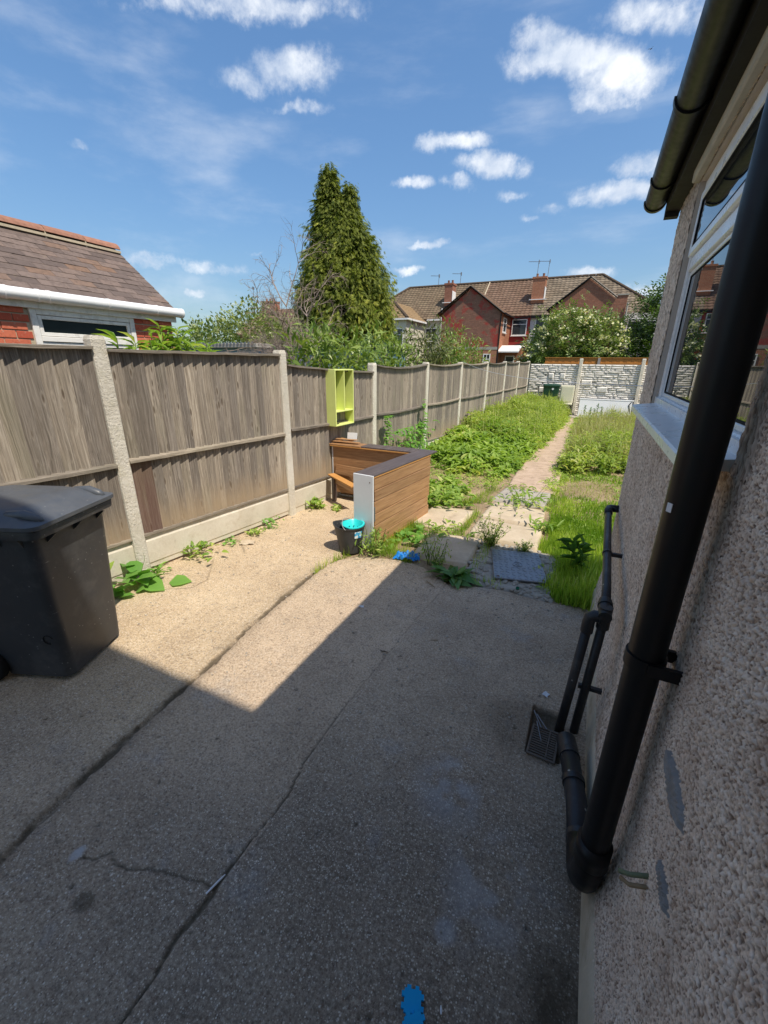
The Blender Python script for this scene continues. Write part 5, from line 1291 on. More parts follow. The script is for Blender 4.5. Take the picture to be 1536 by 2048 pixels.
# ================================================================== FAR END OF THE GARDEN
gb = thing('garden_bin', 'dark green plastic garden bin standing against the stone-block wall', 'bin', (-1.34, 16.80, .30), R(4))
loft([rrect(.24, .20, .05, 0), rrect(.25, .21, .05, .04), rrect(.275, .235, .05, .74)], True, False).obj('body', MAT['green_plastic'], gb)
loft([rrect(.285, .245, .05, .735), rrect(.292, .252, .05, .745), rrect(.292, .252, .05, .785), rrect(.26, .22, .07, .82), rrect(.12, .10, .05, .83)]).obj('lid', MAT['green_plastic'], gb)
m = MB(); m.tube([(.05, -.245, .66), (.05, -.26, .66)], .035, 14); m.obj('badge', MAT['paper'], gb)
MB().bevbox((-.30, -.28, -.32), (.34, .24, -.01), .02).obj('stand', MAT['bark'], gb)
cb = thing('cream_cabinet', 'cream enamel cabinet door unit with a projecting ledge, right of the green garden bin', 'cabinet', (-.80, 16.82, .42))
MB().bevbox((-.23, -.05, .06), (.23, .22, .66), .012).obj('carcass', MAT['cream'], cb)
MB().bevbox((-.19, -.062, .12), (.19, -.049, .62), .004).obj('door', MAT['cream'], cb)
MB().bevbox((-.32, -.16, .0), (.22, .2, .06), .012).obj('ledge', MAT['cream'], cb)
for x in (-.22, .18): MB().bevbox((x, .0, -.45), (x + .03, .03, .0), .003).obj('leg', MAT['bark'], cb)
m = MB(); m.tube([(.17, -.02, .0), (.19, -.04, -.12), (.17, -.05, -.25), (.05, -.06, -.36), (-.1, -.06, -.42)], .022, 10); tag(link('hose', m.mesh('hose', MAT['black_rubber'], True), None, (-.80, 16.82, .44)), 'black hose curling down below the cream cabinet', 'hose')
pb = thing('leaning_board', 'long white panel with a rolled top edge leaning on its side against the stone-block wall', 'panel', (.48, 16.72, .04), R(-2))
MB().bevbox((-.82, 0, 0), (.82, .03, .60), .006).obj('sheet', MAT['white_board'], pb, rot=(R(-14), 0, 0))
MB().bevbox((-.84, -.012, .60), (.86, .05, .64), .006).obj('top_edge', MAT['gutter_white'], pb, rot=(R(-14), 0, 0))
m = MB(); m.tube([(.35, 15.3, .15), (.9, 15.75, .19), (1.5, 16.2, .24)], .03, 8); tag(m.obj('fallen_pole', MAT['dead_wood'], None), 'grey weathered pole lying in the weeds before the white panel', 'pole')
m = MB(); m.tube([(1.2, 16.9, .06), (1.28, 16.75, .22), (1.22, 16.8, .5), (1.36, 16.9, .72)], .018, 8); tag(m.obj('cable', MAT['black_rubber'], None), 'loop of black cable at the right end of the leaning white panel', 'cable')
MB().bevbox((-.62, 16.35, -.02), (1.5, 16.95, .045), .01).obj('end_kerb', MAT['slab_grey'], P_)
# washing line
a = Vector((-2.66, 9.49, 1.82)); b = Vector((.30, 3.27, 1.655)); pts = [a.lerp(b, t / 16) - Vector((0, 0, .10 * 4 * (t / 16) * (1 - t / 16))) for t in range(17)]
tag(MB().tube(pts, .0028, 5).obj('washing_line', MAT['paper'], None), 'thin white washing line strung from the fence across to the house corner', 'washing line')
# bird
bd = thing('bird', 'tiny dark bird flying high beside the largest cloud', 'bird', (-.003, 20.0, 11.60), R(60)); bd.scale = (.5, .5, .5)
MB().tube([(-.13, 0, 0), (-.05, 0, 0), (.03, 0, .005), (.10, 0, .01), (.14, 0, .008)], .03, 8, rs=[.004, .018, .026, .02, .004]).obj('body', MAT['black_rubber'], bd, True, rot=(0, R(-28), 0))
for s in (-1, 1): MB().add([(-.04, 0, .01), (.05, 0, .01), (.02, s * .13, .07), (-.06, s * .20, .05), (-.05, s * .10, .045)], [(0, 1, 2, 4), (4, 2, 3)]).obj('wing', MAT['black_rubber'], bd, rot=(0, R(-28), 0))

# ================================================================== THE TERRACE BEYOND
def tiled_slope(o0, udir, vdir, L, S, umin, umax, tw=.30, ch=.30, seed=0, amp=.035):
    """rows of rolled tiles over a roof slope; o0 = eave corner, u along eave, v up the slope; umin/umax(v) clip the hips"""
    u = Vector(udir).normalized(); v = Vector(vdir).normalized(); n = u.cross(v); n = n if n.z > 0 else -n
    V = []; F = []; T = []; r2 = random.Random(seed); nc = int(S / ch) + 1
    for c in range(nc):
        v0 = c * ch; v1 = min(v0 + ch * 1.02, S); vm_ = min(v0 + ch * .5, S)
        a = max(0, umin(vm_)); b = min(L, umax(vm_))
        k0 = int(a / tw); k1 = int(math.ceil(b / tw))
        for k in range(k0, k1):
            ua = max(a, k * tw); ub = min(b, (k + 1) * tw)
            if ub - ua < .02: continue
            base = len(V); t = r2.random(); lift = .03 + r2.uniform(0, .01)
            for vv, lf in ((v0 - .02, lift), (v1, .004)):
                for q in range(5):
                    uu = ua + (ub - ua) * q / 4; w = amp * (math.sin(((uu / tw) % 1.0) * 2 * math.pi) * .5 + .5) if amp else 0
                    V.append(Vector(o0) + u * uu + v * vv + n * (lf + w)); 
                    T.append(t)
            for q in range(4): F.append((base + q, base + q + 1, base + 6 + q, base + 5 + q))
            o_ = len(V)
            for q in range(5):
                V.append(V[base + q] - n * .035); T.append(t * .3)
            for q in range(4): F.append((base + q, o_ + q, o_ + q + 1, base + q + 1))
    return np.array([tuple(p) for p in V]), np.array(F), np.array(T)
def slope_obj(parent, inv, mat, *a, **k):
    V, F, T = tiled_slope(*a, **k)
    o = link('roof_tiles', np_mesh('roof_tiles', V, F, mat, tone=T), parent); o['kind'] = 'stuff'; o.matrix_parent_inverse = inv; return o
def house(name, label, loc):
    h = thing(name, label, 'house', loc); return h, Matrix.Translation(-Vector(loc))
YR, YE, ZR, ZE = 38.7, 34.9, 8.10, 5.15
def gw_box(h, inv, name, a, b, mat, kind=None):
    o = MB().box(a, b).obj(name, MAT[mat], h); o.matrix_parent_inverse = inv; return o
def far_window(h, inv, x0, x1, z0, z1, y, bars=(), hbars=(), axis='x', fr=.06, sill=True):
    w = link('window', None, h); w.matrix_parent_inverse = inv
    def bx(n, a0, a1, q0, q1, d0, d1, mt):
        if axis == 'x': return MB().box((a0, y - d1, q0), (a1, y - d0, q1)).obj(n, MAT[mt], w)
        return MB().box((y + d0, a0, q0), (y + d1, a1, q1)).obj(n, MAT[mt], w)
    m = [(x0, x0 + fr, z0, z1), (x1 - fr, x1, z0, z1), (x0 + fr, x1 - fr, z0, z0 + fr), (x0 + fr, x1 - fr, z1 - fr, z1)]
    for b_ in bars: m.append((b_ - .02, b_ + .02, z0 + fr, z1 - fr))
    for q in m: bx('frame', q[0], q[1], q[2], q[3], .0, .05, 'upvc')
    for b_ in hbars: bx('transom', x0 + fr, x1 - fr, b_ - .022, b_ + .022, .004, .046, 'upvc')
    bx('pane', x0 + fr, x1 - fr, z0 + fr, z1 - fr, .010, .020, 'glass_far')
    if sill: bx('sill', x0 - .06, x1 + .06, z0 - .06, z0 - .001, .0, .09, 'upvc')
    return w
sv = Vector((0, YR - YE, ZR - ZE)); SL = sv.length
ridge_m = MAT['bark']
# house 1: cream, left (x -20 .. -11.4)
h1, i1 = house('cream_terraced_house', 'cream-rendered end house with hipped brown tile roof, left of the red brick gable', (-15, 35, 0))
gw_box(h1, i1, 'wall', (-19.6, 35.05, 0), (-11.42, 42.4, 5.2), 'render_cream')
def hipL(v): return v * (3.9 / SL)
slope_obj(h1, i1, MAT['tiles_brown'], (-20.0, YE, ZE), (1, 0, 0), sv, 8.6, SL, hipL, lambda v: 8.6, seed=1)
m = MB(); m.add([(-20, YE, ZE), (-20, 42.5, ZE), (-16.2, YR, ZR), (-16.2, YR + .01, ZR), (-11.4, YR, ZR), (-11.4, 42.5, ZE), (-11.4, YE, ZE)], [(0, 1, 2), (2, 1, 5, 4), (0, 2, 4, 6), (0, 6, 5, 1)]); o = m.obj('roof', MAT['tiles_brown'], h1); o.matrix_parent_inverse = i1
# cream rear wing
gw_box(h1, i1, 'wing_wall', (-16.9, 31.1, 0), (-13.25, 35.1, 4.9), 'render_cream')
wv = Vector((0, 2.0, 1.35)); wS = wv.length * 1.0
slope_obj(h1, i1, MAT['tiles_yellow'], (-17.1, 30.9, 4.9), (1, 0, 0), wv, 4.05, wS, lambda v: v * 2.0 / wS, lambda v: 4.05 - v * 2.0 / wS, seed=2)
wv2 = Vector((-2.0, 0, 1.35))
slope_obj(h1, i1, MAT['tiles_yellow'], (-13.05, 30.9, 4.9), (0, 1, 0), wv2, 6.4, wS, lambda v: v * 2.0 / wS, lambda v: 6.4, seed=3)
m = MB(); m.add([(-17.1, 30.9, 4.88), (-13.05, 30.9, 4.88), (-15.07, 32.9, 6.22), (-15.07, 37.5, 6.22), (-13.05, 37.3, 4.88), (-17.1, 37.3, 4.88)], [(0, 1, 2), (1, 4, 3, 2), (0, 2, 3, 5), (0, 5, 4, 1)]); o = m.obj('wing_roof', MAT['tiles_yellow'], h1); o.matrix_parent_inverse = i1
m = MB(); m.box((-17.15, 30.82, 4.80), (-13.0, 30.9, 4.92)); m.box((-13.05, 30.9, 4.80), (-12.97, 34.8, 4.92)); m.box((-12.97, 34.75, 5.03), (-11.4, 34.85, 5.15)); m.tube([(-11.75, 34.8, 0), (-11.75, 34.8, 5.9)], .05, 8); o = m.obj('guttering', MAT['upvc'], h1, kind='stuff'); o.matrix_parent_inverse = i1
far_window(h1, i1, -14.0, -13.45, 3.05, 4.25, 31.1, (), (3.8,)); far_window(h1, i1, -13.15, -12.15, 2.95, 4.5, 35.05, (-12.65,), (3.5, 4.0)); far_window(h1, i1, -16.3, -15.0, 3.05, 4.25, 31.1, (-15.65,))
# house 2: red painted with brick gabled wing (x -11.4 .. -4.9)
h2, i2 = house('red_brick_terraced_house', 'middle terraced house with brown brick gable wing and dark red painted rear wall', (-8, 35, 0))
gw_box(h2, i2, 'wall', (-11.40, 35.0, 0), (-4.92, 42.4, 5.2), 'paint_red')
slope_obj(h2, i2, MAT['tiles_brown'], (-11.4, YE, ZE), (1, 0, 0), sv, 2.3, SL, lambda v: 0, lambda v: 2.3 + v * .1, seed=4)
slope_obj(h2, i2, MAT['tiles_red'], (-9.0, YE, ZE), (1, 0, 0), sv, 4.1, SL, lambda v: 0, lambda v: 4.1, seed=5)
m = MB(); m.prism([(-11.4, YE, ZE), (-11.4, YR, ZR), (-11.4, 42.5, ZE)], (6.48, 0, 0)); o = m.obj('roof', MAT['tiles_red'], h2); o.matrix_parent_inverse = i2
m = MB(); m.tube([(-9.0, YE, ZE + .1), (-9.0, YR, ZR + .1)], .05, 6); o = m.obj('verge_strip', MAT['mortar'], h2); o.matrix_parent_inverse = i2
m = MB(); m.prism([(-10.45, 31, 0), (-6.35, 31, 0), (-6.35, 31, 5.1), (-8.45, 31, 6.62), (-10.45, 31, 5.02)], (0, 4.4, 0)); o = m.obj('wing_wall', MAT['brick_far'], h2); o.matrix_parent_inverse = i2
gw_box(h2, i2, 'wing_side', (-6.349, 31.0, 0), (-6.335, 35.0, 5.05), 'brick_side')
gw_box(h2, i2, 'stone_band', (-10.46, 30.97, 2.72), (-6.32, 31.0, 2.90), 'joint')
gw_box(h2, i2, 'lower_wall', (-8.6, 30.985, 0), (-6.34, 31.0, 2.72), 'brick_orange')
gv = Vector((-2.35, 0, 1.68)); gS = gv.length
slope_obj(h2, i2, MAT['tiles_red'], (-6.10, 30.85, 5.0), (0, 1, 0), gv, 5.6, gS, lambda v: 0, lambda v: 4.1 + 1.5 * v / gS, seed=6)
gv2 = Vector((2.35, 0, 1.68)); slope_obj(h2, i2, MAT['tiles_red'], (-10.80, 30.85, 5.0), (0, 1, 0), gv2, 5.6, gS, lambda v: 0, lambda v: 4.1 + 1.5 * v / gS, seed=7)
m = MB(); m.tube([(-10.82, 30.83, 5.0), (-8.45, 30.83, 6.72)], .045, 6); m.tube([(-8.45, 30.83, 6.72), (-6.08, 30.83, 5.0)], .045, 6); m.tube([(-5.98, 30.85, 4.98), (-5.98, 34.9, 4.98), (-4.95, 34.85, 5.08)], .05, 6); m.tube([(-6.28, 31.0, 5.0), (-6.28, 31.0, 0)], .045, 6); o = m.obj('black_guttering', MAT['black_plastic'], h2, kind='stuff'); o.matrix_parent_inverse = i2
far_window(h2, i2, -6.2, -5.12, 3.83, 4.95, 35.0, (), (4.6,)); far_window(h2, i2, 32.2, 33.3, 3.9, 4.85, -6.335, (), (4.5,), axis='y')
m = MB(); m.add([(-6.3, 33.0, 2.9), (-4.9, 33.0, 2.9), (-4.9, 35.0, 3.4), (-6.3, 35.0, 3.1), (-6.3, 33.0, 2.8), (-4.9, 33.0, 2.8)], [(0, 1, 2, 3), (0, 4, 5, 1)]); o = m.obj('lean_to_roof', MAT['black_plastic'], h2); o.matrix_parent_inverse = i2
m = MB(); m.add([(-6.6, 31.2, 2.62), (-4.9, 31.2, 2.62), (-4.9, 32.6, 3.05), (-6.6, 32.6, 3.05)], [(0, 1, 2, 3)]); m.box((-6.6, 31.18, 2.55), (-4.9, 31.22, 2.63)); o = m.obj('canopy', MAT['upvc'], h2); o.matrix_parent_inverse = i2
gw_box(h2, i2, 'lean_to_wall', (-6.33, 32.4, 0), (-4.92, 33.0, 2.85), 'brick_orange')
far_window(h2, i2, -6.0, -5.35, 1.0, 2.35, 32.4, (), (1.95,)); far_window(h2, i2, -7.25, -6.75, 1.2, 2.45, 30.98, (-7.0,), (2.1,))
def chimney(h, inv, x0, x1, y0, y1, z0, z1, mat, pots=2, lead=True):
    c = MB().box((x0, y0, z0), (x1, y1, z1)).box((x0 - .05, y0 - .05, z1), (x1 + .05, y1 + .05, z1 + .12)).obj('chimney', MAT[mat], h); c.matrix_parent_inverse = inv
    for k in range(pots):
        x = x0 + (x1 - x0) * (k + .5) / pots; MB().lathe([(.10, 0), (.085, .06), (.08, .22), (.10, .25), (.08, .25), (.07, .1)], ((x), (y0 + y1) / 2, z1 + .12), 12).obj('chimney_pot', MAT['ridge_tile'], c, True)
    if lead:
        MB().box((x1, y0 - .02, z0 + .25), (x1 + .02, y1, z0 + 1.1)).box((x0 - .12, y0 - .14, z0 + .22), (x1 + .2, y0 - .02, z0 + .27)).obj('lead_flashing', MAT['upvc'], c)
    return c
chimney(h2, i2, -12.55 + .55, -11.35, 36.0, 36.9, 6.2, 7.75, 'brick_far2')
# house 3: brick gable, right (x -4.9 .. 3.4)
h3, i3 = house('brick_gabled_terraced_house', 'right-hand terraced house with big red brick gable wing behind the elder bush', (-1, 35, 0))
gw_box(h3, i3, 'wall', (-4.90, 35.02, 0), (3.2, 42.4, 5.2), 'render_white')
slope_obj(h3, i3, MAT['tiles_grey'], (-4.9, YE, ZE), (1, 0, 0), sv, 8.4, SL, lambda v: 0, lambda v: 8.4 - 4.1 * v / SL, seed=8)
m = MB(); m.add([(-4.9, YE, ZE), (3.5, YE, ZE), (3.5, 42.5, ZE), (-4.9, 42.5, ZE), (-4.9, YR, ZR), (-.6, YR, ZR)], [(0, 1, 5, 4), (1, 2, 5), (2, 3, 4, 5), (0, 4, 3), (3, 2, 1, 0)]); o = m.obj('roof', MAT['tiles_grey'], h3); o.matrix_parent_inverse = i3
m = MB(); m.prism([(-3.2, 31, 0), (1.05, 31, 0), (1.05, 31, 5.75), (.55, 31, 5.75), (.45, 31, 5.55), (-1.1, 31, 6.72), (-3.2, 31, 5.1)], (0, 4.6, 0)); o = m.obj('wing_wall', MAT['brick_far2'], h3); o.matrix_parent_inverse = i3
gv3 = Vector((2.25, 0, 1.72)); gS3 = gv3.length
slope_obj(h3, i3, MAT['tiles_grey'], (-3.38, 30.95, 5.03), (0, 1, 0), gv3, 6.0, gS3, lambda v: 0, lambda v: 4.2 + 1.6 * v / gS3, seed=9)
m = MB(); m.tube([(-3.42, 30.92, 5.02), (-1.1, 30.92, 6.80)], .05, 6); m.tube([(-1.1, 30.92, 6.80), (.5, 30.92, 5.62)], .05, 6); m.box((-4.9, 34.8, 5.0), (-3.2, 34.9, 5.12)); o = m.obj('barge_board', MAT['black_plastic'], h3, kind='stuff'); o.matrix_parent_inverse = i3
m = MB(); m.box((.50, 30.96, 5.72), (1.10, 35.5, 5.80)); m.tube([(1.12, 30.9, 5.3), (1.1, 30.9, 0)], .05, 6); o = m.obj('parapet_coping', MAT['joint'], h3); o.matrix_parent_inverse = i3
gw_box(h3, i3, 'side_wing_wall', (1.15, 33.0, 0), (3.1, 35.0, 4.75), 'render_white')
far_window(h3, i3, 1.35, 2.95, 3.35, 4.6, 33.0, (), (4.45,)); far_window(h3, i3, -4.55, -3.7, 3.7, 4.95, 35.02, (), ())
chimney(h3, i3, -5.2, -4.30, 36.0, 36.8, 6.1, 7.75, 'brick_orange')
# ridge tiles along the terrace (3 lengths, one per house) with hip tiles
for (h, inv, a, b) in ((h1, i1, (-16.2, YR, ZR), (-11.4, YR, ZR)), (h2, i2, (-11.4, YR, ZR), (-4.9, YR, ZR)), (h3, i3, (-4.9, YR, ZR), (-.6, YR, ZR)), (h1, i1, (-20, YE, ZE), (-16.2, YR, ZR)), (h3, i3, (3.5, YE, ZE), (-.6, YR, ZR)), (h1, i1, (-13.05, 30.9, 4.9), (-15.07, 32.9, 6.25))):
    a = Vector(a); b = Vector(b); n = int((b - a).length / .45); m = MB()
    for k in range(n):
        p = a.lerp(b, k / n) + Vector((0, 0, .05)); q = a.lerp(b, (k + .96) / n) + Vector((0, 0, .05)); m.tube([p, q], .11, 7)
    o = m.obj('ridge_tiles', MAT['bark'], h, kind='stuff'); o.matrix_parent_inverse = inv
# aerials
def aerial(x, y, z0, z1, d, label, ln=.75):
    t = thing('tv_aerial', label, 'aerial', (x, y, z0), 0, 'television aerials on the roofs')
    MB().tube([(0, 0, 0), (.02, 0, z1 - z0)], .022, 6).obj('mast', MAT['steel'], t)
    m = MB(); h = z1 - z0 - .03; m.tube([(d * .1, 0, h), (-d * ln, 0, h + .06)], .018, 5)
    for k in range(7): xx = -d * ln * k / 7; m.tube([(xx, -.14, h + .01 * k), (xx, .14, h + .01 * k)], .008, 4)
    m.box((d * .02, -.12, h - .12), (d * .06, .12, h + .12)); m.obj('antenna', MAT['steel'], t)
aerial(-13.5, 38.7, 8.0, 8.95, 1, 'leftmost thin aerial above the cream house roof'); aerial(-11.55, 38.7, 8.0, 8.98, 1, 'thin aerial just right of the first brick chimney')
aerial(-5.3, 38.5, 8.0, 9.35, 1, 'left aerial of the pair rising beside the second brick chimney'); aerial(-4.5, 38.5, 8.0, 9.32, 1, 'right aerial of the pair rising beside the second brick chimney')
# house far left behind the shrubs
h4, i4 = house('distant_bungalow', 'distant brown-roofed house showing behind the dead shrub, with a brick chimney', (-25, 32, 0))
gw_box(h4, i4, 'wall', (-29.5, 31, 0), (-19.5, 36, 4.1), 'brick_far2')
m = MB(); m.add([(-30, 30.6, 4.0), (-19, 30.6, 4.0), (-19, 37.4, 4.0), (-30, 37.4, 4.0), (-29, 34, 6.35), (-21.5, 34, 6.35)], [(0, 1, 5, 4), (1, 2, 5), (2, 3, 4, 5), (3, 0, 4), (3, 2, 1, 0)]); o = m.obj('roof', MAT['tiles_red'], h4); o.matrix_parent_inverse = i4
sv4 = Vector((0, 3.4, 2.35)); slope_obj(h4, i4, MAT['tiles_red'], (-30, 30.6, 4.0), (1, 0, 0), sv4, 11, sv4.length, lambda v: v * .25, lambda v: 11 - v * .6, seed=10)
chimney(h4, i4, -28.8, -27.5, 33.4, 34.4, 5.6, 6.9, 'brick_far2', 3, False)
aerial(-30.2, 34, 5.8, 8.3, 1, 'lone aerial on a tall mast left of the distant brown roof', .5)
# neighbour's sheds behind the fence
sh = thing('blue_shed', 'low shed of blue painted boards with a dark flat roof edge behind the fence', 'shed', (-6.6, 10.6, 0)); si = Matrix.Translation((6.6, -10.6, 0))
bm1 = MB()
for k in range(16):
    o = MB().bevbox((-7.9 + k * .17, 9.985, .0), (-7.9 + k * .17 + .163, 10.0, 2.12), .003).obj('board', MAT['old_blue'] if 'old_blue' in MAT else MAT.setdefault('old_blue', plain('faded_blue_paint', (.12, .24, .33), .7, .3, .2, 9, .1, dirt=(.32, .33, .30), dirtamt=.6)), sh); o.matrix_parent_inverse = si
o = MB().box((-7.88, 10.0, 0), (-5.2, 12.2, 2.12)).obj('wall', MAT['old_blue'], sh); o.matrix_parent_inverse = si
o = MB().bevbox((-8.0, 9.9, 2.125), (-5.1, 12.3, 2.20), .01).obj('roof', MAT['black_dusty'], sh); o.matrix_parent_inverse = si
s2 = thing('grey_shed', 'grey flat-roofed shed edge showing above the fence between outbuilding and dead shrub', 'shed', (-9.8, 10, 0)); si2 = Matrix.Translation((9.8, -10, 0))
o = MB().box((-11.6, 9.1, 0), (-8.1, 11.5, 2.12)).obj('wall', MAT['old_blue'], s2); o.matrix_parent_inverse = si2
o = MB().bevbox((-11.8, 8.95, 2.125), (-8.0, 11.7, 2.23), .01).obj('roof', MAT['joint'], s2); o.matrix_parent_inverse = si2
m = MB()
for k in range(30): m.box((-11.78 + k * .125, 8.935, 2.20), (-11.72 + k * .125, 8.955, 2.26))
o = m.obj('eave_clip', MAT['steel'], s2, kind='stuff'); o.matrix_parent_inverse = si2
# ================================================================== VEGETATION
LEAF = T_leaf(.5); LONG = T_leaf(.26, .35); SIMPLE = T_simple(.5); LANCE = T_simple(.22, .25); BLADE = T_blade(); SPRAY = T_spray(); ELDER = T_elder(); HEART = T_leaf(.85, .2, .08)
def limb(m, p, q, r0, r1, seg=6, n=5, wob=.06, rr=rnd):
    p = Vector(p); q = Vector(q); L = (q - p).length
    pts = [p.lerp(q, t / n) + Vector((rr.uniform(-1, 1), rr.uniform(-1, 1), rr.uniform(-1, 1))) * (wob * L if 0 < t < n else 0) for t in range(n + 1)]
    m.tube(pts, 1, seg, True, [r0 + (r1 - r0) * t / n for t in range(n + 1)]); return pts
# ---- big conifer with two leaders
cf = thing('conifer_tree', 'tall dense dark and yellow-green conifer with two pointed tops and drooping sprays', 'conifer', (-10.7, 18, 0)); ci = Matrix.Translation((10.7, -18, 0))
zt = np.array([2.3, 2.7, 3.2, 4.0, 5.3, 6.3, 7.4, 8.3, 8.95, 9.35]); xl = np.array([-12.5, -12.85, -12.98, -13.0, -12.66, -12.3, -11.98, -11.66, -11.5, -11.42]); 
xr = np.array([-8.9, -8.65, -8.55, -8.6, -8.95, -9.32, -9.98, -11.05, -11.2, -11.38])
def crown_pts(n, z0, z1, fl, fr, cy, seed, jitter=.12, shell=(.80, 1.06)):
    g = np.random.default_rng(seed); z = z0 + (z1 - z0) * (1 - np.sqrt(g.random(n) * .98 + .0004)) if False else z0 + (z1 - z0) * g.random(n) ** 1.25
    a = g.random(n) * 2 * np.pi; cx = (fl(z) + fr(z)) / 2; hw = (fr(z) - fl(z)) / 2
    r = shell[0] + (shell[1] - shell[0]) * g.random(n); r = r * (1 + .42 * (fbm(a * 3.2 + 3, z * 2.1, seed, 3) - .5))
    return np.stack([cx + hw * r * np.cos(a), cy + hw * .85 * r * np.sin(a), z], 1), a
parts = []
fl = lambda z: np.interp(z, zt, xl); fr = lambda z: np.interp(z, zt, xr)
flB = lambda z: np.interp(z, [6.6, 7.8, 8.35, 8.7], [-10.9, -10.7, -10.55, -10.40]); frB = lambda z: np.interp(z, [6.6, 7.8, 8.35, 8.7], [-9.95, -10.02, -10.15, -10.28])
def boughs(ncl, per, z0, z1, fl, fr, seed, rad=.26, size=.30):
    C, a = crown_pts(ncl, z0, z1, fl, fr, 18, seed); g = np.random.default_rng(seed + 1); n = ncl * per
    keep = ~((C[:, 2] < 3.15) & (np.abs(C[:, 0] + 10.55) < .95)); C = C[keep]; a = a[keep]; ncl = len(C); n = ncl * per
    ct_ = g.random(ncl); off = g.normal(size=(n, 3)) * np.array([rad * .62, rad * .62, rad * .95]); P = np.repeat(C, per, 0) + off; aa = np.repeat(a, per) + g.normal(size=n) * .55
    P[:, 2] -= .25 * rad; el = -.25 - .75 * g.random(n) + .5 * (off[:, 2] > rad * .3)
    D = np.stack([np.cos(aa) * np.cos(el), np.sin(aa) * np.cos(el), np.sin(el)], 1)
    k = np.clip((C[:, 2] - 5.5) / 4, -1, 1); tn = np.clip(np.repeat(.62 * ct_ - .18 * k, per) + .45 * g.random(n) - .05, 0, 1)
    return scatter(SPRAY, P, D, size * (.6 + .6 * g.random(n)), roll=g.normal(size=n) * .5, tone=tn)
parts.append(boughs(1500, 18, 2.35, 9.2, fl, fr, 5, .20, .21)); parts.append(boughs(240, 16, 6.7, 8.65, flB, frB, 8, .11, .17))
parts.append(boughs(60, 16, 8.1, 9.35, lambda z: np.interp(z, zt, xl) - .04, lambda z: np.interp(z, zt, xl) + np.clip((9.5 - z) * .42, .06, 1), 9, .12, .16))
# interior mass
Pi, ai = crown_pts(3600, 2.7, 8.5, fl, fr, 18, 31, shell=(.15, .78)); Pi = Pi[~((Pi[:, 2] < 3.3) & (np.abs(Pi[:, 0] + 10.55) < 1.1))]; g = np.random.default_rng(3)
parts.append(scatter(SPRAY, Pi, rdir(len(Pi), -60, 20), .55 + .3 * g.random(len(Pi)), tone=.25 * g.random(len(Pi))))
o = foliage('crown', parts, MAT['conifer'], cf); o.matrix_parent_inverse = ci
m = MB(); limb(m, (-10.95, 18, -.1), (-11.2, 18, 7), .20, .06, 10); limb(m, (-10.35, 18.1, -.1), (-10.4, 18, 7.5), .16, .05, 10)
for k in range(10):
    z = 2.0 + .2 * k; s = -1 if k % 2 else 1; limb(m, (-10.65 + s * .3, 18, z), (-10.65 + s * 1.5, 18 + rnd.uniform(-.8, .3), z - .3 + rnd.uniform(-.2, .5)), .045, .012, 6, 5, .08)
o = m.obj('trunk', MAT['bark'], cf, True); o.matrix_parent_inverse = ci

# ---- generic bush: clumps of leaves on an ellipsoid with some stems
def bush(name, label, cat, c, rad, n, tmpl, size, mat, seed, group=None, clump=22, ztone=0, up=(10, 70), stems=8, flowers=0, stemmat='bark', lumps=None, base=0.0, fsize=.09):
    t = thing(name, label, cat, (c[0], c[1], base), 0, group); g = np.random.default_rng(seed); inv = Matrix.Translation((-c[0], -c[1], -base))
    L = [(c, rad)] if lumps is None else lumps; parts = []; FP = []
    tot = sum(r[0] * r[2] for _, r in L)
    for (cc, rr) in L:
        nn = int(n * rr[0] * rr[2] / tot); k = max(6, nn // clump); d = g.normal(size=(k, 3)); d /= np.linalg.norm(d, axis=1, keepdims=True); q = .55 + .5 * g.random(k) ** .6
        CC = np.array(cc) + d * np.array(rr) * q[:, None]; per = max(1, nn // k)
        P = np.repeat(CC, per, 0) + g.normal(size=(k * per, 3)) * (min(rr) * .13 + size * .5)
        D = np.repeat(d, per, 0) * .7 + g.normal(size=(k * per, 3)) * .55 + np.array([0, 0, .35]); keep = P[:, 2] > base + .02; P, D = P[keep], D[keep]
        tn = np.repeat(g.random(k) * .5, per)[keep] + .5 * g.random(len(P))
        parts.append(scatter(tmpl, P, D, size * (.6 + .7 * g.random(len(P))), roll=g.normal(size=len(P)) * .5, tone=tn))
        if flowers:
            nf_ = int(flowers * rr[0] * rr[2] / tot); dd = g.normal(size=(nf_ * 6, 3)); dd /= np.linalg.norm(dd, axis=1, keepdims=True); dd = dd[(dd[:, 2] > -.2) & (dd[:, 1] < .35)][:nf_]
            FP.append((np.array(cc) + dd * np.array(rr) * 1.05, dd))
    o = foliage('foliage', parts, mat, t); o.matrix_parent_inverse = inv
    if flowers:
        P = np.concatenate([a for a, _ in FP]); dd = np.concatenate([b for _, b in FP]); k = 16
        P = P + dd * .10; PP = np.repeat(P, k, 0) + g.normal(size=(len(P) * k, 3)) * fsize * .42 * np.array([1, 1, .45]); DD = rdir(len(PP), -60, 80)
        o = foliage('flower_heads', scatter(T_simple(.9, .0), PP, DD, np.full(len(PP), fsize * .42), tone=g.random(len(PP))), MAT['flower'], t, kind='stuff'); o.matrix_parent_inverse = inv
    m = MB(); r2 = random.Random(seed)
    for k in range(stems):
        cc, rr = L[k % len(L)]; a = r2.uniform(0, 6.28); limb(m, (c[0] + .15 * math.cos(a) * rad[0], c[1] + .15 * math.sin(a) * rad[1], base - .05), (cc[0] + rr[0] * .6 * math.cos(a), cc[1] + rr[1] * .6 * math.sin(a), cc[2] + rr[2] * .4 * r2.uniform(-.2, 1)), .02 + .012 * rad[0], .006, 6, 4, .05, r2)
    o = m.obj('stem', MAT[stemmat], t, True); o.matrix_parent_inverse = inv
    return t
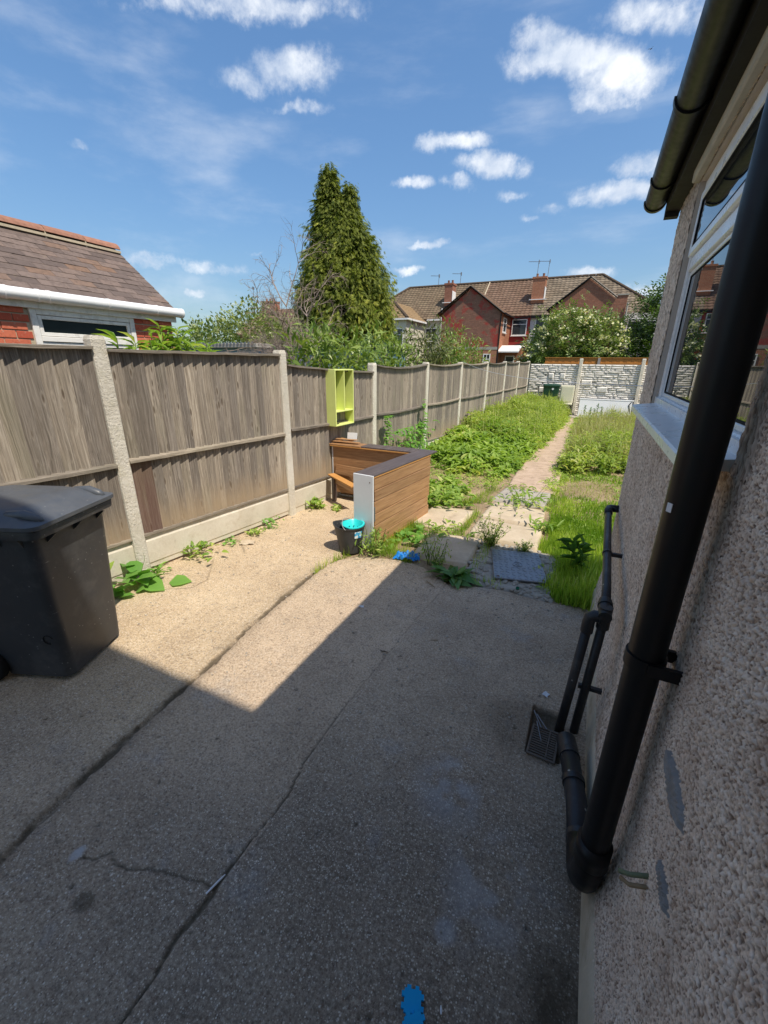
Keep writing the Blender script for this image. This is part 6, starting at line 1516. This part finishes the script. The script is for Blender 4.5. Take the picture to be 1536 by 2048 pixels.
# elder with cream flower heads behind the end wall
bush('elder_bush', 'big elder bush with flat cream flower heads behind the stone-block wall', 'bush', (-1.0, 19.8, 2), (1.6, 1.0, 1.3), 5200, ELDER, .30, MAT['elder'], 41, flowers=130, stems=7,
     lumps=[((-1.25, 19.7, 2.55), (1.15, .9, 1.15)), ((-.2, 19.9, 2.45), (1.0, .9, 1.0)), ((-2.2, 19.6, 2.0), (.75, .7, .62)), ((.6, 20.1, 2.1), (.6, .8, .7)), ((-.9, 19.8, 1.6), (1.8, .8, .6))], fsize=.24)
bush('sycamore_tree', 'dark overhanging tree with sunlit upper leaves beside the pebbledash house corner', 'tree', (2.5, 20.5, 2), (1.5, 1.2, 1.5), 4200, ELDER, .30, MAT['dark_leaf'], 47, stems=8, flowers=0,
     lumps=[((2.25, 20.6, 4.1), (.85, .9, .55)), ((1.95, 20.2, 3.35), (1.0, .9, .42)), ((2.5, 20.2, 2.5), (1.25, .9, .8)), ((1.5, 20.4, 2.0), (.8, .7, .45)), ((2.3, 20, 1.4), (1.6, .9, .6)), ((1.3, 20.6, 2.75), (.3, .5, .2))])
# shrubs with long leaves just behind the fence
sp = [(-3.62, 5.3, 2.02, .42, .30), (-3.75, 6.3, 2.02, .55, .40), (-3.75, 7.3, 2.02, .6, .40), (-3.85, 8.3, 1.92, .6, .38)]
lb_ = ['low lance-leaved shrub over the fence directly left of the lime shelf box', 'leafy shrub over the fence between the shelf box post and the next post', 'tall silvery green lance-leaved shrub over the fourth fence panel', 'drooping lance-leaved shrub in front of the browned bush']
for k, (x, y, z, r_, h) in enumerate(sp):
    bush('lance_leaved_shrub', lb_[k], 'shrub', (x, y, z - .5), (r_ * .8, r_, h), 900, LANCE, .19, MAT['laurel'], 60 + k, 'lance-leaved shrubs behind the fence', clump=14, stems=5, lumps=[((x, y, z - .16), (r_ * .7, r_, h * .85)), ((x - .1, y, z - .55), (r_ * .7, r_, .5))])
bush('browned_bush', 'dark bush with brown patches behind the fence in front of the brick gable', 'bush', (-3.9, 10.7, 1.8), (.6, .9, .8), 2600, LANCE, .15, MAT['brown_leaf'], 71, stems=7, lumps=[((-3.9, 10.5, 2.15), (.5, .75, .50)), ((-3.9, 10.7, 1.5), (.6, .9, .7))])
bush('green_bush', 'bright green rounded bush behind the fence, right of the browned one', 'bush', (-3.9, 12.6, 1.8), (.6, 1.1, .8), 2600, LANCE, .17, MAT['laurel'], 73, stems=7, lumps=[((-3.9, 12.3, 2.15), (.5, .9, .48)), ((-3.8, 13.9, 1.95), (.5, .9, .42)), ((-3.9, 12.9, 1.4), (.6, 1.6, .6))])
bush('privet_hedge', 'pale flecked privet hedge above the grey shed roof', 'hedge', (-11, 12.0, 2), (2.4, 1.2, 1), 11000, SIMPLE, .13, MAT['privet'], 75, stems=6, flowers=120, lumps=[((-12.5, 12.2, 2.45), (1.3, 1, .75)), ((-11.0, 12.2, 2.7), (1.2, 1, .85)), ((-9.5, 12.2, 2.4), (1.2, 1, .65)), ((-8.4, 12.2, 2.1), (1.0, .9, .5)), ((-11, 12.2, 1.6), (3.2, 1, .7))], fsize=.07)
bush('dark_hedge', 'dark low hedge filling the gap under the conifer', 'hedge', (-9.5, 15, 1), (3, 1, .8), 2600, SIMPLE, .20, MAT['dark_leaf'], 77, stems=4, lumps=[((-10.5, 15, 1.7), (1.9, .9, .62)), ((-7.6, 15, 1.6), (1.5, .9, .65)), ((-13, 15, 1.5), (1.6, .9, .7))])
# distant tree line
far = []
for k, (x, y, z, r_, h) in enumerate([(-36, 42, 3, 4, 3.2), (-44, 45, 3, 5, 3), (-52, 48, 3, 5, 3.3), (-24, 46, 3.2, 4, 3), (8, 44, 3, 3, 3.4), (12, 40, 3, 4, 3.5)]):
    bush('distant_tree', ['distant tree farthest left behind the outbuilding', 'distant broad tree left of the privet hedge', 'distant round tree behind the outbuilding roof', 'distant tree beyond the brown-roofed house', 'distant tree right of the brick gabled house', 'distant tree hidden behind the house corner'][k], 'tree', (x, y, 0), (r_, r_, h), 1100, SIMPLE, .7, MAT['dark_leaf'], 80 + k, 'distant trees', stems=3, lumps=[((x, y, z), (r_, r_, h))])
# dead shrub of bare arching twigs
ds = thing('dead_shrub', 'leaning dead shrub of bare pinkish-grey branches behind the fence left of the conifer', 'shrub', (-5.15, 6.9, .9)); di = Matrix.Translation((5.15, -6.9, -.9)); r2 = random.Random(17); m = MB(); tips = []
def grow(m, p, d, L, r, lev):
    n = 5; pts = [Vector(p)]; d = Vector(d).normalized()
    for i in range(n):
        d = (d + Vector((r2.uniform(-1, 1), r2.uniform(-1, 1), r2.uniform(-.9, .6))) * (.16 + .05 * lev)).normalized(); pts.append(pts[-1] + d * L / n)
    m.tube(pts, 1, 5 if lev < 2 else 3, False, [r * (1 - .75 * i / n) for i in range(n + 1)])
    if lev < 4:
        for k in range([8, 6, 5, 3][lev]):
            i = r2.randint(1 if lev else 2, n); q = pts[i]; dd = (pts[i] - pts[i - 1]).normalized()
            ax = Vector((r2.uniform(-1, 1), r2.uniform(-1, 1), r2.uniform(-1, 1))).normalized()
            nd = (dd + ax * .75 + Vector((0, 0, -.15 * (lev > 1)))).normalized(); grow(m, q, nd, L * r2.uniform(.38, .6), r * .55, lev + 1)
for (d, L, r_) in (((-.12, .1, 1), 1.75, .022), ((.10, .2, 1), 1.85, .024), ((-.45, 0, .9), 1.15, .018), ((-.85, .1, .6), 1.15, .016), ((.5, .1, .65), .95, .016), ((-.3, -.1, .8), 1.2, .015), ((-.5, .2, 1), 1.35, .016), ((-.9, -.1, .8), 1.2, .014), ((-.2, -.1, .9), 1.3, .014)): grow(m, (-5.15 + r2.uniform(-.1, .1), 6.9, .9), d, L, r_, 0)
o = m.obj('branches', MAT['dead_wood'], ds, kind='stuff'); o.matrix_parent_inverse = di
# leafy weeds over the fence by the outbuilding
for k, (x, y, z, r_, lab) in enumerate([(-3.95, 2.85, 1.92, .22, 'small palm-like green plant topping the fence before the outbuilding window'), (-4.0, 3.2, 2.02, .25, 'taller palm-like green plant over the fence at the outbuilding corner'), (-3.9, 3.75, 1.93, .28, 'spreading leafy plant over the fence just left of the second concrete post')]):
    g = np.random.default_rng(90 + k); t = thing('leafy_plant', lab, 'plant', (x, y, .2), 0, 'leafy plants topping the fence'); P = []; D = []; m = MB()
    for s in range(9):
        b = Vector((x + g.uniform(-.1, .1), y + g.uniform(-r_, r_), z - .14 + g.uniform(-.12, .22))); limb(m, (b.x, b.y, .2), b, .008, .004, 5, 3, .02)
        for q in range(13):
            a = g.uniform(0, 6.28); e = g.uniform(-.3, 1.0); P.append(b - Vector((0, 0, g.uniform(0, .22)))); D.append((math.cos(a) * math.cos(e), math.sin(a) * math.cos(e), math.sin(e)))
    inv = Matrix.Translation((-x, -y, -.2)); o = foliage('leaves', scatter(LONG, np.array([tuple(p) for p in P]), np.array(D), g.uniform(.12, .22, len(P))), MAT['weed'], t); o.matrix_parent_inverse = inv
    o = m.obj('stem', MAT['stem'], t); o.matrix_parent_inverse = inv
# climbing weeds on the garden side of the fence by the counter
g = np.random.default_rng(101); n = 330; P = np.stack([-2.72 + g.normal(size=n) * .05 + 0, 6.75 + g.normal(size=n) * .42, np.abs(g.normal(size=n)) * .32 + .18], 1); P[:, 2] = np.minimum(P[:, 2], .75)
P2 = np.stack([np.full(60, -2.83), 5.95 + g.normal(size=60) * .05, g.uniform(.4, 1.0, 60)], 1); P3 = np.stack([np.full(40, -2.74), 7.35 + g.normal(size=40) * .05, g.uniform(.4, 1.15, 40)], 1); P = np.concatenate([P, P2, P3]); n = len(P)
D = rdir(n, -30, 40); D[:, 0] = np.abs(D[:, 0]) + .3; t = thing('bramble', 'bramble-like weeds climbing the grey fence just behind the wooden counter', 'plant', (-2.75, 6.7, 0)); o = foliage('leaves', scatter(LEAF, P, D, g.uniform(.06, .13, n)), MAT['bindweed'], t); o.matrix_parent_inverse = Matrix.Translation((2.75, -6.7, 0))
m = MB()
for (y, z, x) in ((5.95, 1.0, -2.84), (7.35, 1.12, -2.76), (6.5, .7, -2.75), (6.9, .75, -2.73), (7.1, .6, -2.7)): limb(m, (x + .05, y, 0), (x, y, z), .006, .003, 5, 5, .03)
o = m.obj('stem', MAT['stem'], t); o.matrix_parent_inverse = Matrix.Translation((2.75, -6.7, 0))

# ---- fence x at a given y
def fence_x(y): return np.interp(y, [p[1] for p in POST], [p[0] for p in POST])
def path_l(y): return np.interp(y, [5.0, 6.3, 7.4, 9, 12, 17], [-1.75, -1.3, -1.06, -.98, -.80, -.66])
# ---- left weed bed: leafy plants, taller with distance
g = np.random.default_rng(200); parts = []; far_parts = []; stems_P = []
def weeds(n, y0, y1, hfun, lsz, tm, nl, dens=None, xf=None):
    y = y0 + (y1 - y0) * g.random(n); x0 = fence_x(y) + .06 if xf is None else xf[0](y); x1 = path_l(y) if xf is None else xf[1](y); x = x0 + (x1 - x0) * g.random(n)
    k = np.ones(n, bool) if dens is None else g.random(n) < dens(x, y); x, y = x[k], y[k]; h = hfun(x, y) * (.55 + .6 * g.random(len(x)))
    zb = soil_h(x, y); f = g.random((len(x), nl)) ** .7; P = np.stack([x[:, None] + g.normal(size=f.shape) * .05 * (f + .3), y[:, None] + g.normal(size=f.shape) * .05 * (f + .3), zb[:, None] + h[:, None] * f], -1).reshape(-1, 3)
    az = g.random(len(P)) * 2 * np.pi; D = rdir(len(P), -15, 60, az); tn = np.clip(np.repeat(fbm(x * 2.2, y * 2.2, 7), nl) * 1.2 - .3 + .6 * g.random(len(P)), 0, 1)
    s = lsz * (.5 + .9 * g.random(len(P))); return scatter(tm, P, D, s, tone=tn)
def h_left(x, y): return np.interp(y, [5, 6.8, 8, 10, 12, 16.5], [.06, .12, .24, .46, .60, .56]) * (.45 + 1.15 * fbm(x * 2.0, y * 2.0, 9)) * np.clip((path_l(y) - x) / .35 + .35, .3, 1)
def d_near(x, y): return np.clip(sstep(fbm(x * 2.3, y * 2.3, 77), .42, .55) * np.interp(y, [4.9, 6.2, 7.2, 8], [.8, .8, .95, 1]) + sstep(y, 7.2, 7.9), 0, 1) * (1 - .85 * sstep(np.hypot(x + 1.4, (y - 6.4) * .9), .55, .3))
parts = [weeds(1300, 4.9, 7.8, lambda x, y: .09 + 0 * x, .11, LEAF, 7, d_near), weeds(260, 5.0, 7.4, lambda x, y: .04 + 0 * x, .05, LEAF, 6, None), weeds(950, 7.0, 9.6, h_left, .13, LEAF, 12, d_near), weeds(600, 7.0, 10.5, h_left, .16, LONG, 10, d_near)]
parts.append(weeds(420, 6.4, 16.5, lambda x, y: .07 + 0 * x, .07, LONG, 7, None, (lambda y: -.36 + .2 * (fbm(y * 2, y * 0, 56) - .5), lambda y: -.20 + 0 * y))); parts.append(weeds(520, 6.2, 16.5, lambda x, y: .08 + 0 * x, .08, LONG, 7, lambda x, y: sstep(fbm(x * 2, y * 2, 57), .42, .55), (lambda y: path_l(y) - .1, lambda y: path_l(y) + .16)))
o = foliage('low_weeds', parts, MAT['weed']); o['kind'] = 'stuff'
parts = [weeds(1500, 9.0, 13.0, h_left, .105, LONG, 18), weeds(2600, 11.5, 16.9, h_left, .10, LONG, 16), weeds(1500, 9.0, 14, h_left, .08, LEAF, 12)]
o = foliage('tall_weeds', parts, MAT['weed_far']); o['kind'] = 'stuff'
# seed stalks standing out of the weeds
n = 1500; y = 9 + 7.6 * g.random(n); x = fence_x(y) + .1 + (path_l(y) - .1 - fence_x(y)) * g.random(n); P = np.stack([x, y, h_left(x, y) * .6], 1)
pr = [scatter(T_blade(.03, .25), P, rdir(n, 65, 90), .30 + .25 * g.random(n), tone=.6 + .4 * g.random(n))]
P2 = np.stack([x, y, h_left(x, y) * .75 + .12], 1); pr.append(scatter(T_simple(.35, .1), np.repeat(P2, 3, 0) + g.normal(size=(n * 3, 3)) * .025, rdir(n * 3, 30, 90), np.full(n * 3, .05), tone=.5 + .5 * g.random(n * 3)))
o = foliage('seed_stalks', pr, MAT['weed_far']); o['kind'] = 'stuff'
o = foliage('lawn_weeds', [weeds(520, 3.3, 7.6, lambda x, y: .05 + 0 * x, .045, LEAF, 7, lambda x, y: sstep(fbm(x * 3, y * 3, 58), .45, .6), (lambda y: -.2 + 0 * y, lambda y: .9 + 0 * y))], MAT['weed']); o['kind'] = 'stuff'
# ---- right bed: feathery grasses and weeds
R0 = lambda y: np.interp(y, [3, 6.5, 7.5, 17], [-.22, -.20, -.24, -.22]); R1 = lambda y: 2.2 + 0 * y
def h_right(x, y): return np.interp(y, [7.2, 8.2, 10, 14, 16.5], [.22, .34, .36, .30, .26]) * (.4 + 1.25 * fbm(x * 2.2, y * 2.2, 19)) * np.clip((x + .30) / .3 + .4, .4, 1)
d_r = lambda x, y: np.clip(sstep(fbm(x * 1.8, y * 1.8, 79), .38, .55) + .18, 0, 1) * sstep(y, 7.35 + .9 * fbm(x * 2.5, y * 0, 80), 7.6 + .9 * fbm(x * 2.5, y * 0, 80))
parts = [weeds(900, 7.5, 10.5, h_right, .11, LONG, 10, d_r, (R0, R1)), weeds(1300, 9, 16.4, h_right, .08, LONG, 10, d_r, (R0, R1)), weeds(190, 7.1, 8.6, lambda x, y: .05 + .35 * fbm(x * 3, y * 3, 4), .10, LEAF, 12, d_r, (lambda y: -.22 + 0 * y, lambda y: .1 + 0 * y)), weeds(210, 7.1, 8.6, lambda x, y: .05 + .35 * fbm(x * 3, y * 3, 4), .10, LEAF, 12, d_r, (lambda y: .3 + 0 * y, lambda y: 1.0 + 0 * y))]
o = foliage('right_bed_weeds', parts, MAT['weed_far']); o['kind'] = 'stuff'
def blades(n, x0, x1, y0, y1, hf, mask=None, spread=(35, 88), w=.05, zf=None, tone=None):
    x = x0 + (x1 - x0) * g.random(n); y = y0 + (y1 - y0) * g.random(n)
    if mask is not None: k = g.random(n) < mask(x, y); x, y = x[k], y[k]
    z = soil_h(x, y) if zf is None else zf(x, y); h = hf(x, y) * (.5 + .9 * g.random(len(x))); P = np.stack([x, y, z], 1)
    tn = np.clip(.35 + 1.6 * (fbm(x * 3.5, y * 3.5, 5) - .5) + .6 * (g.random(len(x)) - .5) if tone is None else tone + .3 * (g.random(len(x)) - .5), 0, 1)
    return scatter(T_blade(w, .8), P, rdir(len(x), *spread), h, tone=tn, wscale=np.clip(.07 / np.maximum(h, .02), .6, 2.2))
pr = [blades(17000, -.3, 2.4, 7.6, 16.4, lambda x, y: .24 + .22 * fbm(x * 2, y * 2, 29), lambda x, y: sstep(fbm(x * 1.1, y * 1.1, 33), .40, .55) * (x > -.24), w=.04)]
o = foliage('straw_grass', pr, MAT['straw']); o['kind'] = 'stuff'
# ---- lawn strip in front of the right bed
def lawn_mask(x, y):
    left_edge = np.interp(y, [3.1, 3.3, 3.5, 4.1, 4.2, 5.5, 6.3, 7.4], [.15, -.08, -.06, -.14, -.20, -.22, -.20, -.26]) + .22 * (fbm(y * 5, x * 5, 4) - .5); bare = sstep(np.hypot((x - .25) * .7, (y - 6.75) * .9), .60, .35)
    return (x > left_edge) * (1 - .93 * bare) * np.clip(1.25 - sstep(y, 6.9, 7.6) * .7, 0, 1)
def lawn_h(x, y): return .035 + .035 * fbm(x * 3, y * 3, 39) + .07 * sstep(x, .0, .25) * sstep(y, 4.6, 3.4) + .04 * sstep(y, 6.0, 5.0) * fbm(x * 8, y * 8, 41)
pr = [blades(26000, -.25, 1.25, 3.16, 5.2, lawn_h, lawn_mask, (-5, 70), w=.12), blades(15000, -.3, 1.9, 5.0, 7.8, lawn_h, lawn_mask, (-5, 70), w=.15)]
# tufts by the bucket, the slabs' joints and along the yard edge
pr.append(blades(2600, -2.4, -.5, 5.0, 16, lambda x, y: .12 + .25 * sstep(y, 7, 11), lambda x, y: (x > fence_x(y) + .1) * (x < path_l(y)) * 1.0, (40, 88), w=.04, tone=.9))
def near_line(x, y, pts, w): return sstep(seg_d(x, y, pts), w, w * .35)
def tuft_mask(x, y):
    return np.clip(near_line(x, y, [(-1.72, 3.44), (-1.45, 3.42), (-1.38, 3.36)], .13) + near_line(x, y, [(-1.9, 3.24), (-1.98, 2.95), (-1.99, 2.72)], .035) * .8 + near_line(x, y, [(-1.68, 3.45), (-1.60, 4.2)], .13)
        + near_line(x, y, [(-1.08, 4.22), (-1.07, 5.0)], .05) * .7 + near_line(x, y, [(-1.66, 5.05), (-1.05, 5.56)], .08) * .7 + near_line(x, y, [(-1.68, 4.22), (-1.4, 4.12), (-.8, 4.2)], .05) * .5 + near_line(x, y, [(-.75, 3.2), (-.55, 3.25), (-.48, 3.22)], .05) * .5
        + near_line(x, y, [(-.72, 3.5), (-.72, 4.2)], .05) * .5 + near_line(x, y, [(-.26, 5.5), (-.24, 6.5)], .06) * .6 + near_line(x, y, [(-1.3, 5.2), (-1.1, 6.2)], .10) * .45, 0, 1)
pr.append(blades(42000, -2.1, -.2, 2.65, 6.6, lambda x, y: .05 + .05 * fbm(x * 6, y * 6, 43), tuft_mask, (5, 75), w=.08, zf=lambda x, y: np.maximum(soil_h(x, y), np.where(y < 3.3, -.02, -.02))))
o = foliage('grass', pr, MAT['grass']); o['kind'] = 'stuff'
pr = [blades(2400, -.2, .8, 6.2, 7.3, lambda x, y: .05 + 0 * x, lambda x, y: sstep(np.hypot((x - .25) * .8, y - 6.75), .55, .3), (0, 22), w=.06, tone=.5), blades(900, -1.9, -1.0, 5.4, 7.0, lambda x, y: .05 + 0 * x, None, (0, 20), w=.06, tone=.3)]
o = foliage('dry_cuttings', pr, MAT['straw']); o['kind'] = 'stuff'

# ---- individual plants
def rosette(name, label, cat, loc, n, size, mat, seed, tmpl=LEAF, el=(5, 65), height=0.0, group=None, spread=.03, tone=None, stems=0, sth=.3):
    g = np.random.default_rng(seed); t = thing(name, label, cat, loc, 0, group); inv = Matrix.Translation((-loc[0], -loc[1], -loc[2]))
    P = np.array(loc)[None] + g.normal(size=(n, 3)) * np.array([spread, spread, 0]); P[:, 2] += height * g.random(n)
    D = rdir(n, el[0], el[1]); D2 = D.copy(); o = foliage('leaves', scatter(tmpl, P, D, size * (.55 + .7 * g.random(n)), roll=g.normal(size=n) * .3, tone=g.random(n)), MAT[mat], t); o.matrix_parent_inverse = inv
    if stems or height > .05:
        m = MB(); r2 = random.Random(seed)
        for k in range(max(1, stems)): a = r2.uniform(0, 6.28); limb(m, (loc[0] + spread * math.cos(a) * .6, loc[1] + spread * math.sin(a) * .6, loc[2]), (loc[0] + spread * 1.5 * math.cos(a), loc[1] + spread * 1.5 * math.sin(a), loc[2] + max(height, sth) * r2.uniform(.7, 1.05)), .004, .0015, 4, 4, .04, r2)
        o = m.obj('stem', MAT['stem'], t); o.matrix_parent_inverse = inv
    return t
rosette('dock_plant', 'broad-leaved dark dock plant spilling over the concrete edge in the shade', 'plant', (-.83, 3.20, -.01), 30, .21, 'dock', 301, T_leaf(.48, .3, .1), (0, 60), spread=.04)
rosette('feathery_weed', 'feathery grey-green weed behind the dock, right of the blue plastic', 'plant', (-1.12, 3.42, -.02), 170, .055, 'weed_far', 302, LANCE, (0, 80), .26, spread=.10, stems=12)
rosette('feathery_weed', 'feathery weed tuft growing up against the white end panel by the bucket', 'plant', (-1.68, 3.30, -.02), 190, .075, 'weed', 303, LANCE, (15, 85), .25, spread=.075, stems=10)
def twiggy(label, loc, h, w, seed, n=26, leaf=.03, mat='weed_far', lean=(0, 0)):
    g = np.random.default_rng(seed); r2 = random.Random(seed); t = thing('branching_weed', label, 'plant', loc); inv = Matrix.Translation((-loc[0], -loc[1], -loc[2])); m = MB(); P = []; D = []
    for k in range(n):
        a = r2.uniform(0, 6.28); q = r2.uniform(.3, 1); tip = (loc[0] + w * q * math.cos(a) + lean[0], loc[1] + w * q * math.sin(a) + lean[1], loc[2] + h * r2.uniform(.5, 1.0))
        pts = limb(m, loc, tip, .0026, .001, 4, 6, .05, r2)
        for p in pts[1:]:
            for j in range(5): P.append((p.x + r2.uniform(-.012, .012), p.y + r2.uniform(-.012, .012), p.z + r2.uniform(-.012, .012))); D.append((r2.uniform(-1, 1), r2.uniform(-1, 1), r2.uniform(-.2, 1)))
    o = foliage('leaves', scatter(SIMPLE, np.array(P), np.array(D), g.uniform(leaf * .5, leaf * 1.3, len(P))), MAT[mat], t); o.matrix_parent_inverse = inv
    o = m.obj('stem', MAT['stem'], t); o.matrix_parent_inverse = inv
twiggy('tall wispy branching weed in the gap between the sunlit slab and the manhole cover', (-.70, 4.02, -.02), .40, .20, 311, 30, .028)
twiggy('small wispy weed in the grass gap just above the metal manhole cover', (-.36, 4.06, -.02), .14, .10, 313, 9, .03)
twiggy('thin seeding weed rising beside the broad dock plant in the shade', (-1.0, 3.28, -.02), .30, .12, 315, 12, .02)
rosette('sprawling_weed', 'sprawling green weed across the top of the central paving slab', 'plant', (-.58, 5.52, .02), 95, .12, 'weed', 321, LONG, (0, 50), .14, spread=.17, stems=7, sth=.26)
rosette('sprawling_weed', 'small flat weed in the crack where the top slab meets the path', 'plant', (-.72, 6.27, .0), 40, .09, 'weed', 326, LONG, (0, 40), .04, spread=.12)
rosette('sprawling_weed', 'low weed with pointed leaves at the right edge of the nearest sunlit slab', 'plant', (-.26, 4.75, .0), 42, .12, 'weed', 322, LONG, (5, 60), .06, spread=.07)
rosette('sprawling_weed', 'flat spreading weed between the left slab and the shadowed slab', 'plant', (-1.28, 4.16, .0), 60, .11, 'weed', 323, LONG, (0, 35), .05, spread=.14, stems=2, sth=.16)
rosette('sprawling_weed', 'clump of weeds at the right rear corner of the wooden counter', 'plant', (-1.50, 5.12, .0), 110, .12, 'weed', 324, LEAF, (5, 60), .14, spread=.15)
rosette('thistle', 'dark spiky thistle in the lawn right beside the black waste pipe', 'thistle', (.10, 3.82, .0), 34, .15, 'dock', 325, T_leaf(.26, .2, .2), (5, 75), .26, spread=.03, stems=1)
rosette('bindweed', 'round-leaved weed below the plank front of the wooden counter', 'plant', (-1.52, 3.80, .0), 40, .12, 'bindweed', 331, HEART, (0, 40), .05, spread=.12)
rosette('bindweed', 'large heart-leaved plant at the foot of the concrete post beside the wheelie bin', 'plant', (-3.17, 1.83, .0), 26, .17, 'bindweed', 332, HEART, (0, 45), .10, spread=.09)
rosette('bindweed', 'yellowish leaf cluster peeping between the wheelie bin and the first post', 'plant', (-3.26, 1.62, .16), 9, .12, 'weed', 333, HEART, (0, 60), .06, spread=.03)
for k, (x, y, n, s, h, lab) in enumerate([(-3.20, 2.10, 16, .10, .03, 'small pointed-leaf seedling clump next to the concrete post foot'), (-3.17, 2.48, 60, .075, .12, 'bushy little mint-like plant against the near gravel board'), (-3.12, 2.88, 30, .05, .04, 'low tuft half way along the near gravel board'), (-3.07, 3.15, 36, .05, .06, 'trailing tuft along the gravel board before the second post'), (-3.04, 3.40, 40, .055, .10, 'leafy tuft at the gravel board just before the second post'), (-2.98, 4.20, 46, .10, .10, 'leafy weed at the fence foot just beyond the second post')]):
    rosette('fence_foot_weed', lab, 'plant', (x, y, .0), n, s, 'weed' if k % 2 else 'bindweed', 340 + k, LEAF if k != 0 else LONG, (5, 60), h, 'weeds along the gravel board', spread=.05 + .03 * (n > 50), stems=2 if h > .05 else 0, sth=h)
rosette('fence_foot_weed', 'small weed on the concrete beside the counter low rail', 'plant', (-2.72, 4.28, .0), 14, .09, 'weed', 349, LEAF, (5, 45), .02, 'weeds along the gravel board', spread=.04)
# tall thin grass stem in front of the slabs
m = MB(); m.tube([(-.66, 5.25, .0), (-.70, 5.27, .2), (-.78, 5.3, .38), (-.86, 5.3, .46)], .003, 5); tag(m.obj('grass_stem', MAT['stem'], None), 'single bent grass stem rising above the central paving slab', 'grass stem')
# dark flower spikes in front of the white panel
for k, (x, y, h) in enumerate([(-.12, 15.9, .50), (.06, 15.9, .44), (.17, 15.8, .42), (.26, 15.9, .55), (.38, 15.8, .50), (.80, 15.9, .38)]):
    t = thing('flower_spike', ['leftmost dark flower spike before the white panel', 'second dark flower spike from the left before the white panel', 'short middle dark flower spike before the white panel', 'tallest dark flower spike before the white panel', 'slender dark spike just right of the tallest', 'isolated dark spike toward the right end of the white panel'][k], 'plant', (x, y, 0), 0, 'flower spikes before the white panel')
    g = np.random.default_rng(400 + k); P = np.stack([g.normal(size=60) * .02, g.normal(size=60) * .02, h * (.45 + .55 * g.random(60))], 1)
    foliage('florets', scatter(SIMPLE, P, rdir(60, -10, 70), np.full(60, .055)), MAT['dock'], t); MB().tube([(0, 0, 0), (.01, 0, h)], .006, 5).obj('stem', MAT['stem'], t)
